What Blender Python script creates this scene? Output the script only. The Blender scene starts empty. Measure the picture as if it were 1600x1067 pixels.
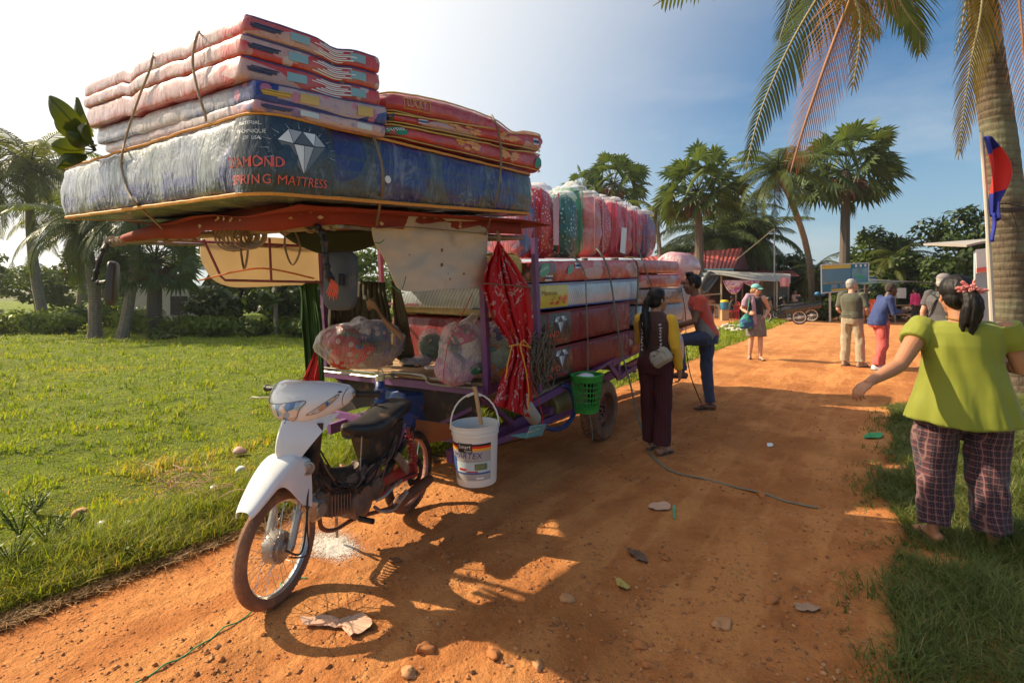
import bpy,bmesh,math,random
import numpy as np
from mathutils import Vector,Matrix,noise as mn
from math import sin,cos,pi,radians as R,sqrt,atan2,tan
random.seed(7);np.random.seed(7)
SC=bpy.context.scene
COL=SC.collection
# -- camera
CAMH=1.6;F=850.0
cd=bpy.data.cameras.new('camera');cam=bpy.data.objects.new('camera',cd);COL.objects.link(cam)
cam.location=(0,0,CAMH);cam.rotation_euler=(R(90),0,0)
cd.sensor_width=36;cd.lens=F*36/1600;cd.shift_y=-83.5/1600
cd.clip_start=0.05;cd.clip_end=6000
SC.camera=cam
# -- world and sun
SUN_EL=37.5;SUND=Vector((-0.96,0.275,0)).normalized()
W=bpy.data.worlds.new('World');SC.world=W;W.use_nodes=True
wn=W.node_tree;wn.nodes.clear()
o_=wn.nodes.new('ShaderNodeOutputWorld');bg=wn.nodes.new('ShaderNodeBackground')
sky=wn.nodes.new('ShaderNodeTexSky');sky.sky_type='NISHITA';sky.sun_disc=False
sky.sun_elevation=R(SUN_EL);sky.sun_rotation=atan2(SUND.x,SUND.y)
sky.air_density=1.0;sky.dust_density=0.9;sky.ozone_density=3.0;sky.altitude=0
bg.inputs[1].default_value=0.085
tc=wn.nodes.new('ShaderNodeTexCoord');mp=wn.nodes.new('ShaderNodeMapping');mp.inputs['Scale'].default_value=(1.0,1.0,3.2)
nz=wn.nodes.new('ShaderNodeTexNoise');nz.inputs['Scale'].default_value=1.9;nz.inputs['Detail'].default_value=7;nz.inputs['Roughness'].default_value=0.56
mp.inputs['Location'].default_value=(0.35,0.6,0.1)
cr=wn.nodes.new('ShaderNodeValToRGB');cr.color_ramp.elements[0].position=0.50;cr.color_ramp.elements[1].position=0.74
sp=wn.nodes.new('ShaderNodeSeparateXYZ')
hz=wn.nodes.new('ShaderNodeMapRange');hz.inputs[1].default_value=0.55;hz.inputs[2].default_value=0.05;hz.inputs[3].default_value=0.0;hz.inputs[4].default_value=0.6
mu=wn.nodes.new('ShaderNodeMath');mu.operation='MULTIPLY'
mx=wn.nodes.new('ShaderNodeMixRGB');mx.inputs[2].default_value=(6.5,6.5,6.3,1)
sv0=(SUND.x*cos(R(30)),SUND.y*cos(R(30)),sin(R(30)))
dp_=wn.nodes.new('ShaderNodeVectorMath');dp_.operation='DOT_PRODUCT';dp_.inputs[1].default_value=sv0
gl_=wn.nodes.new('ShaderNodeMapRange');gl_.interpolation_type='SMOOTHSTEP';gl_.inputs[1].default_value=-0.08;gl_.inputs[2].default_value=0.76
hw_=wn.nodes.new('ShaderNodeMapRange');hw_.inputs[1].default_value=0.30;hw_.inputs[2].default_value=0.0;hw_.inputs[3].default_value=0.0;hw_.inputs[4].default_value=0.75
mg=wn.nodes.new('ShaderNodeMixRGB');mg.inputs[2].default_value=(8.2,8.1,7.9,1);mh=wn.nodes.new('ShaderNodeMixRGB');mh.inputs[2].default_value=(3.6,4.6,5.1,1)
L=wn.links.new
L(tc.outputs['Generated'],mp.inputs[0]);L(mp.outputs[0],nz.inputs['Vector']);L(nz.outputs['Fac'],cr.inputs[0])
L(tc.outputs['Generated'],sp.inputs[0]);L(sp.outputs['Z'],hz.inputs[0]);L(cr.outputs[0],mu.inputs[0]);L(hz.outputs[0],mu.inputs[1])
tn_=wn.nodes.new('ShaderNodeMixRGB');tn_.blend_type='MULTIPLY';tn_.inputs[0].default_value=1;tn_.inputs[2].default_value=(.36,.74,.90,1);L(sky.outputs[0],tn_.inputs[1])
L(tc.outputs['Generated'],dp_.inputs[0]);L(dp_.outputs['Value'],gl_.inputs[0]);L(sp.outputs['Z'],hw_.inputs[0]);L(hw_.outputs[0],mh.inputs[0]);L(tn_.outputs[0],mh.inputs[1]);L(mh.outputs[0],mg.inputs[1]);L(gl_.outputs[0],mg.inputs[0])
L(mu.outputs[0],mx.inputs[0]);L(mg.outputs[0],mx.inputs[1]);L(mx.outputs[0],bg.inputs[0]);L(bg.outputs[0],o_.inputs[0])
sd=bpy.data.lights.new('sun','SUN');so=bpy.data.objects.new('sun',sd);COL.objects.link(so)
sd.energy=5.0;sd.angle=R(0.6);sd.color=(1.0,0.84,0.60)
sv=Vector((SUND.x*cos(R(SUN_EL)),SUND.y*cos(R(SUN_EL)),sin(R(SUN_EL))))
so.rotation_euler=(-sv).to_track_quat('-Z','Y').to_euler();so.location=sv*50
SC.view_settings.view_transform='Standard';SC.view_settings.look='None';SC.view_settings.exposure=0.72;SC.view_settings.gamma=1
SC.cycles.use_denoising=True;SC.cycles.max_bounces=7;SC.cycles.transparent_max_bounces=14;SC.cycles.diffuse_bounces=3
SC.cycles.use_adaptive_sampling=True;SC.cycles.adaptive_threshold=0.02;SC.cycles.sample_clamp_indirect=8
# -- places
LX,LY=0.5635,0.826
def V(*a):return Vector(a)
def PY(x,y,Y):return Vector(((x-800)/850*Y,Y,CAMH-(y-450)/850*Y))
def PG(x,y,z=0.0):return PY(x,y,850*(CAMH-z)/(y-450))
def TW(x,y,w):
 k=(x-800)/850;return PY(x,y,w/(LX-LY*k))
def TL(x,y,l):
 k=(x-800)/850;return PY(x,y,l/(LX*k+LY))
def T(l,w,z):return Vector((LX*l-LY*w,LY*l+LX*w,z))
def Tp(l,w,u):
 return T(l-0.06*(u-0.8),w,u+0.06*(l-3.2))
def LW(x,y):return(LX*x+LY*y,-LY*x+LX*y)
# -- mesh maker
class M:
 def __init__(s):s.v=[];s.f=[];s.m=[];s.a=[];s.cur=0
 def add(s,vs,fs,attr=None):
  b=len(s.v);s.v+=[tuple(p)for p in vs]
  s.a+=(attr if attr else[(0,0,0)]*len(vs))
  for f in fs:s.f.append(tuple(i+b for i in f));s.m.append(s.cur)
  return s
 def mat(s,i):s.cur=i;return s
 def box(s,c,size,rot=None,bev=0.0):
  x,y,z=[d/2 for d in size];b=min(bev,x*.9,y*.9,z*.9)
  if b<=0:
   vs=[V(i*x,j*y,k*z)for i in(-1,1)for j in(-1,1)for k in(-1,1)]
   fs=[(0,1,3,2),(4,6,7,5),(0,4,5,1),(2,3,7,6),(0,2,6,4),(1,5,7,3)]
  else:
   vs=[];idx={}
   for i in(-1,1):
    for j in(-1,1):
     for k in(-1,1):
      for ax in range(3):
       p=[i*(x-b),j*(y-b),k*(z-b)];p[ax]=(i,j,k)[ax]*(x,y,z)[ax]
       idx[(i,j,k,ax)]=len(vs);vs.append(V(*p))
   fs=[]
   for ax in range(3):
    o1,o2=[t for t in range(3)if t!=ax]
    for sgn in(-1,1):
     q=[]
     for(a,c2)in((-1,-1),(1,-1),(1,1),(-1,1)):
      key=[0,0,0];key[ax]=sgn;key[o1]=a;key[o2]=c2;q.append(idx[(*key,ax)])
     fs.append(q)
   for ax in range(3):
    o1,o2=[t for t in range(3)if t!=ax]
    for a in(-1,1):
     for c2 in(-1,1):
      k1=[0,0,0];k1[o1]=a;k1[o2]=c2;k1[ax]=-1;k2=list(k1);k2[ax]=1
      fs.append([idx[(*k1,o1)],idx[(*k2,o1)],idx[(*k2,o2)],idx[(*k1,o2)]])
   for i in(-1,1):
    for j in(-1,1):
     for k in(-1,1):fs.append([idx[(i,j,k,t)]for t in range(3)])
  c=Vector(c)
  return s.add([(rot@p if rot else p)+c for p in vs],fs)
 def bar(s,a,b,wx,wz,up=(0,0,1),bev=0.0):
  a=Vector(a);b=Vector(b);d=b-a;n=d.normalized();u=Vector(up)
  if abs(n.dot(u))>.95:u=Vector((LX,LY,0))
  x=u.cross(n).normalized();z=n.cross(x)
  m=Matrix((x,n,z)).transposed()
  return s.box((a+b)/2,(wx,d.length,wz),m,bev)
 def loft(s,rings,caps=True,attr=None):
  n=len(rings[0]);b=[p for r in rings for p in r];fs=[]
  for i in range(len(rings)-1):
   for j in range(n):
    k=(j+1)%n;fs.append((i*n+j,i*n+k,(i+1)*n+k,(i+1)*n+j))
  if caps:fs.append(tuple(range(n))[::-1]);fs.append(tuple((len(rings)-1)*n+j for j in range(n)))
  return s.add(b,fs,attr)
 def tube(s,pts,r,seg=8,caps=True,flat=1.0,up=None):
  pts=[Vector(p)for p in pts];n=len(pts)
  rr=r if isinstance(r,(list,tuple))else[r]*n
  rings=[];px=None
  for i,p in enumerate(pts):
   d=(pts[min(i+1,n-1)]-pts[max(i-1,0)])
   if d.length<1e-9:d=Vector((0,0,1))
   d.normalize()
   if px is None:
    u=Vector(up)if up else(Vector((0,0,1))if abs(d.z)<.9 else Vector((1,0,0)))
    px=(u-d*u.dot(d)).normalized()
   else:
    px=px-d*px.dot(d)
    px=px.normalized()if px.length>1e-6 else d.orthogonal().normalized()
   py=d.cross(px)
   rings.append([p+px*cos(2*pi*j/seg)*rr[i]*flat+py*sin(2*pi*j/seg)*rr[i]for j in range(seg)])
  return s.loft(rings,caps)
 def lathe(s,prof,o=(0,0,0),ax=(0,0,1),seg=20,caps=True,ref=None):
  ax=Vector(ax).normalized();x=(Vector(ref)-ax*Vector(ref).dot(ax)).normalized()if ref else ax.orthogonal().normalized()
  y=ax.cross(x);o=Vector(o)
  return s.loft([[o+ax*z+(x*cos(2*pi*j/seg)+y*sin(2*pi*j/seg))*max(r,1e-4)for j in range(seg)]for r,z in prof],caps)
 def ell(s,c,rad,rot=None,seg=14,rg=9):
  c=Vector(c);rings=[]
  for i in range(rg+1):
   t=-pi/2+pi*i/rg;q=max(cos(t),.02)
   rings.append([c+((rot@p)if rot else p)for p in[V(rad[0]*q*cos(2*pi*j/seg),rad[1]*q*sin(2*pi*j/seg),rad[2]*sin(t))for j in range(seg)]])
  return s.loft(rings,True)
 def grid(s,fn,nu,nv,thick=0.0,wrap=False,attr=None):
  P=[[Vector(fn(i/nu,j/nv))for j in range(nv+1)]for i in range(nu+1)]
  vs=[p for r in P for p in r];w=nv+1
  at=[attr(i/nu,j/nv)for i in range(nu+1)for j in range(nv+1)]if attr else None
  fs=[(i*w+j,(i+1)*w+j,(i+1)*w+j+1,i*w+j+1)for i in range(nu)for j in range(nv)]
  if thick:
   N=[]
   for i in range(nu+1):
    for j in range(nv+1):
     du=P[min(i+1,nu)][j]-P[max(i-1,0)][j];dv=P[i][min(j+1,nv)]-P[i][max(j-1,0)]
     n=du.cross(dv);N.append(n.normalized()if n.length>1e-9 else Vector((0,0,1)))
   k=len(vs);vs2=[v-n*thick for v,n in zip(vs,N)]
   fs+=[tuple(q+k for q in f[::-1])for f in fs]
   bd=[i*w for i in range(nu+1)]+[nu*w+j for j in range(1,nv+1)]+[i*w+nv for i in range(nu-1,-1,-1)]+[j for j in range(nv-1,0,-1)]
   for i in range(len(bd)):
    a,b=bd[i],bd[(i+1)%len(bd)];fs.append((b,a,a+k,b+k))
   vs=vs+vs2;at=at+at if at else None
  return s.add(vs,fs,at)
 def prism(s,pts,off):
  n=len(pts);pts=[Vector(p)for p in pts];off=Vector(off)
  return s.add(pts+[p+off for p in pts],[tuple(range(n))[::-1],tuple(range(n,2*n))]+[(i,(i+1)%n,(i+1)%n+n,i+n)for i in range(n)])
 def xf(s,mat):
  s.v=[tuple(mat@Vector(p))for p in s.v];return s
 def join(s,o):
  b=len(s.v);s.v+=o.v;s.a+=o.a
  s.f+=[tuple(i+b for i in f)for f in o.f];s.m+=[x+s.cur for x in o.m];return s
 def wob(s,amp,freq,seed=0):
  o=Vector((seed*3.7,seed*1.3,seed*7.1))
  s.v=[tuple(Vector(p)+mn.noise_vector(Vector(p)*freq+o)*amp)for p in s.v];return s
 def mesh(s,name,mats,smooth=True,sharp=35):
  me=bpy.data.meshes.new(name)
  me.from_pydata(s.v,[],s.f)
  for m in(mats if isinstance(mats,(list,tuple))else[mats]):me.materials.append(m)
  if any(s.m):me.polygons.foreach_set('material_index',s.m)
  at=me.attributes.new('su','FLOAT_VECTOR','POINT');at.data.foreach_set('vector',np.array(s.a,dtype=np.float32).ravel())
  if smooth:
   me.polygons.foreach_set('use_smooth',[True]*len(me.polygons))
   if sharp:me.set_sharp_from_angle(angle=R(sharp))
  bm=bmesh.new();bm.from_mesh(me);bmesh.ops.recalc_face_normals(bm,faces=bm.faces);bm.to_mesh(me);bm.free()
  return me
def link(name,me,parent=None,world=True):
 o=bpy.data.objects.new(name,me);COL.objects.link(o)
 if parent is not None:
  o.parent=parent
  if world:o.matrix_parent_inverse=Matrix.Identity(4);me.transform(parent_world(parent).inverted())
 return o
def parent_world(p):
 m=Matrix.Identity(4)
 while p is not None:
  m=Matrix.LocRotScale(p.location,p.rotation_euler,p.scale)@m;p=p.parent
 return m
def part(root,name,m,mats,smooth=True,sharp=35,world=True,label=None,kind=None):
 me=m.mesh(name,mats,smooth,sharp)if isinstance(m,M)else m
 o=link(name,me,root,world)
 if label:o['label']=label
 if kind:o['kind']=kind
 return o
def tag(o,label,cat,group=None,kind=None):
 if label:o['label']=label
 if cat:o['category']=cat
 if group:o['group']=group
 if kind:o['kind']=kind
 return o
def thing(name,label,cat,loc,rz=0,group=None,scale=1):
 o=bpy.data.objects.new(name,None);COL.objects.link(o);o.location=loc;o.rotation_euler=(0,0,rz);o.scale=(scale,)*3
 o.empty_display_size=.1
 return tag(o,label,cat,group)
def one(name,label,cat,m,mats,group=None,smooth=True,sharp=35,kind=None):
 me=m.mesh(name,mats,smooth,sharp)if isinstance(m,M)else m
 lo=np.array([v.co[:]for v in me.vertices]);c=(lo.min(0)+lo.max(0))/2;c[2]=lo[:,2].min()
 me.transform(Matrix.Translation(-Vector(c)));o=bpy.data.objects.new(name,me);COL.objects.link(o);o.location=c
 return tag(o,label,cat,group,kind)
def struct(name,me,kind='structure'):
 o=bpy.data.objects.new(name,me);COL.objects.link(o);o['kind']=kind;return o
def copy_tree(o,parent=None):
 c=o.copy();COL.objects.link(c);c.parent=parent
 for ch in[x for x in COL.objects if x.parent==o]:copy_tree(ch,c)
 return c
def spline(pts,n=8):
 pts=[Vector(p)for p in pts];out=[]
 for i in range(len(pts)-1):
  p0=pts[max(i-1,0)];p1=pts[i];p2=pts[i+1];p3=pts[min(i+2,len(pts)-1)]
  for k in range(n):
   t=k/n;out.append(.5*((2*p1)+(p2-p0)*t+(2*p0-5*p1+4*p2-p3)*t*t+(3*p1-p0-3*p2+p3)*t**3))
 out.append(pts[-1]);return out
 # -- materials
class NT:
 def __init__(s,name):
  s.m=bpy.data.materials.new(name);s.m.use_nodes=True;s.t=s.m.node_tree;s.t.nodes.clear()
  s.out=s.t.nodes.new('ShaderNodeOutputMaterial')
 def n(s,ty,**kw):
  x=s.t.nodes.new(ty)
  for k,v in kw.items():setattr(x,k,v)
  return x
 def put(s,sock,v):
  if isinstance(v,bpy.types.NodeSocket):s.t.links.new(v,sock)
  elif isinstance(v,(tuple,list))and sock.type=='RGBA':sock.default_value=(*v[:3],1)
  else:sock.default_value=v
 def obj(s):return s.n('ShaderNodeTexCoord').outputs['Object']
 def pos(s):return s.n('ShaderNodeNewGeometry').outputs['Position']
 def attr(s,name='su'):return s.n('ShaderNodeAttribute',attribute_name=name).outputs['Vector']
 def map(s,v,sc=(1,1,1),rot=(0,0,0),loc=(0,0,0)):
  x=s.n('ShaderNodeMapping');s.put(x.inputs[0],v);x.inputs['Scale'].default_value=sc;x.inputs['Rotation'].default_value=rot;x.inputs['Location'].default_value=loc;return x.outputs[0]
 def noise(s,v,sc=5,det=4,ro=.55,dist=0,col=False):
  x=s.n('ShaderNodeTexNoise');s.put(x.inputs['Vector'],v);x.inputs['Scale'].default_value=sc;x.inputs['Detail'].default_value=det;x.inputs['Roughness'].default_value=ro;x.inputs['Distortion'].default_value=dist
  return x.outputs['Color' if col else 'Fac']
 def vor(s,v,sc=5,feat='F1',out='Distance',rnd=1.0):
  x=s.n('ShaderNodeTexVoronoi',feature=feat);s.put(x.inputs['Vector'],v);x.inputs['Scale'].default_value=sc
  x.inputs['Randomness'].default_value=rnd
  return x.outputs[out]
 def wave(s,v,sc=5,dist=0,det=2,ty='BANDS',d='X'):
  x=s.n('ShaderNodeTexWave',wave_type=ty)
  if ty=='BANDS':x.bands_direction=d
  s.put(x.inputs['Vector'],v);x.inputs['Scale'].default_value=sc;x.inputs['Distortion'].default_value=dist;x.inputs['Detail'].default_value=det;return x.outputs['Fac']
 def math(s,op,a,b=0.0,c=None,clamp=False):
  x=s.n('ShaderNodeMath',operation=op,use_clamp=clamp);s.put(x.inputs[0],a);s.put(x.inputs[1],b)
  if c is not None:s.put(x.inputs[2],c)
  return x.outputs[0]
 def sep(s,v):
  x=s.n('ShaderNodeSeparateXYZ');s.put(x.inputs[0],v);return x.outputs
 def comb(s,a,b,c=0.0):
  x=s.n('ShaderNodeCombineXYZ');s.put(x.inputs[0],a);s.put(x.inputs[1],b);s.put(x.inputs[2],c);return x.outputs[0]
 def step(s,v,a,b):
  x=s.n('ShaderNodeMapRange',interpolation_type='SMOOTHSTEP');s.put(x.inputs[0],v);x.inputs[1].default_value=a;x.inputs[2].default_value=b;return x.outputs[0]
 def band(s,v,a,b,e=.003):return s.math('MULTIPLY',s.step(v,a-e,a+e),s.math('SUBTRACT',1.0,s.step(v,b-e,b+e)))
 def ramp(s,f,stops,const=False):
  x=s.n('ShaderNodeValToRGB');s.put(x.inputs[0],f);r=x.color_ramp
  if const:r.interpolation='CONSTANT'
  while len(r.elements)<len(stops):r.elements.new(.5)
  for e,(p,c)in zip(r.elements,stops):e.position=p;e.color=(*c,1)
  return x.outputs[0]
 def mix(s,f,a,b,mode='MIX'):
  x=s.n('ShaderNodeMixRGB',blend_type=mode);s.put(x.inputs[0],f);s.put(x.inputs[1],a);s.put(x.inputs[2],b);return x.outputs[0]
 def bump(s,h,st=.5,d=.01,nrm=None):
  x=s.n('ShaderNodeBump');s.put(x.inputs['Height'],h);x.inputs['Strength'].default_value=st;x.inputs['Distance'].default_value=d
  if nrm is not None:s.put(x.inputs['Normal'],nrm)
  return x.outputs[0]
 def bsdf(s,col,rough=.6,metal=0.,nrm=None,coat=0.,coatr=.08,spec=.5,sheen=0.,transm=0.,alpha=1.,cn=None,sss=0.):
  x=s.n('ShaderNodeBsdfPrincipled');i=x.inputs
  s.put(i['Base Color'],col);s.put(i['Roughness'],rough);s.put(i['Metallic'],metal);s.put(i['Specular IOR Level'],spec)
  i['Coat Weight'].default_value=coat;i['Coat Roughness'].default_value=coatr;i['Sheen Weight'].default_value=sheen;i['Transmission Weight'].default_value=transm
  s.put(i['Alpha'],alpha)
  if sss:i['Subsurface Weight'].default_value=sss;i['Subsurface Radius'].default_value=(.02,.008,.005)
  if nrm is not None:s.put(i['Normal'],nrm)
  if cn is not None or nrm is not None:s.put(i['Coat Normal'],cn if cn is not None else nrm)
  return x.outputs[0]
 def mixs(s,f,a,b):
  x=s.n('ShaderNodeMixShader');s.put(x.inputs[0],f);s.t.links.new(a,x.inputs[1]);s.t.links.new(b,x.inputs[2]);return x.outputs[0]
 def end(s,sh):s.t.links.new(sh,s.out.inputs[0]);return s.m
def mul(c,k):return tuple(min(1,x*k)for x in c)
def mat(name,col,rough=.6,metal=0.,var=.15,vs=6.,bump=0.,bs=40.,coat=0.,spec=.5,trans=0.,dirt=0.,dcol=(.30,.14,.06),ds=5.,sheen=0.,sss=0.,stretch=(1,1,1),bd=.004,tt=(1.0,.95,.45)):
 t=NT(name);v=t.obj();vv=t.map(v,stretch)
 c=t.mix(t.noise(vv,vs,5),mul(col,1-var),mul(col,1+var))if var else col
 if dirt:c=t.mix(t.math('MULTIPLY',t.step(t.noise(v,ds,6,.65),.62-dirt*.3,.75),min(1.,.4+dirt)),c,dcol)
 nrm=t.bump(t.noise(vv,bs,5,.6),bump,bd)if bump else None
 sh=t.bsdf(c,rough,metal,nrm,coat,spec=spec,sheen=sheen,sss=sss)
 if trans:
  tr=t.n('ShaderNodeBsdfTranslucent');t.put(tr.inputs[0],t.mix(1.,c,tt,'MULTIPLY'));sh=t.mixs(trans,sh,tr.outputs[0])
 return t.end(sh)
 # -- ground
def fbm(x,y,f,seed=0.0,o=3):
 return mn.fractal(Vector((x*f+seed,y*f-seed,seed*1.7)),.9,2.1,o)
def edge_l(l):return 3.5+.10*mn.noise(Vector((l*.9,3.1,0)))+.05*mn.noise(Vector((l*3.3,9.1,0)))+max(0,l-16)*.02
def edge_r(l):return-.05+.12*mn.noise(Vector((l*.8,7.7,0)))+.06*mn.noise(Vector((l*3.1,1.2,0)))
def kind(x,y):
 l,w=LW(x,y)
 if w>edge_l(l):
  if l>14.5 and w>5.3+.5*mn.noise(Vector((l,w,0)))and x>.22*y:return 'd'
  return 'g'
 if w<edge_r(l)and y<7.7+.5*mn.noise(Vector((x,0,5)))and l<9.5:return 'v'
 return 'd'
def sm(t):t=max(0,min(1,t));return t*t*(3-2*t)
def height(x,y):
 l,w=LW(x,y);k=kind(x,y)
 base=.035*fbm(x,y,.35,2.0,2)*sm((y-2)/6)
 near=1/(1+(y/9)**2)
 if k=='d':
  z=.010*fbm(x,y,1.7,5,3)+near*(.0075*fbm(x,y,7,1,3)+.004*fbm(x,y,24,4,2))
  z-=.022*math.exp(-((w-.95)/.18)**2)+.02*math.exp(-((w-2.2)/.2)**2)
  z+=.02*sm((.35-w)/.4)if y<9 else 0
  return base*.4+z
 e=sm((w-edge_l(l))/.35)if k=='g' else sm((edge_r(l)-w)/.5)
 return base+(.085 if k=='g' else .05)*e+e*.05*fbm(x,y,.9,8,3)+.012*fbm(x,y,5,3,2)
rows,cols=430,520
Ys=.65*(62/.65)**(np.arange(rows)/(rows-1));Ks=np.tan(np.linspace(-1.12,1.12,cols))
P=[(float(k*y),float(y),0)for y in Ys for k in Ks]
P=[(x,y,height(x,y))for x,y,_ in P]
road=M();field=M();fd=[];fg=[]
for i in range(rows-1):
 for j in range(cols-1):
  a=i*cols+j;q=(a,a+1,a+cols+1,a+cols)
  cx=(P[a][0]+P[a+cols+1][0])/2;cy=(P[a][1]+P[a+cols+1][1])/2
  (fg if kind(cx,cy)=='g' else fd).append(q)
def sub(fs):
 used=sorted({i for f in fs for i in f});mp_={u:k for k,u in enumerate(used)}
 m=M();m.add([P[u]for u in used],[tuple(mp_[i]for i in f)for f in fs]);return m
def dirt_mat():
 t=NT('laterite_dirt');p=t.pos()
 pr=t.map(p,(1,1,1),(0,0,R(34.3)))
 streak=t.noise(t.map(pr,(2.2,.35,1)),1.6,5,.6)
 big=t.noise(p,.55,5,.6);mid=t.noise(p,3.2,6,.65);fine=t.noise(p,38,5,.7)
 c=t.ramp(mid,[(.25,(.33,.112,.032)),(.5,(.50,.188,.058)),(.78,(.62,.275,.095))])
 c=t.mix(t.math('MULTIPLY',t.step(streak,.46,.58),.6),c,(.68,.30,.10))
 c=t.mix(t.math('MULTIPLY',t.step(big,.48,.62),.6),c,(.33,.115,.032))
 c=t.mix(t.math('MULTIPLY',t.step(fine,.52,.72),.45),c,(.28,.115,.05))
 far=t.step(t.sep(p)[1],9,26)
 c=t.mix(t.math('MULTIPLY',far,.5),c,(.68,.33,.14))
 vd=t.vor(p,26);peb=t.step(vd,.34,.16)
 keep=t.step(t.noise(p,4.5,3),.5,.62)
 peb=t.math('MULTIPLY',peb,keep)
 c=t.mix(t.math('MULTIPLY',peb,.55),c,t.ramp(t.noise(p,60,2),[(.3,(.30,.15,.08)),(.7,(.55,.36,.22))]))
 h=t.math('ADD',t.math('MULTIPLY',t.noise(p,70,6,.72),.55),t.math('MULTIPLY',peb,.9))
 h=t.math('ADD',h,t.math('MULTIPLY',t.noise(p,14,5,.65),1.6))
 nm=t.bump(h,1.,.021)
 return t.end(t.bsdf(c,.92,0,nm,spec=.15))
MD=dirt_mat()
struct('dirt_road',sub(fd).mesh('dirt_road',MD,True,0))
def turf_mat():
 t=NT('turf');p=t.pos()
 a=t.noise(p,.8,5,.6);b=t.noise(p,7,6,.7);f=t.noise(p,60,4,.7)
 c=t.ramp(a,[(.3,(.14,.20,.016)),(.55,(.21,.26,.022)),(.75,(.30,.29,.045))])
 c=t.mix(t.step(b,.45,.75),c,(.055,.085,.012));c=t.mix(t.math('MULTIPLY',t.step(t.noise(p,1.7,5,.7),.60,.72),.6),c,(.22,.16,.07))
 c=t.mix(t.math('MULTIPLY',f,.35),c,(.16,.19,.03))
 nm=t.bump(t.math('ADD',t.math('MULTIPLY',b,2.0),t.noise(p,90,4,.8)),.9,.05)
 return t.end(t.bsdf(c,.85,0,nm,spec=.15))
MT=turf_mat()
struct('grass_field',sub(fg).mesh('grass_field',MT,True,0))
def outer_mat():
 t=NT('far_ground');p=t.pos();c=t.ramp(t.noise(p,.05,5),[(.35,(.10,.14,.03)),(.6,(.20,.17,.08))]);return t.end(t.bsdf(c,.9,spec=.1))
g=M();g.add([(-2500,-600,-.12),(2500,-600,-.12),(2500,3500,-.12),(-2500,3500,-.12)],[(0,1,2,3)])
struct('ground',g.mesh('ground',outer_mat(),False))
g=M();a_,b_=T(55,-45,-.06),T(60,12,-.06);g.add([(14,58,-.06),(75,62,-.06),(1800,1500,-.06),(500,1500,-.06)],[(0,1,2,3)])
struct('sea',g.mesh('sea',mat('sea_water',(.16,.27,.33),.12,var=.1,bump=.3,bs=3,spec=.6),False))
# -- grass blades
def blades(name,pos,hgt,wid,lean,rnd,matl,seg=3,sun=None):
 n=len(pos);az=np.random.uniform(0,2*pi,n);fa=az+np.random.uniform(-.6,.6,n)+pi/2
 d=np.stack([np.cos(az),np.sin(az)],1);s=np.stack([np.cos(fa),np.sin(fa)],1)
 vs=[];at=[]
 for k in range(seg+1):
  t=k/seg;hh=hgt*(t-.25*lean*t*t);out=hgt*lean*t*t
  wv=wid*(1-t)**.7
  c=np.stack([pos[:,0]+d[:,0]*out,pos[:,1]+d[:,1]*out,pos[:,2]+hh],1)
  if k<seg:
   for sg in(-1,1):
    q=c.copy();q[:,0]+=s[:,0]*wv*sg/2;q[:,1]+=s[:,1]*wv*sg/2;vs.append(q);at.append(np.stack([rnd,np.full(n,t),hgt],1))
  else:vs.append(c);at.append(np.stack([rnd,np.full(n,t),hgt],1))
 nv=2*seg+1;Vv=np.stack(vs,1).reshape(-1,3);A=np.stack(at,1).reshape(-1,3)
 base=(np.arange(n)*nv)[:,None]
 quads=np.concatenate([base+np.array([2*k,2*k+1,2*k+3,2*k+2])for k in range(seg-1)],1).reshape(-1,4)
 tris=(base+np.array([2*seg-2,2*seg-1,2*seg])).reshape(-1,3)
 me=bpy.data.meshes.new(name);me.vertices.add(len(Vv));me.vertices.foreach_set('co',Vv.astype(np.float32).ravel())
 nl=quads.size+tris.size;me.loops.add(nl);me.loops.foreach_set('vertex_index',np.concatenate([quads.ravel(),tris.ravel()]).astype(np.int32))
 npoly=len(quads)+len(tris);me.polygons.add(npoly)
 me.polygons.foreach_set('loop_start',np.concatenate([np.arange(len(quads))*4,quads.size+np.arange(len(tris))*3]).astype(np.int32))
 me.update(calc_edges=True);me.materials.append(matl)
 a=me.attributes.new('su','FLOAT_VECTOR','POINT');a.data.foreach_set('vector',A.astype(np.float32).ravel())
 o=struct(name,me,'stuff');o['category']='grass';return o
def blade_mat(name,stops,tip,tr=.45):
 t=NT(name);a=t.sep(t.attr());c=t.ramp(a[0],stops);c=t.mix(t.math('MULTIPLY',t.step(a[1],.4,1.0),.5),c,tip)
 b=t.bsdf(c,.55,spec=.3);q=t.n('ShaderNodeBsdfTranslucent');t.put(q.inputs[0],t.mix(1.,c,(1.5,1.35,.5),'MULTIPLY'));return t.end(t.mixs(tr,b,q.outputs[0]))
GM=blade_mat('grass_blades',[(0,(.085,.155,.013)),(.4,(.19,.27,.02)),(.7,(.32,.36,.032)),(.86,(.38,.33,.07)),(1,(.46,.31,.14))],(.40,.40,.05))
GV=blade_mat('verge_blades',[(0,(.06,.10,.016)),(.45,(.115,.165,.026)),(.8,(.21,.22,.06)),(1,(.42,.30,.14))],(.18,.19,.06),.35)
def scatter(n,cond,pxr=(-350,1950),Yr=(1.5,45),pw=1.0):
 out=[]
 while len(out)<n:
  px=random.uniform(*pxr);u=random.random();Y=Yr[0]*(Yr[1]/Yr[0])**(u**pw);x=(px-800)/850*Y
  if cond(x,Y):out.append((x,Y,height(x,Y)))
 return np.array(out)
def clumpf(p,f,seed):return np.array([mn.noise(Vector((x*f,y*f,seed)))for x,y,_ in p])
p=scatter(120000,lambda x,y:kind(x,y)=='g' and x<.1*y+3 or(kind(x,y)=='g' and y>10),(-350,1300),(2.2,30),.95)
c1=clumpf(p,1.6,1);c2=clumpf(p,5.5,2);Yv=p[:,1]
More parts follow.
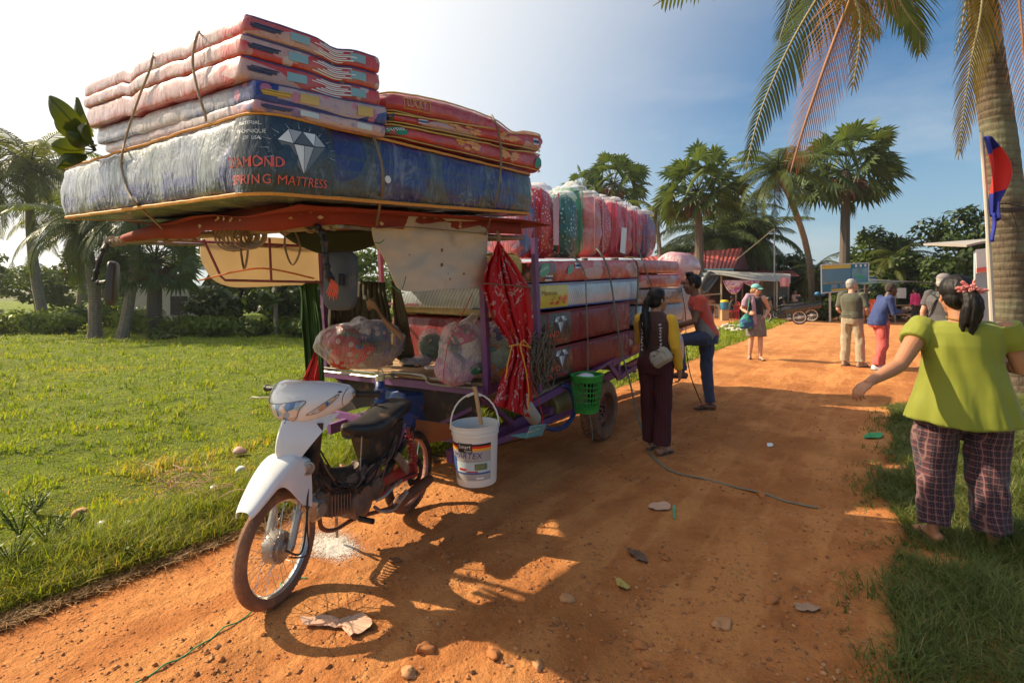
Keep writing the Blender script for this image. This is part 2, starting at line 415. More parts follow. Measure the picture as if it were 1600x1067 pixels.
edge=np.array([max(0,1-(LW(x,y)[1]-3.45)/.55)for x,y,_ in p])
c3=clumpf(p,.55,9);c4=clumpf(p,14,3)
hgt=(.012+.095*np.clip(c1*.8+c2*1.1+c4*.5+.05,0,1.5)+.05*np.clip(edge,0,1))*np.random.uniform(.6,1.5,len(p))*(1+Yv/40)
rnd=np.clip(.42+np.random.uniform(-.22,.22,len(p))+.22*c1-.30*c2+.40*np.clip(c3*1.6-.25,0,1)+(np.random.rand(len(p))<.05+.45*np.clip(edge,0,1))*.4,0,1)
blades('field_grass',p,hgt,.0045+.0016*Yv,np.random.uniform(.2,1.1,len(p)),rnd,GM,2)['label']='short bright green grass of the open field left of the dirt road'
p=scatter(30000,lambda x,y:kind(x,y)=='g' and LW(x,y)[1]<4.1,(-250,760),(2.0,7),1)
p[:,2]-=.01
hgt=np.random.uniform(.05,.17,len(p));rnd=np.clip(np.random.uniform(0,.8,len(p))+(np.random.rand(len(p))<.3)*.4*(np.array([LW(x,y)[1]for x,y,_ in p])<3.7),0,1)
blades('bank_grass',p,hgt,.004+.001*p[:,1],np.random.uniform(.2,1.3,len(p)),rnd,GM,3)['label']='rough grass bank with dry tips along the left edge of the road'
pv=[]
while len(pv)<84000:
 y=1.3+6.5*random.random()**1.25;x=random.uniform(1.0,8.0)
 if kind(x,y)=='v' and x<y*1.25+.3:
  if mn.noise(Vector((x*2.2,y*2.2,4)))>-.28-.2*random.random():pv.append((x,y,height(x,y)-.01))
 elif random.random()<.35 and 1<x<y*1.25 and kind(x+.3*random.random()+.03,y)=='v' and mn.noise(Vector((x*3,y*3,8)))>.02:pv.append((x,y,height(x,y)-.008))
pv=np.array(pv);cv=clumpf(pv,2.0,6);ed=np.array([max(-.15,min(1,(edge_r(LW(x,y)[0])-LW(x,y)[1])/.8))for x,y,_ in pv])
blades('verge_grass',pv,(.11+.17*np.clip(cv+.35,0,1))*(.45+.55*ed)*np.random.uniform(.6,1.5,len(pv)),.0035+.0012*pv[:,1],np.random.uniform(.4,1.7,len(pv)),np.clip(np.random.uniform(0,.8,len(pv))+(np.random.rand(len(pv))<.1)*.4,0,1),GV,3)['label']='long dark green grass clumps of the verge right of the road'
p=scatter(7000,lambda x,y:kind(x,y)=='g' and y>11 and x>2,(900,1400),(11,30),1)
blades('strip_grass',p,np.random.uniform(.05,.12,len(p)),.01+.0012*p[:,1],np.random.uniform(.2,1,len(p)),np.random.uniform(.1,.8,len(p)),GM,2)['label']='green grass strip between the road and the litter in front of the hut'
# -- stones
SM=[mat('stone_'+n,c,.9,var=.3,vs=14,bump=.6,bs=30,spec=.2)for n,c in(('rust',(.40,.155,.055)),('dark',(.26,.11,.05)),('pale',(.48,.24,.11)))]
def stone(m,c,r,seed,sq=.55):
 rng=random.Random(seed);a=rng.uniform(0,pi);k=(rng.uniform(.7,1.25),rng.uniform(.7,1.1),rng.uniform(.4,.8)*sq/.55)
 b=len(m.v);rings=4;sg=7;rot=Matrix.Rotation(a,3,'Z')
 m.ell(c,(r*k[0],r*k[1],r*k[2]),rot,sg,rings)
 for i in range(b,len(m.v)):
  q=Vector(m.v[i]);m.v[i]=tuple(q+mn.noise_vector(q*(1.1/r)*.7+Vector((seed,0,0)))*r*.32)
gm=M()
for i in range(17000):
 while True:
  Y=1.6*(16/1.6)**random.random();x=random.uniform(-1.3,1.3)*Y
  if kind(x,Y)=='d' and mn.noise(Vector((x*.9,Y*.9,2)))+.45*random.random()>.0:break
 r=min(.015,.0022/(random.random()+.08))*random.uniform(.6,1.1)*(.6 if LW(x,Y)[1]>2.7 and Y<4 else 1);gm.cur=random.choice((0,0,1,2));
 if random.random()<.93 or Y>7:
  c=V(x,Y,height(x,Y)+r*.2);rr=[V(random.uniform(.6,1.2)*r,0,0),V(0,random.uniform(.6,1.2)*r,0),V(0,0,r*random.uniform(.4,.8))]
  q=Matrix.Rotation(random.uniform(0,6),3,'Z');rr=[q@e for e in rr]
  gm.add([c+rr[0],c+rr[1],c-rr[0],c-rr[1],c+rr[2],c-rr[2],c+(rr[0]+rr[1])*.55+rr[2]*.7,c-(rr[0]+rr[1])*.6+rr[2]*.6],
  [(0,1,6),(6,1,4),(0,6,4),(1,2,4),(2,3,7),(2,7,4),(7,3,4),(3,0,4),(0,5,1),(1,5,2),(2,5,3),(3,5,0)])
 else:stone(gm,V(x,Y,height(x,Y)),r,i)
g=struct('gravel',gm.mesh('gravel',SM,False),'stuff');g['label']='loose gravel scattered over the orange dirt road'
BS=[(662,1018,.052,0,'rounded rust stone at the bottom of the frame below the torn cardboard'),(770,1022,.05,0,'broad flat stone half sunk at the edge of the sunlit patch near the bottom'),
(697,863,.045,0,'brown stone lying just above the tip of the sunlit patch'),(617,876,.04,1,'flat dark stone in the shade left of the brown one'),(888,935,.05,2,'pale stone standing on the upper rim of the sunlit patch'),
(1128,975,.055,2,'pale lumpy stone at the right end of the sunlit patch'),(905,766,.035,0,'small stone in the shade below the loose strap'),(1000,1000,.035,0,'rust stone inside the sunlit patch near the pale lump'),
(1205,940,.045,0,'low stone in the shade beyond the pale lump'),(640,1055,.04,2,'pointed pale stone cut by the bottom edge of the frame'),(1040,870,.03,0,'small round stone in the middle of the shaded road'),
(1190,772,.04,0,'stone touching the middle of the loose strap'),(1018,1035,.04,0,'rust stone near the bottom of the sunlit patch'),(838,1040,.035,2,'small pale stone at the bottom rim of the sunlit patch')]
for i,(x,y,r,mi,lb)in enumerate(BS):
 m=M();c=PG(x,y);c.z=height(c.x,c.y)+r*.12
 b0=0;r*=.78;m.ell(c,(r*1.25,r*.95,r*.5),Matrix.Rotation(i*1.3,3,'Z'),16,9);m.wob(r*.6,.55/r,i+1);m.wob(r*.3,1.9/r,i+5)
 one('stone',lb,'stone',m,SM[mi],'stones lying on the dirt road',sharp=0)
 # -- trees
def leaf_mat(name,c,tr=.35,v=.35,tint=(1.2,1.15,.45),rough=.45):
 t=NT(name);a=t.sep(t.attr());cc=t.mix(a[0],mul(c,1-v),mul(c,1+v));b=t.bsdf(cc,rough,spec=.35)
 q=t.n('ShaderNodeBsdfTranslucent');t.put(q.inputs[0],t.mix(1.,cc,tint,'MULTIPLY'));return t.end(t.mixs(tr,b,q.outputs[0]))
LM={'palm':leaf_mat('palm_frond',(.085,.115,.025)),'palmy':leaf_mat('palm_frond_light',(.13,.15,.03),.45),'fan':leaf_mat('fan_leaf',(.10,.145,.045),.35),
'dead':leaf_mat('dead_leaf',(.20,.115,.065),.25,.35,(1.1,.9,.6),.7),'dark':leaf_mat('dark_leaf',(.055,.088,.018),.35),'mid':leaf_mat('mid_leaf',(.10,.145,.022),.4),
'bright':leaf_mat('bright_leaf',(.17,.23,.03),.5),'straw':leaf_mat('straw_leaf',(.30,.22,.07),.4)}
BK={'palm':None,'tree':mat('bark',(.16,.115,.08),.9,var=.35,vs=8,bump=.7,bs=12,stretch=(1,1,.3),bd=.02),'fan':mat('fan_palm_bark',(.13,.10,.08),.9,var=.35,vs=10,bump=.8,bs=14,stretch=(1,1,3),bd=.03)}
def palmbark(name,c,f=9.0,sc=1.0):
 t=NT(name);v=t.obj();z=t.map(v,(.25,.25,1.0));w=t.wave(z,f,5.5,5,d='Z');n=t.noise(v,9*sc,6,.7);n2=t.noise(t.map(v,(1,1,.15)),22*sc,4,.6)
 cc=t.mix(n,mul(c,.45),mul(c,1.5));cc=t.mix(t.math('MULTIPLY',t.step(w,.14,.02),.55),cc,mul(c,.3));cc=t.mix(t.math('MULTIPLY',t.step(n2,.55,.68),.65),cc,mul(c,.4))
 cc=t.mix(t.math('MULTIPLY',t.step(t.noise(v,1.6,4),.5,.65),.45),cc,(.24,.27,.17))
 return t.end(t.bsdf(cc,.9,nrm=t.bump(t.math('ADD',t.math('MULTIPLY',w,.45),t.math('ADD',n,n2)),.8,.018),spec=.2))
BK['palm']=palmbark('palm_bark',(.26,.205,.155),5.0)
def frond(m,path,leaf=.55,n=45,w=.035,droop=.6,side=1.0,rc=None,rnd=None,seg=3,both=(1,-1),lm=None,rm=None,fan=.5,rr=.022):
 P_=spline(path,6);N=len(P_);L_=[0]
 for i in range(1,N):L_.append(L_[-1]+(P_[i]-P_[i-1]).length)
 tot=L_[-1];k0=rnd if rnd is not None else random.random()
 cu=m.cur
 if rm is not None:m.cur=rm
 m.tube(P_,[rr*(1-.85*i/N)for i in range(N)],5)
 m.cur=cu
 rd=random
 for i in range(n):
  t=(i+.5)/n;d=t*tot*.93+tot*.05;j=0
  while j<N-2 and L_[j+1]<d:j+=1
  a=(d-L_[j])/max(1e-6,L_[j+1]-L_[j]);p=P_[j].lerp(P_[j+1],a);tg=(P_[j+1]-P_[j]).normalized()
  sd_=tg.cross(Vector((0,0,1)));sd_=sd_.normalized()if sd_.length>.15 else Vector((1,0,0)).cross(tg).normalized()
  if side is not None and isinstance(side,Vector):sd_=(side-tg*side.dot(tg)).normalized()
  ln=leaf*(sin(pi*min(1,t*.82+.16))**.6)*rd.uniform(.85,1.12)
  for sg in both:
   dr=(sd_*sg*(1-fan*.4*t)+tg*(fan+.5*t)).normalized();dd=droop*rd.uniform(.7,1.3);q=p;pts=[p]
   for s_ in range(seg):
    dr2=(dr+Vector((0,0,-1))*dd*(s_+.35)/seg*1.6).normalized();q=q+dr2*ln/seg;pts.append(q)
   wn_=tg*w*.5;c=min(1,max(0,k0*.6+rd.random()*.4));vs=[]
   for s_,pp in enumerate(pts[:-1]):
    f_=(1-(s_/seg)**2*.6)*(.55 if s_==0 else 1);vs+=[pp-wn_*f_,pp+wn_*f_]
   vs.append(pts[-1]);fs=[(2*s_,2*s_+1,2*s_+3,2*s_+2)for s_ in range(seg-1)]+[(2*seg-2,2*seg-1,2*seg)]
   m.add(vs,fs,[(c,0,0)]*len(vs))
def arc(c,az,el,L_,dr,n=6):
 p=Vector(c);out=[p.copy()];e=el
 for i in range(n):
  e-=dr/n;p=p+Vector((cos(az)*cos(e),sin(az)*cos(e),sin(e)))*L_/n;out.append(p.copy())
 return out
def coconut(base,top,label,r=.16,n=20,L_=2.6,leaf=.6,light=False,seed=1,group='palm trees around the field and the square',dead=2,bend=.3,fine=38):
 random.seed(seed);b=Vector(base);tp=Vector(top)
 root=thing('coconut_palm',label,'palm tree',b,0,group)
 pts=[b.lerp(tp,t)+Vector((bend*sin(pi*t),0,0))for t in[i/12 for i in range(13)]];pts[0]=b;pts[-1]=tp
 m=M();m.tube(pts,[r*(1.35 if i==0 else 1.08-.03*i)*(1+.04*(i%2))for i in range(13)],10);part(root,'trunk',m,BK['palm'])
 m=M()
 n=int(n*1.35)
 for i in range(n):
  az=i*2.4+random.uniform(-.3,.3);el=R(80-115*(i/n))+random.uniform(-.12,.12)
  frond(m,arc(tp,az,el,L_*random.uniform(.85,1.1),random.uniform(1.1,1.9)),leaf,fine,.05*L_/2.2,random.uniform(.5,1.1),seg=2,rr=.03)
 m.mat(1)
 for i in range(dead):frond(m,arc(tp,random.uniform(0,6.3),R(-30),L_*.8,1.0),leaf*.8,16,.04,1.3,seg=2)
 part(root,'crown',m,[LM['palmy' if light else 'palm'],LM['dead']],True,0)
 m=M()
 for i in range(6):a=i*1.05;m.ell(tp+V(cos(a)*r*1.5,sin(a)*r*1.5,-.18),(.12,.12,.15),seg=8,rg=6)
 part(root,'coconut_cluster',m,mat('coconut',(.2,.19,.05),.6))if L_>2.2 else None
 return root
def fanleaf(m,p,d,rad,n=12,k=.5,fold=.35):
 d=d.normalized();u=d.cross(Vector((0,0,1)));u=u.normalized()if u.length>.1 else Vector((1,0,0));nrm=u.cross(d);tl=random.uniform(-1.3,1.3)
 u,nrm=u*cos(tl)+nrm*sin(tl),nrm*cos(tl)-u*sin(tl)
 for i in range(n):
  a0=-1.75+3.5*i/n;a1=a0+3.5/n;am=(a0+a1)/2;f=rad*random.uniform(.85,1.08)*(1-.1*abs(am))
  e0=p+(d*cos(a0)+u*sin(a0))*f*.62+nrm*fold*.0;e1=p+(d*cos(a1)+u*sin(a1))*f*.62
  md=p+(d*cos(am)+u*sin(am))*f*.62+nrm*rad*.05;tip=p+(d*cos(am)+u*sin(am))*f+Vector((0,0,-rad*.18));c=min(1,max(0,k+random.uniform(-.3,.3)))
  m.add([p,e0,md,e1,tip],[(0,1,2),(0,2,3),(1,4,2),(2,4,3)],[(c,0,0)]*5)
def sugar_palm(base,top,R_,label,seed,r=.2,n=34,leaf=.92,skirt=True,group='tall fan palms behind the hut and the square'):
 random.seed(seed);b=Vector(base);tp=Vector(top);root=thing('sugar_palm',label,'palm tree',b,0,group)
 m=M();m.tube([b.lerp(tp,i/10)for i in range(11)],[r*(1.2-.035*i)for i in range(11)],10);part(root,'trunk',m,BK['fan'])
 m=M();g_=(1+5**.5)/2
 n=int(n*1.45)
 for i in range(n):
  z=.98-1.68*(i/n);rr=sqrt(max(0,1-z*z));a=2*pi*i/g_;d=V(cos(a)*rr,sin(a)*rr,z)+V(*(random.uniform(-.15,.15)for _ in range(3)))
  pe=R_*random.uniform(.50,.80);tipp=tp+d.normalized()*pe
  m.tube([tp,tp.lerp(tipp,.5)+V(0,0,.06),tipp],.02,4);fanleaf(m,tipp,d+V(0,0,-.15),R_*leaf*.48,13,.3+.4*max(0,z))
 if skirt:
  m.mat(1)
  for i in range(14):
   a=i*2.4;d=V(cos(a)*.45,sin(a)*.45,-1);fanleaf(m,tp+d.normalized()*R_*.22,d,R_*.38,9,.4)
 part(root,'crown',m,[LM['fan'],LM['dead']],False);return root
def leafclump(m,c,rad,n,ls,rng):
 for _ in range(n):
  z=rng.uniform(-1,1);a=rng.uniform(0,2*pi);q=sqrt(1-z*z);d=V(q*cos(a),q*sin(a),z);rr=rng.uniform(.55,1.05)
  p=Vector(c)+V(d.x*rad[0],d.y*rad[1],d.z*rad[2])*rr;s=ls*rng.uniform(.6,1.35)
  nn=(d+V(rng.uniform(-.9,.9),rng.uniform(-.9,.9),rng.uniform(-.3,1.2))).normalized();u=nn.orthogonal().normalized();u=Matrix.Rotation(rng.uniform(0,6.3),3,nn)@u;v=nn.cross(u);k=rng.random()
  m.add([p-u*s,p+v*s*.45,p+u*s,p-v*s*.45],[(0,1,2,3)],[(k,0,0)]*4)
def broadleaf(base,H,rad,label,kindm='dark',seed=1,n=26,per=170,ls=.14,name='leafy_tree',group='leafy trees round the field and the square',lo=.35):
 rng=random.Random(seed);b=Vector(base);root=thing(name,label,'tree',b,0,group);m=M()
 c0=b+V(0,0,H-rad[2]);m.tube([b,b+V(rng.uniform(-.2,.2),0,H*.3),c0],[H*.035,H*.028,H*.015],8)
 cl=[]
 for i in range(n):
  while True:
   d=V(rng.uniform(-1,1),rng.uniform(-1,1),rng.uniform(-.95,1))
   if d.length<1:break
  d=d*(1 if d.length>.6 else 1.3);p=c0+V(d.x*rad[0],d.y*rad[1],d.z*rad[2])*.85;cl.append(p)
  if i%3==0:m.tube([b+V(0,0,H*lo),b.lerp(p,.6)+V(0,0,H*.12),p],[H*.014,H*.009,H*.004],5)
 part(root,'trunk',m,BK['tree']);m=M()
 for p in cl:k=rng.uniform(.22,.42);leafclump(m,p,(rad[0]*k,rad[1]*k,rad[2]*k*.8),per,ls,rng)
 part(root,'crown',m,LM[kindm],False);return root
def bush(base,rad,label,kindm='mid',seed=1,n=10,per=90,ls=.1,group='bushes along the far edge of the field'):
 rng=random.Random(seed);b=Vector(base);m=M()
 for i in range(n):
  a=rng.uniform(0,6.3);q=rng.uniform(0,.75);p=b+V(cos(a)*rad[0]*q,sin(a)*rad[1]*q,rad[2]*rng.uniform(.3,.85));k=rng.uniform(.28,.45)
  m.tube([b,p],.015,4);leafclump(m,p,(rad[0]*k,rad[1]*k,rad[2]*k),per,ls,rng)
 return one('bush',label,'bush',m,LM[kindm],group,False)
def G(px,Y,z=0.0):return V((px-800)/850*Y,Y,z)
coconut(G(72,21),PY(48,262,21),'tall coconut palm standing furthest left, its crown against the white sky',.17,20,3.0,.75,True,11,bend=-.25)
coconut(G(148,16.7),PY(128,352,16.7),'coconut palm with a straight trunk under the left corner of the blue mattress',.17,18,2.3,.6,False,12,bend=.15)
coconut(G(190,16.5),PY(214,338,16.5),'pale coconut palm leaning right, beside the straight one',.15,16,2.2,.6,False,13,bend=.1)
coconut(G(-70,20),PY(-35,270,20),'coconut palm cut off by the left edge of the picture',.16,18,2.9,.7,True,14)
sugar_palm(G(240,17.2),PY(243,408,17.2),1.45,'short dark fan palm with a thick rough trunk at the edge of the field',15,.2,34)
coconut(G(120,24),PY(118,330,24),'coconut palm further back between the straight one and the tall one',.16,18,2.8,.7,True,16)
random.seed(5)
for i,(px,Y,H,rx,rz_,k,lb)in enumerate([(-60,27,3.6,2.6,1.6,'mid','mid green tree at the far left edge of the field'),(60,30,3.3,2.8,1.5,'mid','low round tree behind the tall coconut palm'),(170,28,4.4,2.6,2.0,'dark','dark tree behind the pair of coconut trunks'),
(275,33,4.2,2.6,1.9,'mid','tree behind the short fan palm beside the pale roof'),(375,19,2.9,1.9,1.35,'dark','dark spreading tree under the left end of the white panel'),(455,18.5,3.0,1.7,1.4,'dark','dark tree left of the mirror, behind the cart frame'),
(555,22,3.6,2.3,1.7,'mid','tree seen through the driver cabin of the cart'),(660,26,4.0,2.4,1.9,'dark','tree hidden mostly behind the cart load'),(330,29,5.0,2.6,2.3,'dark','tall dark tree behind the white panel')]):
 broadleaf(G(px,Y),H,(rx,rx*.8,rz_),lb,k,30+i,26,150,.13)
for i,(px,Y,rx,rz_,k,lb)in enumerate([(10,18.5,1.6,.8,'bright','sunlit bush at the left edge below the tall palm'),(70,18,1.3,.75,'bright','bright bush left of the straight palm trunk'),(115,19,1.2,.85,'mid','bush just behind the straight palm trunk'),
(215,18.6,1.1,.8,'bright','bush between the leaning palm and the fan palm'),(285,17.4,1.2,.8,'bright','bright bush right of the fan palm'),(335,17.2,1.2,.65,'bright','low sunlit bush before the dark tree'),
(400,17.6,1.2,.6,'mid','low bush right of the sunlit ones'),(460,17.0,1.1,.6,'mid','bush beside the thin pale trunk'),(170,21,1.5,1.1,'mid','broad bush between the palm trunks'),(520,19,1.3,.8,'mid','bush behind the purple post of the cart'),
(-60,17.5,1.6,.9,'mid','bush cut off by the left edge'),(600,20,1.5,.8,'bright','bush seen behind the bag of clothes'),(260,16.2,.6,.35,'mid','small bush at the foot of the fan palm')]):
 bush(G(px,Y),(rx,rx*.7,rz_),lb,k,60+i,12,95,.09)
m=M();m.tube([G(432,17.5),PY(430,440,17.5)],.07,7);one('bare_trunk','thin pale bare trunk in front of the dark trees','tree',m,BK['palm'])
sugar_palm(G(1318,30),PY(1322,268,30),2.75,'tallest fan palm with a bare straight trunk, behind the billboard',21,.24,46)
sugar_palm(G(1095,28),PY(1090,300,28),2.3,'round fan palm above the red roof',22,.22,44)
sugar_palm(G(962,35),PY(958,288,35),2.2,'fan palm rising behind the standing pillows',23,.24,36)
sugar_palm(G(915,37),PY(912,292,37),1.4,'smaller fan palm left of the one behind the pillows',27,.2,22)
coconut(PG(1268,496),PY(1216,268,25),'coconut palm with a long curved trunk behind the parked motorbikes',.16,20,2.7,.75,False,24,bend=.55)
coconut(G(1108,35),PY(1112,372,35),'low coconut palm with arching fronds right behind the red roof',.25,22,4.4,1.1,False,25)
coconut(G(1195,35),PY(1182,372,35),'coconut palm with hanging fronds at the end of the red roof',.25,20,3.9,1.0,False,26)
coconut(G(1025,31),PY(1022,330,31),'small coconut palm peeking over the end of the load',.15,14,2.0,.5,True,28)
coconut(G(1272,33),PY(1272,428,33),'young light green palm between the curved trunk and the billboard',.15,16,2.4,.6,True,29,dead=0)
coconut(G(1398,29),PY(1398,405,29),'palm growing in front of the leafy trees right of the billboard',.16,16,2.3,.6,True,30,dead=0)
coconut(G(1160,36),PY(1150,345,36),'coconut palm between the round fan palm and the curved trunk',.22,20,3.8,1.0,False,17)
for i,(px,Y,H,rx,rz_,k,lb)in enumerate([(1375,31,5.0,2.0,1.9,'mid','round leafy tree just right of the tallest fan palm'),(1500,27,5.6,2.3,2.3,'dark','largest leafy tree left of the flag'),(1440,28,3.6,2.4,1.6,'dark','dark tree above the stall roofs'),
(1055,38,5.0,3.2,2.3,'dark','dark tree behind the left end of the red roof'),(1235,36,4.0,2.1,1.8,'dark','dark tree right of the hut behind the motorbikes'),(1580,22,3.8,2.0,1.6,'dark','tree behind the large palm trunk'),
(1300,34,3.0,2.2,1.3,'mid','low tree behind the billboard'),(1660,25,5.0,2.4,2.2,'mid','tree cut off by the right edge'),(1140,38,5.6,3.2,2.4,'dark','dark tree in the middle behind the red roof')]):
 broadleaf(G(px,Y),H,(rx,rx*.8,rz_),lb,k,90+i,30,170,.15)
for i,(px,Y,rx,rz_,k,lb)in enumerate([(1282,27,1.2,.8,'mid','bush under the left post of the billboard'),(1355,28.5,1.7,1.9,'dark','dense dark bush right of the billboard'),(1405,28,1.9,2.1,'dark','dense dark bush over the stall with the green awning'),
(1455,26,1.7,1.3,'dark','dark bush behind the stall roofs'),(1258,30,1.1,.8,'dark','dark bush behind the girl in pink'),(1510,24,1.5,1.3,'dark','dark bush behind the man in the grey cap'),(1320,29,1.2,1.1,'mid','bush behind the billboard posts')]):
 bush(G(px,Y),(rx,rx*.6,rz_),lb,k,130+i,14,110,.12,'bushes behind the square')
m=M();m.grid(lambda u,v:V(-900+720*u,420+300*v,-.5+(16*sin(pi*min(1,u*1.02))**1.2+4*mn.noise(V(u*6,v*3,1))+1.6*mn.noise(V(u*30,v*12,1)))*sin(pi*v)),90,16)
struct('hill',m.mesh('hill',mat('hill_forest',(.09,.13,.07),.95,var=.35,vs=.05,bump=1,bs=.2,bd=2),True,0))
# -- mattresses and other wrapped slabs
def roundpoly(La,Lb,r,na=5,step=.05):
 """rounded rectangle in metres from the near-front corner: a along the near side, b towards the far side; first point is the middle of the near-front corner"""
 pts=[];r=min(r,La*.45,Lb*.45)
 def arc_(ca,cb,a0,n0,n1):
  for i in range(n0,n1):t=a0+(pi/2)*i/na;pts.append((ca+r*cos(t),cb+r*sin(t)))
 def line(p,q):
  n=max(1,int(sqrt((p[0]-q[0])**2+(p[1]-q[1])**2)/step))
  for i in range(1,n):pts.append((p[0]+(q[0]-p[0])*i/n,p[1]+(q[1]-p[1])*i/n))
 h=na//2
 arc_(r,r,pi,h,na+1);line((r,0),(La-r,0));arc_(La-r,r,-pi/2,0,na+1);line((La,r),(La,Lb-r))
 arc_(La-r,Lb-r,0,0,na+1);line((La-r,Lb),(r,Lb));arc_(r,Lb-r,pi/2,0,na+1);line((0,Lb-r),(0,r));arc_(r,r,pi,0,h)
 return pts
class Slab:
 """a puffy block: corners NF, NR, FR, FF (near/far side, front/rear) of its underside, a thickness at each"""
 def __init__(s,NF,NR,FR,FF,th,rc=.06,re=.035,puff=.012,wr=.006,wf=9,seed=0,topfn=None,botfn=None,outfn=None,step=.05,nh=6):
  s.c=[Vector(p)for p in(NF,NR,FR,FF)];s.th=th if isinstance(th,(list,tuple))else[th]*4
  s.La=((s.c[1]-s.c[0]).length+(s.c[2]-s.c[3]).length)/2;s.Lb=((s.c[3]-s.c[0]).length+(s.c[2]-s.c[1]).length)/2
  s.rc=rc;s.re=re;s.puff=puff;s.wr=wr;s.wf=wf;s.seed=seed;s.topfn=topfn;s.botfn=botfn;s.outfn=outfn;s.nh=nh
  s.per=roundpoly(s.La,s.Lb,rc,6,step);n=len(s.per);s.s=[0.]
  for i in range(1,n):s.s.append(s.s[-1]+math.dist(s.per[i],s.per[i-1]))
  s.tot=s.s[-1]+math.dist(s.per[-1],s.per[0])
 def ab(s,a,b,z):
  u=a/s.La;v=b/s.Lb;w=((1-u)*(1-v),u*(1-v),u*v,(1-u)*v)
  p=sum((c*k for c,k in zip(s.c,w)),Vector((0,0,0)));t=sum(x*k for x,k in zip(s.th,w))
  bo=s.botfn(u,v)if s.botfn else 0;to=s.topfn(u,v)if s.topfn else 0
  return p+Vector((0,0,bo+z*(t+to-bo))),t
 def at(s,ss,z,off=0.0,inset=0.0):
  q=ss%s.tot;i=0
  import bisect
  i=bisect.bisect_right(s.s,q)-1;n=len(s.per);j=(i+1)%n;d=(s.s[j]if j else s.tot)-s.s[i]
  f=(q-s.s[i])/max(d,1e-9);a=s.per[i][0]+(s.per[j][0]-s.per[i][0])*f;b=s.per[i][1]+(s.per[j][1]-s.per[i][1])*f
  k0=s.per[(i-1)%n];k1=s.per[(j+1)%n];ta=k1[0]-k0[0];tb=k1[1]-k0[1];l_=math.hypot(ta,tb);na_,nb_=tb/l_,-ta/l_
  sag=4*z*(1-z)*s.puff;o=s.outfn(ss,z)if s.outfn else 0
  a2=a-na_*inset;b2=b-nb_*inset;p,t=s.ab(a2,b2,z);p1,_=s.ab(a2+na_*.01,b2+nb_*.01,z);nn=(p1-p);nn.z=0;nn.normalize()
  w=s.wr*(mn.fractal(Vector((p.x*s.wf,p.y*s.wf,p.z*s.wf*1.6+s.seed)),.9,2.1,3))if s.wr else 0
  return p+nn*(off+sag+w+o),t
 def build(s,m=None,caps=True):
  m=m or M();n=len(s.per);H=sum(s.th)/4;e=min(s.re/H,.45);rings=[];at=[]
  prof=[(1.0,0),(.3,.12),(0,.45)]
  zs=[(s.re,0.0),(s.re*.3,e*.3),(0,e)]+[(0,e+(1-2*e)*i/s.nh)for i in range(1,s.nh)]+[(0,1-e),(s.re*.3,1-e*.3),(s.re,1.0)]
  def ring(ins,z,shrink=0.0):
   r=[];
   for i,ss in enumerate(s.s):
    if shrink:
     a=s.per[i][0];b=s.per[i][1];a=s.La/2+(a-s.La/2)*(1-shrink);b=s.Lb/2+(b-s.Lb/2)*(1-shrink);p,t=s.ab(a,b,z)
     p=p+Vector((0,0,s.wr*1.5*mn.fractal(Vector((p.x*s.wf*.6,p.y*s.wf*.6,s.seed+z)),.9,2.1,3)))
    else:p,t=s.at(ss,z,0,ins)
    r.append(p);sg=ss if ss<s.tot/2 else ss-s.tot;at.append((sg,z*t,z))
   return r
  for k in(.92,.7,.45,.22,.08):rings.append(ring(0,0.0,k))
  for ins,z in zs:rings.append(ring(ins,z))
  for k in(.08,.2,.4,.6,.8,.93):rings.append(ring(0,1.0,k))
  m.loft(rings,caps,at);return m
 def patch(s,m,s0,s1,z0,z1,off=.004,n=None,nz=4):
  n=n or max(2,int(abs(s1-s0)/.04));return m.grid(lambda u,v:s.at(s0+(s1-s0)*u,z0+(z1-z0)*v,off)[0],n,nz)
 def seam(s,m,z,r,s0=None,s1=None,off=.004,n=None):
  s0=0 if s0 is None else s0;s1=s.tot if s1 is None else s1;n=n or int((s1-s0)/.03)
  return m.tube([s.at(s0+(s1-s0)*i/n,z,off)[0]for i in range(n+1)],r,5,False)
 def write(s,text,s0,z0,size,off=.008,thick=0,width=None,slant=0,name='print',mats=None,parent=None,spacing=1.0,rot=0):
  pts,fs=glyphs(text,size,spacing);H=sum(s.th)/4
  wmax=max(p[0]for p in pts);kx=(width/wmax)if width else 1;m=M();vs=[]
  for x,y in pts:
   x*=kx;x2,y2=x*cos(rot)-y*sin(rot),x*sin(rot)+y*cos(rot)
   vs.append(s.at(s0+x2+slant*y2,z0+y2/H,off)[0])
  m.add(vs,fs);return part(parent,name,m,mats,False)
_gl={}
def glyphs(text,size,spacing=1.0,shear=0.0):
 key=(text,spacing,shear)
 if key not in _gl:
  c=bpy.data.curves.new('t','FONT');c.body=text;c.size=1;c.space_character=spacing;c.shear=shear;c.resolution_u=3;c.fill_mode='BOTH'
  o=bpy.data.objects.new('t',c);COL.objects.link(o);bpy.context.view_layer.update();me=bpy.data.meshes.new_from_object(o.evaluated_get(bpy.context.evaluated_depsgraph_get()))
  bm=bmesh.new();bm.from_mesh(me);bmesh.ops.triangulate(bm,faces=bm.faces);bm.to_mesh(me);bm.free()
  _gl[key]=([tuple(v.co[:2])for v in me.vertices],[tuple(p.vertices)for p in me.polygons]);bpy.data.objects.remove(o);bpy.data.meshes.remove(me);bpy.data.curves.remove(c)
 p,f=_gl[key];return[(x*size,y*size)for x,y in p],f
def text_on(o,xdir,ydir,text,size,spacing=1.,shear=0.):
 pts,fs=glyphs(text,size,spacing,shear);m=M();m.add([Vector(o)+Vector(xdir)*x+Vector(ydir)*y for x,y in pts],fs);return m
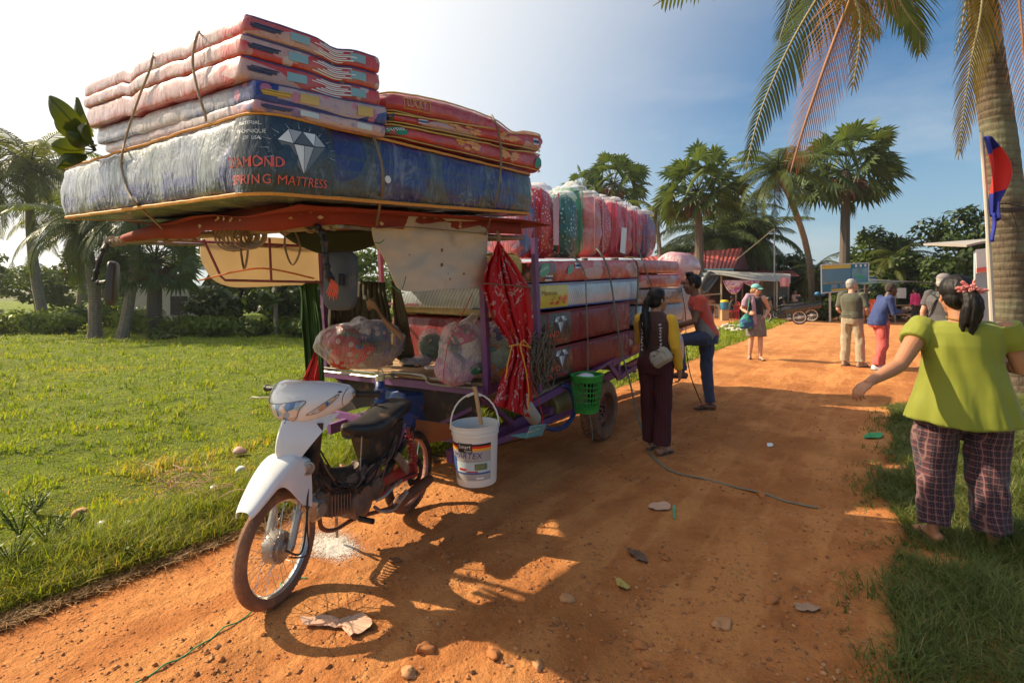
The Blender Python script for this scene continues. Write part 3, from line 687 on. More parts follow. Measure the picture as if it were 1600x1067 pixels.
 # --- film: a clear coat with crumpled normals over the print
def film(t,v,s1=9,s2=30,st=.6,d=.01,aniso=(1,1,.35)):
 q=t.map(v,aniso);cr_=t.noise(q,s1,4,.6,1.2);f=t.noise(t.map(v,(aniso[0],aniso[1],aniso[2])),s2,3,.6,.8)
 return t.bump(t.math('ADD',cr_,t.math('MULTIPLY',f,.35)),st,d)
def wrapmat(name,colfn,rough=.5,coat=.55,st=.6,d=.012,haze=.0,s1=9,s2=30,coatr=.1):
 t=NT(name);a=t.attr();s_,u_,z_=t.sep(a);o=t.obj();c=colfn(t,s_,u_,z_,o,a);nm=film(t,o,s1,s2,st,d)
 if haze:
  hn=t.step(t.noise(t.map(o,(1,1,.3),(0.5,.3,0)),7,6,.75,1.5),.52,.66);c=t.mix(t.math('MULTIPLY',hn,haze),c,(.72,.74,.72))
 return t.end(t.bsdf(c,rough,nrm=nm,coat=coat*.75,coatr=coatr,spec=.4))
def c_big(t,s,u,z,o,a):
 su=t.comb(s,u)
 c=t.mix(t.noise(o,3,3),(.032,.048,.062),(.07,.09,.10))
 blob=t.vor(t.map(su,(2.3,2.3,1),loc=(.42,-.15,0)),1.0,rnd=.35);navy=t.step(blob,.46,.44);c=t.mix(navy,c,(.008,.015,.13))
 pv=t.vor(su,26,'DISTANCE_TO_EDGE');near=t.step(t.vor(t.map(su,(2.6,2.6,1),loc=(.1,.42,0)),1.0,rnd=.5),.30,.26)
 c=t.mix(t.math('MULTIPLY',near,t.step(pv,.05,.02)),c,(.20,.22,.07));c=t.mix(t.math('MULTIPLY',near,t.math('MULTIPLY',t.step(pv,.08,.1),.55)),c,(.015,.03,.14))
 w=t.wave(t.comb(t.math('MULTIPLY',s,.5),u),5,5,2,d='Y');c=t.mix(t.math('MULTIPLY',t.step(w,.12,.03),.6),c,(.03,.045,.05))
 c=t.mix(t.math('MULTIPLY',t.step(u,.045,.035),.0),c,(.5,.2,.02))
 fr=t.math('MULTIPLY',t.step(s,-.10,-.3),t.step(t.math('ADD',u,t.math('MULTIPLY',t.noise(t.map(o,(1,1,.25)),12,5,.7,.5),.22)),.20,.245))
 c=t.mix(t.math('MULTIPLY',fr,.5),c,(.42,.47,.48))  # white glare of the plastic wrap painted into the upper front face
 return c
def c_red(hues,patches=.5,seed=0,pale=(.62,.42,.38)):
 def f(t,s,u,z,o,a):
  q=t.map(t.comb(s,u),(1,1,1),loc=(seed*1.7,seed*.3,0));n=t.noise(q,6,4,.6,.6);v=t.vor(t.map(q,(2.2,6,1)),1.3,out='Color',rnd=.8)
  c=t.mix(t.step(n,.42,.62),hues[0],hues[1]);x=t.sep(v)[0];c=t.mix(t.math('MULTIPLY',t.step(x,1-patches,1.02-patches),.8),c,pale)
  bl=t.step(t.vor(q,13),.34,.26);c=t.mix(t.math('MULTIPLY',bl,t.math('MULTIPLY',t.step(t.noise(q,2.5,2),.48,.56),.8)),c,hues[2])
  sp_=t.step(t.noise(t.map(q,(1,3,1)),24,3,.7),.58,.66);c=t.mix(t.math('MULTIPLY',sp_,.5),c,hues[3]if len(hues)>3 else(.35,.05,.05));return c
 return f
RED=(.62,.045,.035);PINK=(.70,.14,.12);ORG=(.80,.26,.03);MAR=(.20,.012,.018)
TX={'white':mat('print_white',(.8,.8,.78),.4,var=0,coat=.6),'red':mat('print_red',(.78,.10,.06),.4,var=0,coat=.6),'navy':mat('print_navy',(.02,.04,.16),.4,var=0,coat=.6),'green':mat('print_green',(.02,.25,.09),.4,var=.1,coat=.6),
'black':mat('print_black',(.012,.014,.016),.3,var=0,coat=.8),'gold':mat('print_gold',(.62,.40,.08),.4,var=.1,coat=.6),'orange':mat('print_orange',(.85,.30,.03),.45,var=.25,vs=20,coat=.7),'pale':mat('print_pale',(.62,.66,.66),.4,var=.2,vs=14,coat=.7),'cyan':mat('print_cyan',(.25,.42,.45),.4,var=.2,coat=.6),'pink':mat('print_pink',(.72,.32,.34),.4,var=.2,coat=.6),'yellow':mat('print_yellow',(.70,.52,.04),.4,var=.2,coat=.6)}
PIPE=mat('orange_piping',(.72,.30,.05),.6,var=.35,vs=90,bump=.8,bs=160)
BLUEPIPE=mat('blue_piping',(.06,.08,.30),.6,var=.3,vs=60)
def label_mat(name='diamond_label'):
 t=NT(name);o=t.obj();nm=film(t,o,16,46,.9,.012);return t.end(t.bsdf(t.mix(t.step(t.noise(t.map(o,(1,1,.5)),20,4,.7,1.2),.55,.7),(.012,.016,.02),(.10,.11,.11)),.4,nrm=nm,coat=1,coatr=.06))
LABEL=label_mat()
def facets(name):
 t=NT(name);o=t.obj();v=t.vor(o,22,out='Color');n=t.sep(v)[0];return t.end(t.bsdf(t.ramp(n,[(0,(.10,.10,.10)),(.45,(.35,.35,.36)),(1,(.9,.9,.92))]),.3,coat=1,nrm=film(t,o,20,60,.6,.01)))
FAC=facets('gem_print')
def gem(sl,parent,s0,z0,wd,hg,rays=True):
 H=sum(sl.th)/4;at=lambda x,y,off=.009:sl.at(s0+x*wd,z0+y*hg/H,off)[0]
 top=[(-.30,1),(0,1),(.30,1)];mid=[(-.5,.72),(-.22,.68),(.22,.68),(.5,.72)];bot=(0,0)
 m=M();tri=[((-.5,.72),(-.3,1),(-.22,.68)),((-.3,1),(0,1),(-.22,.68)),((0,1),(.22,.68),(-.22,.68)),((0,1),(.3,1),(.22,.68)),((.3,1),(.5,.72),(.22,.68)),
 ((-.5,.72),(-.22,.68),bot),((-.22,.68),(0,.68),bot),((0,.68),(.22,.68),bot),((.22,.68),(.5,.72),bot)]
 for i,tr in enumerate(tri):
  cx=sum(p[0]for p in tr)/3;cy=sum(p[1]for p in tr)/3;m.cur=i%3
  m.add([at(cx+(p[0]-cx)*.93,cy+(p[1]-cy)*.93)for p in tr],[(0,1,2)])
 if rays:
  for i in range(22):
   a=pi*(i+.5)/22*1.3-.45;r1=1.05+.25*(i%2);c=(.0,.55);m.cur=1
   p=[(c[0]+cos(a)*.62,c[1]+sin(a)*.5),(c[0]+cos(a)*r1*.62,c[1]+sin(a)*.5*r1)]
   nx,ny=-sin(a)*.008,cos(a)*.008;m.add([at(p[0][0]-nx,p[0][1]-ny),at(p[0][0]+nx,p[0][1]+ny),at(p[1][0],p[1][1])],[(0,1,2)])
 part(parent,'gem_emblem',m,[mat('gem_light',(.85,.85,.87),.25,var=.2,vs=30,coat=.6),mat('gem_mid',(.45,.45,.48),.25,var=.2,vs=30,coat=.6),mat('gem_dark',(.12,.12,.13),.25,var=.2,coat=.6)],False)
def slab_thing(name,label,cat,sl,mats,group=None,extra=None):
 b=sl.c[0];root=thing(name,label,cat,b,0,group);part(root,'cover',sl.build(),mats,True,45)
 if extra:extra(root,sl)
 return root
 # --- the big blue mattress over the cab
NF=PY(404,303,2.08);NR=TW(838,336,1.95);FF=PY(92,343,3.22);FR=FF+(NR-NF);FR.z+=.02
big=Slab(NF,NR,FR,FF,[.325,.27,.30,.295],.13,.03,.02,.009,7,1,step=.035,nh=9)
def bigx(root,sl):
 m=M();sl.seam(m,.985,.007,off=.0);part(root,'top_piping',m,PIPE);m=M();sl.seam(m,.02,.009,off=.0);part(root,'bottom_piping',m,PIPE)
 m=M();sl.patch(m,-.12,.30,.035,.955,.004,24,8);part(root,'label',m,LABEL)
 gem(sl,root,.15,.27,.20,.165)
 sl.write('DIAMOND',-.13,.33,.055,.010,width=.20,name='lettering',mats=TX['red'],parent=root);sl.write('SPRING MATTRESS',-.12,.13,.048,.010,width=.385,name='lettering',mats=TX['red'],parent=root)
 sl.write('MATERIAL',-.085,.84,.019,.010,width=.085,name='lettering',mats=TX['white'],parent=root);sl.write('TECHNIQUE',-.09,.74,.019,.010,width=.105,name='lettering',mats=TX['white'],parent=root);sl.write('OF USA',-.06,.66,.019,.010,width=.06,name='lettering',mats=TX['white'],parent=root)
 m=M();p,_=sl.at(.60,.36,.005);n=(sl.at(.60,.36,.02)[0]-p);m.lathe([(.0,.0),(.018,0),(.018,.004),(.0,.005)],p,n,14);part(root,'air_vent',m,TX['white'])
slab_thing('mattress','huge blue and grey wrapped mattress with the gem label, jutting out over the motorbike','mattress',big,wrapmat('blue_mattress',c_big,.5,1.33,1.,.016,.2,14,46,.05),'mattresses and quilts loaded on the cart',bigx)
# --- five thin folded mattresses stacked on its front corner
lay=[((398,173),(603,215),(165,239),'blue',16),((398,158),(605,196),(152,226),'navy',26),((376,122),(594,166),(136,200),'pink',36),((378,84),(594,142),(131,169),'rose',44),((382,50),(594,116),(132,152),'red',55)]
ztop=[(398,158,605,196,165,226),(398,122,605,166,152,200),(376,83,594,141,136,168),(380,49,594,115,131,151),(382,17,596,88,132,131)]
looks=[('mattress','pale pink thin mattress squeezed lowest in the front pile',c_red([(.55,.20,.22),(.60,.35,.38),(.10,.12,.35)],.4,1)),
('mattress','navy thin mattress with pink flowers, second from the bottom of the front pile',c_red([(.012,.02,.15),(.02,.035,.22),(.60,.16,.24),(.12,.16,.4)],.15,2)),
('mattress','third thin mattress of the front pile, red ends and white stripes',c_red([RED,(.58,.10,.10),(.7,.62,.6),(.45,.08,.08)],.2,3)),
('mattress','fourth thin mattress of the front pile, red with brown and white bands',c_red([RED,(.60,.14,.10),(.66,.58,.52),(.30,.16,.08)],.25,4)),
('mattress','topmost thin red mattress of the front pile, pinched down by the cord',c_red([RED,(.55,.10,.10),(.66,.52,.5),(.4,.05,.06)],.15,5))]
def frontwhite(fn):
 def f(t,s,u,z,o,a):
  c=fn(t,s,u,z,o,a);g_=t.math('MULTIPLY',t.step(s,-.10,-.22),t.step(t.math('ADD',z,t.math('MULTIPLY',t.noise(t.map(o,(1,1,.3)),10,5,.7,.6),.8)),.35,.75));return t.mix(t.math('MULTIPLY',g_,.6),c,(.50,.48,.46))  # plastic glare painted as white over the upper front faces
 return f
for i,(lo_,tp_,lk)in enumerate(zip(lay,ztop,looks)):
 Yn,Yr,Yf=2.10,2.52,3.16
 nf=PY(lo_[0][0],lo_[0][1],Yn);nr=PY(lo_[1][0],lo_[1][1],Yr);ff=PY(lo_[2][0],lo_[2][1],Yf);fr=ff+(nr-nf)
 t1=PY(tp_[0],tp_[1],Yn).z-nf.z;t2=PY(tp_[2],tp_[3],Yr).z-nr.z;t3=PY(tp_[4],tp_[5],Yf).z-ff.z
 pin=(lambda a,b,i=i:-(.004+.0065*i)*math.exp(-((b-.62)/.035)**2)-(.002+.004*i)*math.exp(-((b-.27)/.035)**2)-(.0+.006*i)*math.exp(-((a-.62)/.10)**2)-.001*i)
 pinb=(lambda a,b,i=i:(-(.0055*i)*math.exp(-((b-.62)/.035)**2)-(.003*i)*math.exp(-((b-.27)/.035)**2)-(.005*i)*math.exp(-((a-.62)/.10)**2)))
 th=[max(.05,t1-.004),max(.05,t2-.004),max(.055,t3-.004),max(.055,t3-.004)]
 sl=Slab(nf,nr,fr,ff,th,.02,.009,.006,.005,11,i+3,pin,pinb,step=.03,nh=4)
 def ex(root,sl,i=i):
  e=0
  m=M();sl.seam(m,.96,.003,0,sl.La,.000);part(root,'piping',m,BLUEPIPE)
  cols=[('pale','cyan'),('gold','green'),('cyan','pale'),('cyan','pale'),('cyan','pale')][i]
  m=M();sl.patch(m,.17,.25,.30,.74,.005);part(root,'print_panel',m,TX[cols[0]]);m=M();sl.patch(m,sl.La-.16,sl.La-.085,.25,.75,.005);part(root,'print_panel',m,TX[cols[0]])
  m=M();sl.seam(m,.5,.006,.015,.13,.002);sl.seam(m,.40,.004,.02,.11,.002);sl.seam(m,.62,.003,.03,.14,.002)
  part(root,'print_panel',m,TX['navy' if i!=1 else 'gold'])
  if i>=2:
   m=M()
   for q in range(7):sl.patch(m,.27+.021*(q*5%4),.40+.017*(q*3%5),.10+q*.115,.155+q*.115+.02*(q%2),.005,6,1)
   part(root,'stripes',m,TX['white'])
 slab_thing('mattress',lk[1],'mattress',sl,wrapmat('thin_mattress',frontwhite(lk[2]),.4,1.0,.9,.012,.04,15,48,.05),'mattresses and quilts loaded on the cart',ex)
 # --- the three red ones behind them
red3=[((604,213),(849,270),(604,184),(849,238),'lower red mattress with orange flowers beside the front pile',1.98,ORG),((606,186),(845,240),(606,174),(845,209),'middle red mattress with orange flowers and a small flag patch beside the front pile',1.99,ORG),((598,176),(845,232),(598,143),(845,210),'topmost puffy red quilt with gold edges behind the front pile',2.0,(.62,.2,.05))]
zz=[(213,270,190,240),(189,238,174,211),(173,232,140,206)]
for i,(a,b,c_,d_,lb,w,o3)in enumerate(red3):
 ys=zz[i];p0=TW(605,ys[0],w);p1=TW(848,ys[1],w);t0=TW(605,ys[2],w).z-p0.z;t1=TW(848,ys[3],w).z-p1.z
 if i==2:t1*=.85
 q=Vector((-LY,LX,0))*1.25;tf=(lambda a,b,i=i:(-.035*math.exp(-((a-.74)/.07)**2)+.035*sin(pi*min(1,a/.7))if i==2 else-.012*math.exp(-((a-.72)/.07)**2)))
 bf=(lambda a,b,i=i:(-.012*math.exp(-((a-.72)/.07)**2)if i==2 else 0))
 sl=Slab(p0,p1,p1+q,p0+q,[t0-.004,t1-.004,t1-.004,t0-.004],.06,.03,.02 if i==2 else .01,.008,10,20+i,tf,bf,step=.035,nh=5)
 def ex(root,sl,i=i):
  m=M();sl.seam(m,.93,.005,-.3,sl.La,.002);part(root,'piping',m,TX['gold']);m=M();sl.seam(m,.06,.004,-.3,sl.La,.002);part(root,'piping',m,TX['gold'])
  if i<2:
   m=M();sl.patch(m,-.22,-.01+.04*i,.1,.9,.004);part(root,'label',m,LABEL)
   m=M();pts=[(cos(a)*.062,sin(a)*.3)for a in[2*pi*k/18 for k in range(18)]]
   cx=.05+.0*i-(.11 if i else 0);rr=[sl.at(cx+x+y*.05,.5+y,.007)[0]for x,y in pts];m.add(rr,[tuple(range(18))]);rr=[sl.at(sl.La-.1+x*.6+y*.05,.45+y,.007)[0]for x,y in pts]
   part(root,'oval_badge',m,TX['green'])
   if i==0:m=M();m.add(rr,[tuple(range(18))]);part(root,'oval_badge',m,TX['green'])
   sl.write('sussex',cx-.05,.36,.045,.0095,width=.10,rot=.28,name='lettering',mats=TX['white'],parent=root)
   for q0 in((.19,)if i else(-.19,))+((sl.La-.16,)if i else()):
    m=M();sl.patch(m,q0,q0+.07,.28,.74,.006,2,1);part(root,'flag_patch',m,TX['white']);m=M();sl.patch(m,q0,q0+.07,.42,.60,.0075,2,1);part(root,'flag_stripe',m,TX['navy']);m=M();sl.patch(m,q0,q0+.07,.26,.31,.0075,2,1);sl.patch(m,q0,q0+.07,.71,.76,.0075,2,1);part(root,'flag_stripe',m,TX['red'])
   for k in range(26):
    if k%13==0:m=M();rng=random.Random(i+k)
    cx=.45+rng.random()*.28 if k<13 else .92+rng.random()*.18;cy=.3+rng.random()*.45;r_=rng.uniform(.014,.03)
    m.add([sl.at(cx+cos(a)*r_*(1.5+.4*cos(3*a)),cy+sin(a)*r_*9*(.5+.2*cos(5*a)),.004+k*.0003)[0]for a in[2*pi*q/14 for q in range(14)]],[tuple(range(14))])
    if k%13==12:part(root,'flower_print',m,TX['orange'])
  else:
   m=M();sl.seam(m,.25,.002,.08,.27,.004);m.tube([sl.at(.08,z,.004)[0]for z in(.25,.5,.72)],.002,4);m.tube([sl.at(.27,z,.004)[0]for z in(.25,.5,.72)],.002,4);sl.seam(m,.72,.002,.08,.27,.004);part(root,'label_border',m,TX['gold']);sl.write('LUCKY',.10,.36,.055,.007,width=.14,name='lettering',mats=TX['gold'],parent=root)
 slab_thing('mattress' if i<2 else 'quilt',lb,'mattress' if i<2 else 'quilt',sl,wrapmat('red_mattress',c_red([RED,(.50,.05,.05),(.70,.12,.06),(.40,.03,.03)],.05,7+i),.4,.9,.7,.01,.12,10,36),'mattresses and quilts loaded on the cart',ex)
 # --- stacks on the bed: near stack (front) and rear stack
def bed_slab(x0,y0,x1,y1,ty0,ty1,W_=1.6,w=2.4,**k):
 p0=TW(x0,y0,w);p1=TW(x1,y1,w);t0=TW(x0,ty0,w).z-p0.z;t1=TW(x1,ty1,w).z-p1.z;q=Vector((-LY,LX,0))*W_
 return Slab(p0,p1,p1+q,p0+q,[t0-.005,t1-.005,t1-.005,t0-.005],k.pop('rc',.05),k.pop('re',.022),k.pop('puff',.012),k.pop('wr',.006),9,k.pop('seed',1),step=.04,nh=6,**k)
def c_spring(t,s,u,z,o,a):
 q=t.comb(s,u);n=t.noise(q,9,5,.65,.8);c=t.mix(n,(.15,.006,.012),(.32,.014,.022));g_=t.step(t.vor(t.map(q,(5,9,1)),1.4,'DISTANCE_TO_EDGE'),.05,.02);c=t.mix(t.math('MULTIPLY',g_,.4),c,(.26,.03,.035))
 pl=t.math('MULTIPLY',t.step(s,1.35,1.7),t.step(t.noise(q,11,5,.7,1),.46,.6));return t.mix(t.math('MULTIPLY',pl,.5),c,(.50,.28,.24))
def c_silver(t,s,u,z,o,a):
 q=t.comb(s,u);w=t.wave(t.map(q,(1,1,1),(0,0,.5)),9,1.5,2);c=t.mix(w,(.36,.42,.46),(.62,.66,.68));return t.mix(t.math('MULTIPLY',t.step(t.noise(q,7,4,.7),.55,.62),.35),c,(.30,.34,.38))
def diam(root,sl):
 m=M();sl.patch(m,-.55,.40,.03,.96,.004);part(root,'label',m,LABEL);gem(sl,root,.20,.36,.24,.155)
 sl.write('DIAMOND',-.30,.28,.075,.009,width=.46,name='lettering',mats=TX['red'],parent=root);sl.write('SPRING MATTRESS',-.36,.09,.055,.009,width=.66,name='lettering',mats=TX['red'],parent=root)
 sl.write('MATERIAL',-.24,.82,.028,.009,width=.14,name='lettering',mats=TX['white'],parent=root);sl.write('TECHNIQUE',-.26,.71,.028,.009,width=.16,name='lettering',mats=TX['white'],parent=root)
 m=M();sl.seam(m,.985,.007,-.6,sl.La);part(root,'piping',m,mat('red_piping',(.30,.05,.05),.6))
GRP='mattresses and quilts loaded on the cart'
slab_thing('mattress','dark red gem label mattress lying lowest on the cart bed above the green basket','mattress',bed_slab(857,598,984,555,545,516,seed=31),wrapmat('dark_red_mattress',c_spring,.45,.45,.9,.014,.0,16,50),GRP,diam)
slab_thing('mattress','dark red gem label mattress in the near stack, directly under the silver one','mattress',bed_slab(855,544,985,514,488,470,seed=32),wrapmat('dark_red_mattress',c_spring,.45,.45,.9,.014,.0,16,50),GRP,diam)
def silv(root,sl):
 m=M();sl.seam(m,.03,.006,-.6,sl.La);part(root,'piping',m,BLUEPIPE);m=M();sl.seam(m,.975,.010,-.6,sl.tot*.5);part(root,'piping',m,mat('pale_blue_piping',(.40,.46,.62),.6,var=.4,vs=70))
 m=M();sl.patch(m,.13,.62,.05,.93,.004);part(root,'label',m,TX['yellow']);m=M();rng=random.Random(4)
 for k in range(16):
  cx=.25+rng.random()*.34;cy=.2+rng.random()*.3;r_=rng.uniform(.015,.035);m.add([sl.at(cx+cos(a)*r_,cy+sin(a)*r_*3.2*.7,.006+k*.0002)[0]for a in[2*pi*q/10 for q in range(10)]],[tuple(range(10))])
 part(root,'flower_print',m,TX['red'])
 m=M();sl.patch(m,-.40,.13,.05,.93,.004);part(root,'label',m,mat('brown_label',(.32,.22,.16),.4,var=.5,vs=9,coat=.8));sl.write('Mattress',.14,.55,.06,.008,width=.26,name='lettering',mats=mat('print_brown',(.25,.13,.05),.5),parent=root)
slab_thing('mattress','silver white mattress with a yellow flower label, under the row of red boxes','mattress',bed_slab(829,486,999,468,444,435,seed=33,w=2.42),wrapmat('silver_mattress',c_silver,.3,1,.5,.010,.3,12,40),GRP,silv)
def redrow(root,sl):
 m=M();sl.patch(m,-.3,.36,.06,.94,.004);part(root,'label',m,mat('dark_red_label',(.12,.02,.02),.3,var=.4,vs=10,coat=1,bump=.6,bs=18))
 for cx,rx in((.16,.085),(.62,.06)):m=M();m.add([sl.at(cx+cos(a)*rx+sin(a)*.03,.58+sin(a)*.34*(rx/.085),.007)[0]for a in[2*pi*q/18 for q in range(18)]],[tuple(range(18))]);part(root,'oval_badge',m,TX['green'])
 sl.write('sussex',.085,.47,.05,.009,width=.15,rot=.3,name='lettering',mats=TX['white'],parent=root)
 for q0,z0 in((.18,.05),(.72,.62)):
  m=M();sl.patch(m,q0,q0+.12,z0,z0+.28,.006,2,1);part(root,'flag_patch',m,TX['white']);m=M();sl.patch(m,q0,q0+.12,z0+.09,z0+.19,.008,2,1);part(root,'flag_stripe',m,TX['navy'])
pk=c_red([(.62,.045,.04),(.68,.14,.11),(.62,.08,.04),(.66,.40,.36)],.3,12)
slab_thing('mattress','red plastic wrapped mattress with a green oval badge, directly under the standing pillows','mattress',bed_slab(832,442,998,434,408,405,seed=34,w=2.4),wrapmat('pink_red_mattress',pk,.35,.8,.9,.014,.1,11,34),GRP,redrow)
rs=[(985,556,1066,520,518,500,'maroon mattress lowest in the rear stack',c_red([MAR,(.30,.03,.04),(.4,.1,.08)],.2,41)),(1000,510,1067,500,477,473,'silver mattress in the rear stack above the maroon one',c_silver),
(1000,476,1067,472,452,449,'brown flowered mattress in the rear stack',c_red([(.20,.12,.08),(.34,.20,.14),(.40,.09,.04),(.5,.40,.34)],.3,43)),(999,451,1064,448,428,428,'pink red box mattress second from the top of the rear stack',pk),(1000,427,1061,427,405,408,'pink red box mattress on top of the rear stack',c_red([(.52,.08,.07),(.60,.20,.17),(.6,.1,.07)],.3,45))]
for i,(x0,y0,x1,y1,ty0,ty1,lb,cf)in enumerate(rs):
 slab_thing('mattress',lb,'mattress',bed_slab(x0,y0,x1,y1,ty0,ty1,seed=50+i,w=2.38+.015*(i%2)),wrapmat('rear_mattress',cf,.4,.8,.8,.013,.12,12,38),GRP)
 # --- standing quilts in bags
CLEAR=None
def clear_mat(name='clear_plastic',a=.22,s1=14,tint=(.9,.9,.9)):
 t=NT(name);o=t.obj();nm=film(t,o,s1,50,.9,.012);lw=t.n('ShaderNodeLayerWeight');lw.inputs[0].default_value=.35;t.put(lw.inputs['Normal'],nm)
 tr=t.n('ShaderNodeBsdfTransparent');t.put(tr.inputs[0],tint);gl=t.bsdf(tint,.12,spec=.9,nrm=nm);return t.end(t.mixs(t.math('MULTIPLY_ADD',lw.outputs[1],.75,a,clamp=True),tr.outputs[0],gl))
CLEAR=clear_mat('clear_plastic',.05)
def quiltmat(cols,dots=None,seed=0):
 t=NT('quilt_print');o=t.obj();n=t.noise(o,5,4,.6,.8);c=t.mix(t.step(n,.42,.6),cols[0],cols[1])
 if dots:c=t.mix(t.step(t.vor(t.map(o,loc=(seed,0,0)),dots[0],rnd=.7),.28,.2),c,dots[1])
 c=t.mix(t.step(t.noise(o,15,4,.7),.62,.7),c,cols[2]);return t.end(t.bsdf(c,.5,nrm=film(t,o,12,44,1.,.02),coat=.8,coatr=.05))
QU=[(829,15,292,405,((.60,.16,.22),(.10,.18,.36),(.72,.55,.55)),None,'pink and white quilt in a bag, first of the row beside the big blue mattress'),
(859,38,286,406,((.62,.012,.018),(.50,.01,.015),(.66,.05,.06)),(30,(.85,.75,.75)),'biggest bright red quilt bag of the standing row'),
(896,29,298,405,((.02,.10,.09),(.03,.15,.12),(.10,.22,.16)),(24,(.55,.65,.62)),'dark teal quilt bag with white dots, right of the biggest red one'),
(917,20,288,406,((.03,.20,.09),(.05,.26,.12),(.30,.38,.3)),None,'green quilt bag with its plastic gathered to a point'),
(936,18,298,404,((.62,.16,.16),(.66,.30,.28),(.70,.50,.46)),None,'pale pink quilt bag between the green one and the red dotted one'),
(950,17,303,404,((.60,.05,.07),(.50,.05,.06),(.75,.5,.5)),(40,(.8,.7,.7)),'red quilt bag with fine white dots'),
(971,20,308,404,((.66,.05,.08),(.62,.06,.09),(.6,.3,.3)),None,'crimson quilt bag with a long white paper label'),
(985,16,316,404,((.58,.05,.07),(.62,.15,.15),(.55,.1,.1)),None,'red quilt bag tied round its waist, after the one with the paper label'),
(1001,15,322,403,((.52,.05,.08),(.48,.06,.09),(.60,.2,.2)),None,'rose red quilt bag second from the rear of the row'),
(1020,21,328,404,((.34,.06,.10),(.16,.12,.26),(.60,.38,.36)),(26,(.62,.2,.12)),'dark patterned quilt bag last in the row')]
for i,(cx,wpx,y0,y1,cols,dots,lb)in enumerate(QU):
 w=2.5 if i!=3 else 2.62;b=TW(cx,y1,w);tp=TW(cx,y0,w);H=tp.z-b.z;l0=LW(*TW(cx-wpx/2,y1,w)[:2])[0];l1=LW(*TW(cx+wpx/2,y1,w)[:2])[0]
 th=(l1-l0)*1.02;lc=(l0+l1)/2;zb=b.z;dw=.52;rng=random.Random(i);lean=rng.uniform(-.02,.03)
 root=thing('quilt_bag',lb,'quilt bag',T(lc,w+dw/2,zb),0,'bagged quilts standing in a row on the load');m=M();rings=[]
 for k in range(15):
  t_=k/14;e=min(1,(sin(pi*min(1,max(0,t_*1.02)))**.16+.02))if 0<t_<1 else .6
  waist=1-(.22*math.exp(-((t_-.5)/.07)**2)if i in(4,7)else 0);r_=[]
  for j in range(28):
   a=2*pi*j/28;ca,sa=cos(a),sin(a);q=3.4;rr=(abs(ca)**q+abs(sa)**q)**(-1/q)
   bulge=1+.10*mn.noise(Vector((a*1.3,t_*5,i*3.1)))+.05*mn.noise(Vector((a*5,t_*14,i)))
   r_.append(T(lc+lean*t_+ca*rr*th/2*e*waist*bulge,w+dw/2+sa*rr*dw/2*e*bulge,zb+.004+H*(.02+.93*t_)))
  rings.append(r_)
 m.loft(rings);part(root,'quilt',m,quiltmat(cols,dots,i),True,0)
 m=M();rings=[]
 for k in range(9):
  t_=k/8;r_=[]
  for j in range(18):
   a=2*pi*j/18;q=(1-t_)**.6*.95+.08;zz_=.93+.09*t_+.03*mn.noise(Vector((a*3,t_*4,i+9.)))
   r_.append(T(lc+lean+cos(a)*th/2*q*(1+.25*mn.noise(Vector((a*3,i,t_*3))))+.02*t_,w+dw/2+sin(a)*dw/2*q-.1*t_,zb+H*(zz_-(.03 if t_<.2 else 0))+(.03 if i==3 and t_>.8 else 0)))
  rings.append(r_)
 m.loft(rings,False);part(root,'bag_top',m,CLEAR,True,0)
 m=M();m.tube([T(lc-th*.36,w+.004,zb+H*.1+H*.8*k/12)+mn.noise_vector(Vector((i,k*.9,0)))*.006 for k in range(13)],.006,5);QP=mat('quilt_piping',mul(cols[1],1.3),.5,coat=.5);part(root,'piping',m,QP);m=M()
 m.tube([T(lc+th*.36,w+.004,zb+H*.1+H*.8*k/12)+mn.noise_vector(Vector((i+5,k*.9,0)))*.006 for k in range(13)],.006,5);part(root,'piping',m,QP)
 if i==6:
  m=M();m.grid(lambda u,v:T(l0+th*.30+th*.42*u+th*.12*v,w-.012-.02*sin(u*pi),zb+H*(.08+.42*v)),5,8,.002);part(root,'paper_label',m,TX['white'])
 if i in(1,):
  m=M();m.grid(lambda u,v:T(l1-th*.42+th*.22*u,w-.016,zb+H*(.2+.62*v))+mn.noise_vector(Vector((u*2,v*8,1)))*.006,4,10,.003);part(root,'printed_band',m,TX['pink'])
slab_thing('quilt_bale','pale plastic wrapped bale under the pink roll at the very rear of the cart','bale',Slab(T(8.0,2.45,.95),T(8.85,2.45,.98),T(8.85,3.9,.98),T(8.0,3.9,.95),.70,.06,.04,.03,.012,8,71,step=.05),wrapmat('bale_plastic',c_red([(.45,.30,.26),(.55,.42,.38),(.5,.12,.1)],.2,71),.4,1,.9,.014,.2),GRP)
m=M();c0=T(8.02,2.62,1.80);d_=V(LX,LY,.03).normalized()
m.lathe([(.02,-.02),(.20,0),(.235,.05),(.24,.4),(.235,.75),(.20,.80),(.14,.79),(.06,.81),(.02,.8)],c0+V(0,0,.1),d_,28);m.wob(.012,5,3)
r_=thing('quilt_roll','big pink rolled quilt lying behind the rear stack beside the young man in red','quilt roll',c0);part(r_,'roll',m,quiltmat(((.74,.30,.34),(.78,.50,.50),(.6,.12,.25)),None,3),True,50)
m=M();e_=c0+V(0,0,.1)+d_*.8;sx=V(-LY,LX,0)
for k in range(7):a=k*.9;m.grid(lambda u,v:e_+(sx*cos(a+u*.9)+V(0,0,1)*sin(a+u*.9))*(.2-.05*v)+d_*v*(.10+.07*sin(k*2.1)),4,4)
part(r_,'plastic_end',m,CLEAR)
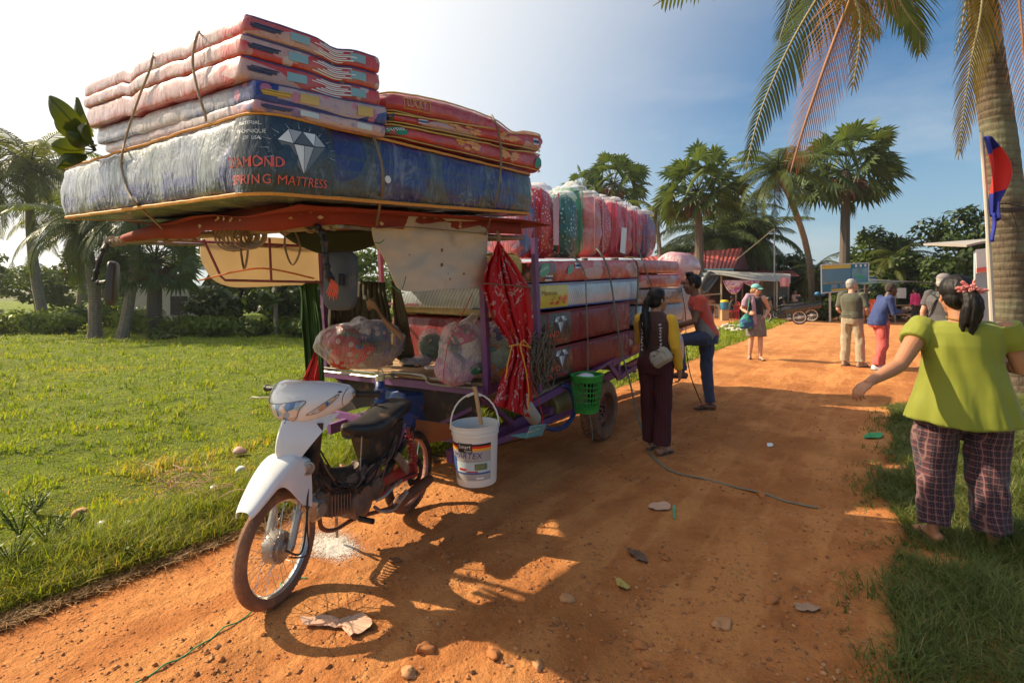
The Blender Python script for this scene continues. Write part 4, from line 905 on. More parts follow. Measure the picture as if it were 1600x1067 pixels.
# -- the cart (trailer)
PUR=mat('purple_paint',(.17,.062,.19),.45,var=.25,vs=9,dirt=.35,dcol=(.24,.14,.10),ds=14,bump=.25,bs=60,bd=.002)
PINKP=mat('red_purple_paint',(.26,.06,.10),.5,var=.25,dirt=.3,ds=12)
GALV=mat('worn_pipe',(.30,.29,.27),.4,.7,var=.35,vs=14,dirt=.45,dcol=(.25,.13,.07),ds=16)
WOOD=mat('plank_wood',(.42,.27,.14),.85,var=.35,vs=5,bump=.5,bs=30,stretch=(1,6,1),dirt=.2,dcol=(.18,.09,.05))
RUB=mat('tyre_rubber',(.022,.019,.017),.8,var=.2,bump=.4,bs=50,dirt=.75,dcol=(.34,.15,.065),ds=7)
MUD=mat('muddy_rubber',(.20,.10,.055),.9,var=.4,vs=8,bump=.6,bs=50,dirt=.6,dcol=(.42,.19,.085),ds=9)
RUST=mat('rusty_rim',(.26,.085,.05),.7,var=.3,vs=8,dirt=.4,dcol=(.4,.17,.07))
BLK=mat('black_rubber',(.012,.012,.013),.55,var=.2,dirt=.2,ds=8)
BLUEP=mat('blue_paint',(.02,.06,.22),.4,var=.25,dirt=.35,ds=15)
ROPE=mat('rope',(.36,.27,.19),.9,var=.35,vs=30,bump=.8,bs=150)
STRAP=mat('green_strap',(.20,.19,.13),.85,var=.3,vs=20,bump=.5,bs=200)
DARK=mat('dark_grime',(.03,.022,.018),.8,var=.4,dirt=.3,ds=8)
CAN=mat('white_canvas',(.76,.64,.49),.8,var=.2,vs=4,bump=.5,bs=14,dirt=.16,dcol=(.46,.24,.12),ds=4,trans=.2,tt=(1,.85,.65),stretch=(1,1,2.5))
TARP=mat('red_tarp',(.30,.040,.022),.8,var=.3,vs=4,bump=.4,bs=10,trans=.15)
def T3(l,w,u):return Tp(l,w,u)
cart=thing('cargo_cart','purple framed two wheeled cart loaded high with mattresses, hitched behind the motorbike','cart',T(5.1,3.3,0))
ZP=.83
m=M();ply=.045
m.bar(T3(3.22,2.44,ZP),T3(3.22,4.33,ZP-.03),.04,.06);m.bar(T3(3.22,2.44,ZP),T3(3.85,2.44,ZP+.01),.04,.05);m.bar(T3(3.24,4.3,ZP),T3(3.85,4.3,ZP),.04,.05);m.bar(T3(3.55,2.46,ZP-.01),T3(3.55,4.3,ZP-.03),.035,.05)
part(cart,'platform_frame',m,PUR)
m=M()
for i in range(5):a=3.23+.125*i;m.bar(T3(a+.06,2.47,ZP+.042),T3(a+.06,4.3,ZP+.018),.118,.022,bev=.003)
part(cart,'platform_planks',m,WOOD)
m=M();rp=[T3(3.16,2.50,ZP+.035),T3(3.13,2.9,ZP+.035),T3(3.13,2.96,ZP+.09),T3(3.13,3.32,ZP+.085),T3(3.13,3.38,ZP+.03),T3(3.14,4.36,ZP+.01)];m.tube(spline(rp,3),.011,6)
m.tube([T3(3.14,2.5,ZP+.075),T3(3.15,3.0,ZP+.07)],.009,6);m.tube([T3(3.14,3.3,ZP+.06),T3(3.15,4.38,ZP+.04)],.009,6)
part(cart,'rail',m,GALV)
m=M()
for w in(2.62,4.0):m.bar(T3(3.0,w,.38),T3(8.85,w,.47),.05,.09)
for l in(3.2,4.2,5.1,6.2,7.8):m.bar(T3(l,2.45,.44),T3(l,4.2,.44),.05,.06)
m.bar(T3(3.25,2.5,ZP-.04),T3(3.75,2.55,.42),.03,.035);m.bar(T3(3.25,4.2,ZP-.06),T3(3.75,4.1,.42),.03,.035);m.bar(T3(3.35,2.5,ZP-.1),T3(3.2,3.1,.42),.03,.03)
m.bar(T3(3.05,2.52,.40),T3(5.0,2.48,.32),.05,.05)
part(cart,'chassis',m,PUR)
m=M();m.bar(T3(3.7,3.3,.62),T3(8.9,3.3,.73),1.7,.05);part(cart,'bed',m,WOOD)
m=M();m.bar(T3(3.7,2.42,.585),T3(5.0,2.42,.65),.03,.06);m.bar(T3(5.45,2.42,.66),T3(7.95,2.42,.73),.03,.07);m.bar(T3(5.62,2.42,.46),T3(5.35,2.42,.68),.03,.06);m.bar(T3(5.62,2.42,.46),T3(7.9,2.42,.60),.03,.05);m.bar(T3(5.62,2.42,.47),T3(5.62,2.42,.74),.03,.05);m.bar(T3(5.0,2.40,.67),T3(5.45,2.40,.70),.05,.02)
part(cart,'side_frame',m,PUR)
m=M();m.box(T(3.55,3.3,.60),(.7,.5,.28),Matrix.Rotation(R(34),3,'Z'),.02);part(cart,'battery_box',m,BLUEP)
m=M();m.grid(lambda u,v:T(3.3+.02*sin(u*9),2.55+1.7*u,.80-.42*v*(.8+.2*sin(u*7))),16,6,.01);part(cart,'front_skirt',m,DARK)
m=M();m.bar(T3(3.25,2.44,ZP-.03),T3(3.25,2.44,1.97),.05,.05,bev=.004);part(cart,'post',m,PUR)
m=M();m.bar(T3(3.22,4.28,ZP-.05),T3(3.22,4.28,1.95),.04,.04);part(cart,'post',m,PUR)
m=M();m.bar(T3(3.82,2.34,.70),T3(3.82,2.34,1.97),.04,.05);part(cart,'post',m,PUR)
m=M();m.bar(T3(3.86,4.2,.70),T3(3.86,4.2,1.97),.04,.04);part(cart,'post',m,PINKP)
m=M();m.bar(T3(3.3,4.2,1.40),T3(3.86,4.2,1.42),.02,.02);m.bar(T3(3.86,4.2,1.40),T3(3.86,3.7,1.40),.02,.02);part(cart,'side_rail',m,PINKP)
NB=PY(528,352,2.80);FB=PY(168,378,3.75);NRr=TW(815,372,2.34);FRr=FB+(NRr-NB)
m=M();m.tube([NB,NB.lerp(NRr,.5)+V(0,0,-.01),NRr],.017,8);part(cart,'roof_pipe',m,GALV)
m=M();m.tube([NB+V(.02,-.01,0),NB.lerp(FB,.35),NB.lerp(FB,.7),FB],.019,8);part(cart,'roof_pipe',m,GALV,label='front roof pipe wrapped with rope')
m=M();m.tube([FB,FRr],.015,6);m.tube([NRr,FRr],.015,6);part(cart,'roof_pipe',m,GALV)
m=M();a_=PY(190,372,3.85);b_=PY(503,386,4.5);m.tube([a_,b_],.011,6);m.tube([PY(318,374,4.0),PY(345,432,4.1),PY(352,438,4.1),PY(503,441,4.6)],.010,6);m.tube([PY(421,372,4.2),PY(424,441,4.25)],.010,6);part(cart,'hanging_frame',m,PINKP)
m=M();m.tube(spline([PY(312,438,4.02),PY(370,424,4.0),PY(420,420,4.05),PY(490,435,4.3)],6),.016,7,flat=.4);part(cart,'orange_hose',m,mat('orange_plastic',(.75,.22,.03),.5,trans=.3))
m=M();m.tube([NB.lerp(FB,.04),NB.lerp(FB,.5),NB.lerp(FB,.97)],.0205,8);rng=random.Random(3)
for k in range(34):
 t_=rng.choice([rng.uniform(.26,.48),rng.uniform(.52,.75),rng.uniform(.9,1.0),rng.uniform(0,.2)]);c=NB.lerp(FB,t_);ax=(FB-NB).normalized();R1=rng.uniform(.022,.034)
 m.tube([c+ax*rng.uniform(-.012,.012)+(ax.cross(V(0,0,1))*cos(a)+V(0,0,1)*sin(a))*R1 for a in[2*pi*q/9 for q in range(10)]],.006,5)
for k in range(9):
 c=NB.lerp(FB,.30+.03*(k%3));r0=.05+.004*k;m.tube([c+V(cos(a)*r0*1.3,-.03-.004*k,-.03+sin(a)*r0)for a in[2*pi*q/16 for q in range(17)]],.006,5)
part(cart,'rope_wrap',m,ROPE)
for(x0,x1,yb)in((379,384,420),(448,466,414)):
 Y=3.05;m=M();m.tube(spline([PY(x0,352,Y),PY(x0-3,385,Y),PY((x0+x1)/2,yb,Y),PY(x1+3,388,Y),PY(x1-8,355,Y)],6),.013,5,flat=.3);part(cart,'hanging_strap',m,ROPE)
def mirror(arm,c,size,rz,tilt,label):
 m=M();m.tube(spline(arm,5),.014,8);a=spline(arm,5)
 for k in range(2,len(a)-1,3):m.ell(a[k],(.021,.021,.021),seg=8,rg=5)
 p=part(cart,'mirror_arm',m,BLK,label=label);m=M()
 m.loft([[V(x,y,z)for x,z in[(lambda a,k:((abs(cos(a))**.45)*(1 if cos(a)>0 else-1)*size[0]/2*k,(abs(sin(a))**.45)*(1 if sin(a)>0 else-1)*size[2]/2*k))(2*pi*q/32,kk)for q in range(32)]]for y,kk in((-size[1]/2,.86),(-size[1]*.3,.97),(size[1]*.3,1.0),(size[1]/2,.95))]);m.xf(Matrix.Translation(c)@Matrix.Rotation(rz,4,'Z')@Matrix.Rotation(tilt,4,'X'));q=part(cart,'mirror',m,mat('mirror_back',(.055,.058,.062),.55,var=.2,dirt=.15,ds=9,dcol=(.2,.15,.1)),label=label);return q
q=mirror([PY(478,353,2.7),PY(497,356,2.68),PY(506,372,2.66),PY(509,405,2.65),PY(513,430,2.65),PY(519,437,2.68)],PY(532,439,2.75),(.185,.035,.30),R(-14),R(-4),'near side mirror seen from the back')
m=M();m.box(PY(533,437,2.71),(.028,.02,.06),None,.004);part(q,'bracket',m,BLK)
m=M()
for k in range(9):m.tube(spline([PY(517,436,2.62),PY(516+k*1.4,444+k%3,2.6),PY(510+k*2.2,458+(k*5)%13,2.62)],3),.0022,4)
part(cart,'orange_string',m,mat('orange_string',(.8,.10,.03),.6))
mirror([FB,PY(160,392,3.6),PY(152,420,3.55),PY(149,440,3.55),PY(166,441,3.5)],PY(176,443,3.45),(.17,.045,.285),R(116),R(3),'far side mirror seen edge on')
def cartwheel(c,ax,label=None):
 m=M();m.lathe([(.195,-.085),(.25,-.095),(.288,-.085),(.306,-.055),(.31,0),(.306,.055),(.288,.085),(.25,.095),(.195,.085),(.185,0),(.195,-.085)],c,ax,40,False)
 for k in range(36):
  a=2*pi*k/36;u=ax.orthogonal().normalized();v=ax.cross(u);d=u*cos(a)+v*sin(a)
  for sgn in(-1,1):m.bar(c+d*.309+ax*.012*sgn,c+(d+(u*-sin(a)+v*cos(a))*.08).normalized()*.304+ax*.075*sgn,.022,.012,up=d)
 w_=part(cart,'wheel',m,MUD);m=M()
 m.lathe([(.19,-.07),(.175,-.06),(.165,.02),(.135,.045),(.13,.02),(.06,-.01),(.055,.02),(.03,.03),(.0,.03)],c,ax,32,False);part(w_,'rim',m,RUST)
 for k in range(8):m=M();a=2*pi*k/8;u=ax.orthogonal().normalized();v=ax.cross(u);m.lathe([(.0,.0),(.016,0),(.016,.006)],c+(u*cos(a)+v*sin(a))*.098+ax*.008,ax,10);part(w_,'rim_hole',m,BLK)
 m=M()
 for k in range(5):a=2*pi*k/5;m.lathe([(.011,0),(.011,.03),(.006,.034)],c+(u*cos(a)+v*sin(a))*.042+ax*.015,ax,6)
 part(w_,'wheel_nut',m,DARK)
AXW=V(LY,-LX,0)
cartwheel(T(5.32,2.50,.305),AXW);cartwheel(T(5.32,4.1,.35),-AXW)
m=M();m.tube([T(5.32,2.6,.305),T(5.32,4.1,.34)],.03,8);part(cart,'axle',m,DARK)
m=M();m.grid(lambda u,v:T(5.0+.015*sin(v*9),2.40+.24*u,.76-.42*v),6,8,.02);part(cart,'mud_flap',m,BLK)
m=M();m.tube([PY(594,640,3.7),PY(594,608,3.75),PY(593,590,3.85)],.034,12);m.tube([PY(594,629,3.7),PY(594,624,3.7)],.042,12);m.tube([PY(594,612,3.72),PY(594,607,3.72)],.042,12);part(cart,'hitch_post',m,BLUEP)
m=M();m.bar(PY(600,640,3.72),PY(640,655,3.9),.06,.07);m.bar(PY(608,650,3.72),PY(618,690,3.72),.05,.07);m.bar(T3(3.25,3.3,.62),PY(618,652,3.85),.05,.06);part(cart,'hitch_arm',m,BLUEP)
m=M();m.bar(PY(631,668,3.72),PY(600,755,3.66),.025,.025);part(cart,'brace',m,PUR)
m=M();m.grid(lambda u,v:PY(650+60*u,655+40*v*(1-.5*u)+8*u,4.0+.1*v),6,4,.008);part(cart,'rusty_plate',m,mat('rusty_plate',(.28,.12,.05),.85,var=.4,bump=.5,bs=30))
m=M();m.lathe([(.030,0),(.034,.004),(.034,.04),(.030,.044)],PY(594,593,3.80)+V(0,0,-.01),(0,0,1),14);b_=PY(594,584,3.80)
m.tube([b_+V(-.02,0,-.03),b_+V(-.02,0,.01),b_+V(-.012,0,.028),b_+V(.012,0,.028),b_+V(.02,0,.01),b_+V(.02,0,-.03)],.005,6)
one('padlock','pale round padlock sitting on the blue hitch post','padlock',m,mat('lock_metal',(.55,.5,.36),.35,.7,var=.2))
def tarpf(u,v):
 l=1.45+2.2*u;w=2.12+(1.75+.62*sm((u-.15)/.35))*v;base=big.ab(min(big.La,max(0,(l-1.15)*.95)),min(big.Lb,max(0,(w-2.0))),0)[0].z  # cloth widened on the far side to block sunlight past the mattress
 return T(l,w,base-.012-.05*(1-cos(v*6.28*2))*.3-.04*u*0-.012*abs(mn.noise(Vector((u*9,v*7,3)))))
m=M();m.grid(tarpf,40,26,.006);root=thing('tarp','rust red printed cloth spread under the big blue mattress and hanging over the roof pipes','cloth',T(2.5,3,1.95));part(root,'sheet',m,TARP,True,0)
edge=[(192,368,3.6),(240,352,3.3),(300,338,3.1),(360,330,2.9),(430,318,2.62),(520,318,2.75),(600,326,3.0),(700,338,3.5),(812,350,4.1)];low=[(196,378),(245,372),(300,372),(330,360),(430,360),(520,350),(600,356),(700,362),(815,366)]
et=spline([PY(x,y,Y)for x,y,Y in edge],6);el=spline([PY(x,y,e[2])for(x,y),e in zip(low,edge)],6);n_=len(et)-1
m=M();m.grid(lambda u,v:et[round(u*n_)].lerp(el[round(u*n_)],v)+V(0,-.03*sin(pi*v)-.012*sin(u*60)*v,0),n_,7,.005);m.mat(1);rng=random.Random(8)
for k in range(26):
 i=rng.randrange(14,n_-2);a=et[i].lerp(el[i],rng.uniform(.15,.85))+V(-.002,-.038,0);L_=rng.uniform(.02,.05);d=(et[i+1]-et[i]).normalized()*.018
 m.add([a-d,a+V(0,-.003,-L_*.3),a+d,a+V(0,-.003,L_*.3)],[(0,1,2,3)])
part(root,'hanging_edge',m,[TARP,TX['gold']],True,0)
m=M();gs=spline([PY(430,372,3.0),PY(480,392,3.3),PY(540,388,3.6),PY(590,370,3.9)],6);gt=spline([PY(430,360,3.0),PY(480,360,3.3),PY(540,360,3.6),PY(590,358,3.9)],6);n2=len(gs)-1
m.grid(lambda u,v:gt[round(u*n2)].lerp(gs[round(u*n2)],v)+V(0,.25*v,0),n2,6,.006);one('hammock','dark green cloth hammock slung under the roof of the cab','hammock',m,mat('green_cloth',(.03,.055,.02),.9,var=.3,bump=.5,bs=30),sharp=0)
def panel(name,label,outline,fn,mats,cat='canvas panel',holes=()):
 m=M();c=(sum(p[0]for p in outline)/len(outline),sum(p[1]for p in outline)/len(outline));K=8;rings=[]
 for k in range(K+1):rings.append([fn(c[0]+(x-c[0])*max(k/K,.02),c[1]+(y-c[1])*max(k/K,.02))for x,y in outline])
 n=len(outline);vs=[p for r in rings for p in r];fs=[(i*n+j,i*n+(j+1)%n,(i+1)*n+(j+1)%n,(i+1)*n+j)for i in range(K)for j in range(n)]+[tuple(range(n))]
 nn=fn(c[0]+20,c[1])-fn(c[0],c[1]);off=nn.cross(V(0,0,1)).normalized()*-.008;b=len(vs)
 vs2=[p+off for p in vs];fs+=[tuple(q+b for q in f[::-1])for f in list(fs)]+[(K*n+j,K*n+(j+1)%n,b+K*n+(j+1)%n,b+K*n+j)for j in range(n)]
 m.add(vs+vs2,fs);root=thing(name,label,cat,fn(*c));part(root,'sheet',m,mats,True,50)
 return root
def dens(o,n=8):
 p=spline([V(x,y,0)for x,y in o+[o[0]]],n);return[(q.x,q.y)for q in p[:-1]]
ol=dens([(598,334),(640,331),(700,339),(757,349),(762,372),(760,405),(757,436),(742,449),(700,451),(655,455),(625,452),(612,428),(600,402),(586,378),(583,352)],4)
r_=panel('canvas_panel','dirty white canvas panel with small rust holes hanging on the near side of the cab',ol,lambda x,y:TW(x,y,2.28+.03*sin(x*.045)*(y-330)/120+.035*mn.noise(Vector((x*.03,y*.045,0)))+.012*mn.noise(Vector((x*.1,y*.03,5)))),CAN)
m=M()
for x,y,q in((690,391,.011),(690,414,.011),(652,416,.011),(725,428,.007),(700,428,.004),(640,398,.004),(703,436,.006)):m.ell(TW(x,y,2.27),(q,q*.5,q*1.1),seg=8,rg=5)
part(r_,'rust_hole',m,mat('rust_hole',(.25,.09,.04),.9));m=M();m.tube(spline([TW(588,357,2.25),TW(640,355,2.24),TW(700,360,2.24),TW(764,366,2.25)],6),.008,5,flat=.4);part(r_,'tie_band',m,STRAP)
m=M()
for x0,y0,x1,y1 in((586,379,600,375),(756,398,764,402),(612,446,632,458),(628,452,634,432)):m.tube(spline([TW(x0,y0,2.25),TW((x0+x1)/2,(y0+y1)/2+3,2.22),TW(x1,y1,2.25)],4),.003,4)
part(r_,'tie_string',m,TX['green'])
ol2=dens([(316,372),(380,370),(440,372),(499,378),(502,400),(500,441),(450,446),(390,449),(360,448),(335,438),(320,418),(313,396)],4)
panel('canvas_panel','white canvas panel glowing in the sun behind the orange hose',ol2,lambda x,y:TW(x,y,4.42+.03*sin(x*.05)),mat('white_canvas_thin',(.76,.66,.50),.8,var=.12,vs=4,trans=.45,dirt=.12,dcol=(.5,.3,.15),tt=(1,.95,.84)))
def line_thing(name,label,pts,r,mt,cat='rope',flat=1.0,group='cords and straps holding the load',n=6,seg=6):
 m=M();m.tube(spline(pts,n),r,seg,flat=flat);return one(name,label,cat,m,mt,group,sharp=0)
def plane_hit(a,b,x,y,off):
 n=V(b.y-a.y,a.x-b.x,0).normalized();n=-n if n.dot(a)>0 else n;d=PY(x,y,1)-V(0,0,CAMH);return V(0,0,CAMH)+d*((a+n*off-V(0,0,CAMH)).dot(n)/d.dot(n))
pn_,pf_=PY(398,158,2.10),PY(132,150,3.16);FP=lambda x,y,o=.016:plane_hit(pn_,pf_,x,y,o);BP=lambda x,y,o=.016:plane_hit(NF,FF,x,y,o)
line_thing('tie_rope','thin cord tied down over the left end of the front pile to the roof pipe',[FP(240,84,.0),FP(238,92,.03),FP(234,110,.035),FP(220,145,.035),FP(205,188,.03),FP(195,222,.03),BP(192,236,.03),BP(190,262,.02),BP(201,300,.02),BP(212,318,.02),PY(240,344,2.9),PY(260,364,3.40)],.0055,ROPE)
line_thing('tie_rope','short cord tied down the middle of the front pile, ending at the big blue mattress',[FP(311,50,.02),FP(308,56,.05),FP(304,72,.055),FP(301,100,.055),FP(309,142,.05),FP(320,178,.03),FP(322,190,.02)],.0055,ROPE)
line_thing('strap','brown strap slanting from the top of the front pile down the blue mattress',[PY(495,66,2.62),PY(503,70,2.36),PY(520,102,2.36),PY(545,150,2.41),PY(568,186,2.47),TW(585,218,1.93),TW(596,255,1.90),TW(599,290,1.90),TW(593,325,2.05),TW(588,355,2.28)],.0085,mat('brown_strap',(.22,.16,.10),.85,var=.3,vs=30,bump=.5,bs=200),'strap',.45)
line_thing('strap','brown strap over the red quilts and down the right end of the blue mattress',[TW(768,180,2.25),TW(771,186,1.96),TW(779,206,1.94),TW(783,240,1.93),TW(781,280,1.91),TW(774,315,1.92),TW(764,350,2.15),TW(758,370,2.30)],.0085,mat('brown_strap',(.22,.16,.10),.85,var=.3,vs=30,bump=.5,bs=200),'strap',.45)
def bedstrap(label,pts,w=2.355,r=.016,mt=STRAP):return line_thing('strap',label,[TW(x,y,ww)for x,y,ww in pts],r,mt,'strap',.22)
bedstrap('grey green strap down the front end of the near stack past the green basket',[(884,388,2.50),(892,398,2.42),(905,410,2.375),(914,430,2.36),(916,470,2.36),(918,520,2.36),(919,570,2.36),(917,610,2.32),(919,640,2.30),(924,662,2.28),(926,690,2.28)])
bedstrap('grey strap slanting down the near stack and trailing behind the ponytail woman',[(930,386,2.5),(940,398,2.40),(950,420,2.36),(956,450,2.36),(962,490,2.35),(968,530,2.35),(974,560,2.34),(985,600,2.30),(996,650,2.26),(1010,690,2.2)])
bedstrap('dark strap in front of the standing quilts over the end of the near stack',[(966,393,2.5),(984,402,2.39),(995,412,2.365),(997,440,2.36),(993,500,2.36),(990,540,2.35)])
bedstrap('thin strap crossing the boxes of the rear stack above the woman',[(993,380,2.5),(1001,400,2.40),(1010,425,2.36),(1019,452,2.36),(1024,490,2.35)],r=.012)
line_thing('strap','black belt held by the young man, hanging down to the road',[TW(1064,448,2.36),TW(1071,490,2.33),TW(1072,540,2.30),PY(1074,560,7.2),PY(1080,590,6.95),PY(1094,626,6.9),PG(1096,630,.01)],.016,BLK,'strap',.2)
pts=[PG(1010,692,.02),PG(1022,712,.02),PG(1050,735,.015),PG(1100,745,.02),PG(1150,755,.015),PG(1195,765,.03),PG(1225,778,.02),PG(1278,791,.02)]
line_thing('strap','loose grey green strap lying across the shaded dirt road',[Vector((p.x,p.y,height(p.x,p.y)+.008))for p in pts],.016,STRAP,'strap',.2)
BAGW=mat('white_print_cloth',(.66,.60,.56),.7,var=.5,vs=16)
def bagm(name,c,rad,seed,label,parts,knot=None,group='plastic bags of clothes on the platform',amp=.16,cat='plastic bag',clear=.3):
 root=thing(name,label,cat,Vector(c)-V(0,0,rad[2]),0,group);rot=Matrix.Rotation(R(34),3,'Z')
 for i,(off,rr,mt)in enumerate(parts):
  m=M();m.ell(Vector(c)+rot@Vector(off),[q*1.12 for q in rr],rot,28,18);m.wob(min(rr)*.42,.5/min(rr),seed+i);m.wob(min(rr)*.10,2/min(rr),seed+i+4);part(root,'folded_clothes',m,mt,True,0)
 rg=random.Random(seed);pal=[p[2]for p in parts]
 for i in range(13):
  d=V(rg.gauss(0,1),rg.gauss(0,1),rg.gauss(0,1)).normalized();p=Vector(c)+rot@V(d.x*rad[0]*.66,d.y*rad[1]*.66,d.z*rad[2]*.66);m=M();s_=min(rad)*rg.uniform(.28,.5)
  m.box((0,0,0),(s_*1.9,s_*1.2,s_*rg.uniform(.5,.9)),None,s_*.25);m.xf(Matrix.Translation(p)@Matrix.Rotation(rg.uniform(0,3),4,'Z')@Matrix.Rotation(rg.uniform(-.7,.7),4,'X'));part(root,'folded_clothes',m,rg.choice(pal+[BAGW]),True,60)
 m=M();m.ell(c,[q*1.03 for q in rad],rot,64,40);m.wob(min(rad)*.42,.42/min(rad),seed+20);C_=Vector(c);fq=1.7/min(rad)
 m.v=[tuple(C_+(Vector(p)-C_)*(.93+.30*(.5-abs(mn.noise((Vector(p)+V(seed,0,0))*fq)))*.6+.10*(.4-abs(mn.noise(Vector(p)*fq*2.7)))))for p in m.v]
 vs=[];zb=c[2]-rad[2]*.86
 m.v=[(x,y,max(z,zb))for x,y,z in m.v]
 part(root,'plastic_skin',m,clear_mat('bag_plastic',.05,22,(.97,.96,.95)),True,0)
 if knot:
  m=M();k=Vector(knot);m.tube(spline([Vector(c)+V(0,0,rad[2]*.75),Vector(c).lerp(k,.7)+V(0,0,.04),k],5),[.09,.085,.07,.06,.05,.04,.035,.03,.025,.022,.02][:11],12);m.wob(.015,12,2);part(root,'gathered_neck',m,clear_mat('bag_plastic',.08,12))
 return root
def cloth(c,n='folded_cloth',v=.3):
 t=NT(n);o=t.obj();k=t.noise(o,9,4,.65,1.2);x=t.mix(k,mul(c,.7),mul(c,1.8));x=t.mix(t.math('MULTIPLY',t.step(t.vor(o,15,rnd=.9),.36,.28),.75),x,(.78,.70,.64));x=t.mix(t.step(t.noise(o,4.5,3,.5,2),.56,.6),x,mul((c[2]+.1,c[0]*.6,c[1]+.12),.8))
 w=t.wave(o,26,6,3);return t.end(t.bsdf(x,.7,nrm=t.bump(t.math('ADD',w,t.noise(o,30,4)),.8,.012)))
bagm('clothes_bag',PY(563,538,4.42)+V(0,0,-.01),(.32,.22,.20),1,'large clear bag packed with red cloth at the far end of the platform',[((-.13,-.03,.06),(.15,.12,.09),cloth((.40,.03,.04))),((-.08,-.02,-.05),(.17,.15,.13),cloth((.72,.05,.03))),((.12,.02,.08),(.13,.13,.11),cloth((.10,.18,.28))),((.13,-.03,-.06),(.15,.14,.10),cloth((.24,.20,.10))),((.02,-.06,.12),(.05,.05,.05),cloth((.65,.62,.58)))],PY(565,500,4.3))
bagm('clothes_bag',PY(722,553,4.16)+V(0,0,-.01),(.20,.17,.225),3,'leaning clear bag of pink and white cloth tied with red string beside the near post',[((-.06,0,-.09),(.15,.13,.12),cloth((.74,.34,.42))),((.05,0,.02),(.15,.13,.13),cloth((.78,.55,.45))),((.06,-.05,-.10),(.13,.10,.04),cloth((.05,.22,.08))),((0,-.02,.15),(.10,.09,.08),cloth((.55,.12,.18)))],PY(742,488,4.1))
bagm('clothes_bag',TW(778,555,2.52)+V(0,0,0),(.17,.17,.25),5,'tall bag of cartoon coloured cloth between the near post and the red curtain',[((-.02,-.04,.02),(.12,.12,.14),mat('patch_cloth',(.30,.42,.30),.7,var=.8,vs=14)),((0,-.03,-.10),(.12,.11,.08),cloth((.75,.25,.04),v=.6)),((.02,0,.14),(.09,.09,.09),cloth((.05,.10,.30)))])
bagm('clothes_bag',PY(676,541,4.75),(.12,.11,.12),7,'small round bag of green and pink things at the back of the platform',[((0,0,0),(.10,.10,.10),mat('mixed_stuff',(.12,.20,.12),.6,var=.9,vs=12))])
bagm('clothes_bag',PY(652,566,4.6),(.14,.10,.05),9,'flat small plastic bag lying before the round green one',[((0,0,0),(.11,.08,.035),cloth((.35,.36,.38)))])
m=M();c=PY(643,572,4.25);m.box((0,0,0),(.14,.075,.010),None,.004);m.xf(Matrix.Translation(c)@Matrix.Rotation(R(-15),4,'Z'));root=thing('phone','black mobile phone lying on the planks of the platform','phone',c);part(root,'body',m,mat('phone_black',(.01,.01,.012),.2));m=M();m.box(c+V(0,0,.0062),(.118,.062,.001),Matrix.Rotation(R(-15),3,'Z'));part(root,'screen',m,mat('phone_glass',(.02,.025,.03),.05))
m=M();c=PY(675,574,4.25);m.box((0,0,0),(.11,.06,.022),None,.006);m.xf(Matrix.Translation(c)@Matrix.Rotation(R(25),4,'Z'));one('small_box','small pale packet beside the phone on the platform','packet',m,TX['pale'])
def drape(top,bot,folds,amp,mt,name,label,thick=.006,group=None,nu=48,nv=14,waist=None,cat='cloth'):
 tp_=spline(top,6);bt_=spline(bot,6);n=len(tp_)-1;nb=len(bt_)-1
 def f(u,v):
  a=tp_[min(n,int(u*n+.5))];b=bt_[min(nb,int(u*nb+.5))];p=a.lerp(b,v);k=1.
  if waist:
   c=(tp_[n//2].lerp(bt_[nb//2],v));k=1-waist[1]*math.exp(-((v-waist[0])/waist[2])**2);p=c+(p-c)*k;p.z=a.lerp(b,v).z
  return p+V(LX,LY,0).lerp(V(0,-1,0),.7).normalized()*(sin(u*folds*2*pi+1.5*sin(u*5))*amp*(.35+.65*v)*(1.3-.6*k if waist else 1))+mn.noise_vector(Vector((u*4,v*3,folds)))*amp*.4
 m=M();m.grid(f,nu*2,nv*2,thick,attr=lambda u,v:(u,v,0));return one(name,label,cat,m,mt,group,sharp=0)
drape([PY(612,440,4.6),PY(618,438,4.55),PY(624,440,4.5)],[PY(622,560,4.6),PY(632,566,4.6),PY(646,556,4.6)],1.5,.03,mat('olive_cloth',(.10,.085,.045),.9,var=.3),'jacket','olive cloth hanging under the white panel at the back of the platform')
drape([PY(509,455,5.15),PY(560,440,5.1),PY(604,440,5.0)],[PY(506,560,5.1),PY(560,575,5.0),PY(612,570,4.9)],1.4,.05,mat('dark_olive_cloth',(.055,.05,.03),.9,var=.3),'blanket','dark olive blanket heaped behind the bag of red cloth')  # blanket enlarged upwards to block sun shining through the cab
m=M();m.grid(lambda u,v:spline([PY(575,478,4.3),PY(585,476,4.25),PY(600,500,4.25),PY(630,528,4.2)],5)[round(u*15)]+V(.015,0,-.05)*(v-.5)*1.6+V(0,0,.01*sin(v*9)),15,6,.01)
one('checked_scarf','brown striped checked scarf lying over the bag of red cloth','scarf',m,(lambda t:t.end(t.bsdf(t.ramp(t.wave(t.obj(),40,1,2,d='Z'),[(0,(.10,.05,.04)),(.5,(.45,.28,.14)),(1,(.25,.10,.06))],True),.85)))(NT('striped_scarf')),sharp=0)
drape([PY(466,448,4.95),PY(480,442,4.95),PY(500,438,4.9)],[PY(480,590,4.85),PY(492,592,4.85),PY(506,596,4.8)],3,.025,mat('green_curtain',(.035,.10,.018),.85,var=.3,trans=.35),'curtain','green cloth tied to the far front post of the cart',waist=(.1,.25,.2))
drape([PY(503,520,4.9),PY(506,520,4.9),PY(510,520,4.9)],[PY(470,604,4.8),PY(484,606,4.8),PY(500,600,4.8)],2,.02,mat('red_curtain_far',(.60,.02,.02),.85,var=.2,trans=.3),'curtain','narrow red cloth below the green one at the far end of the platform')
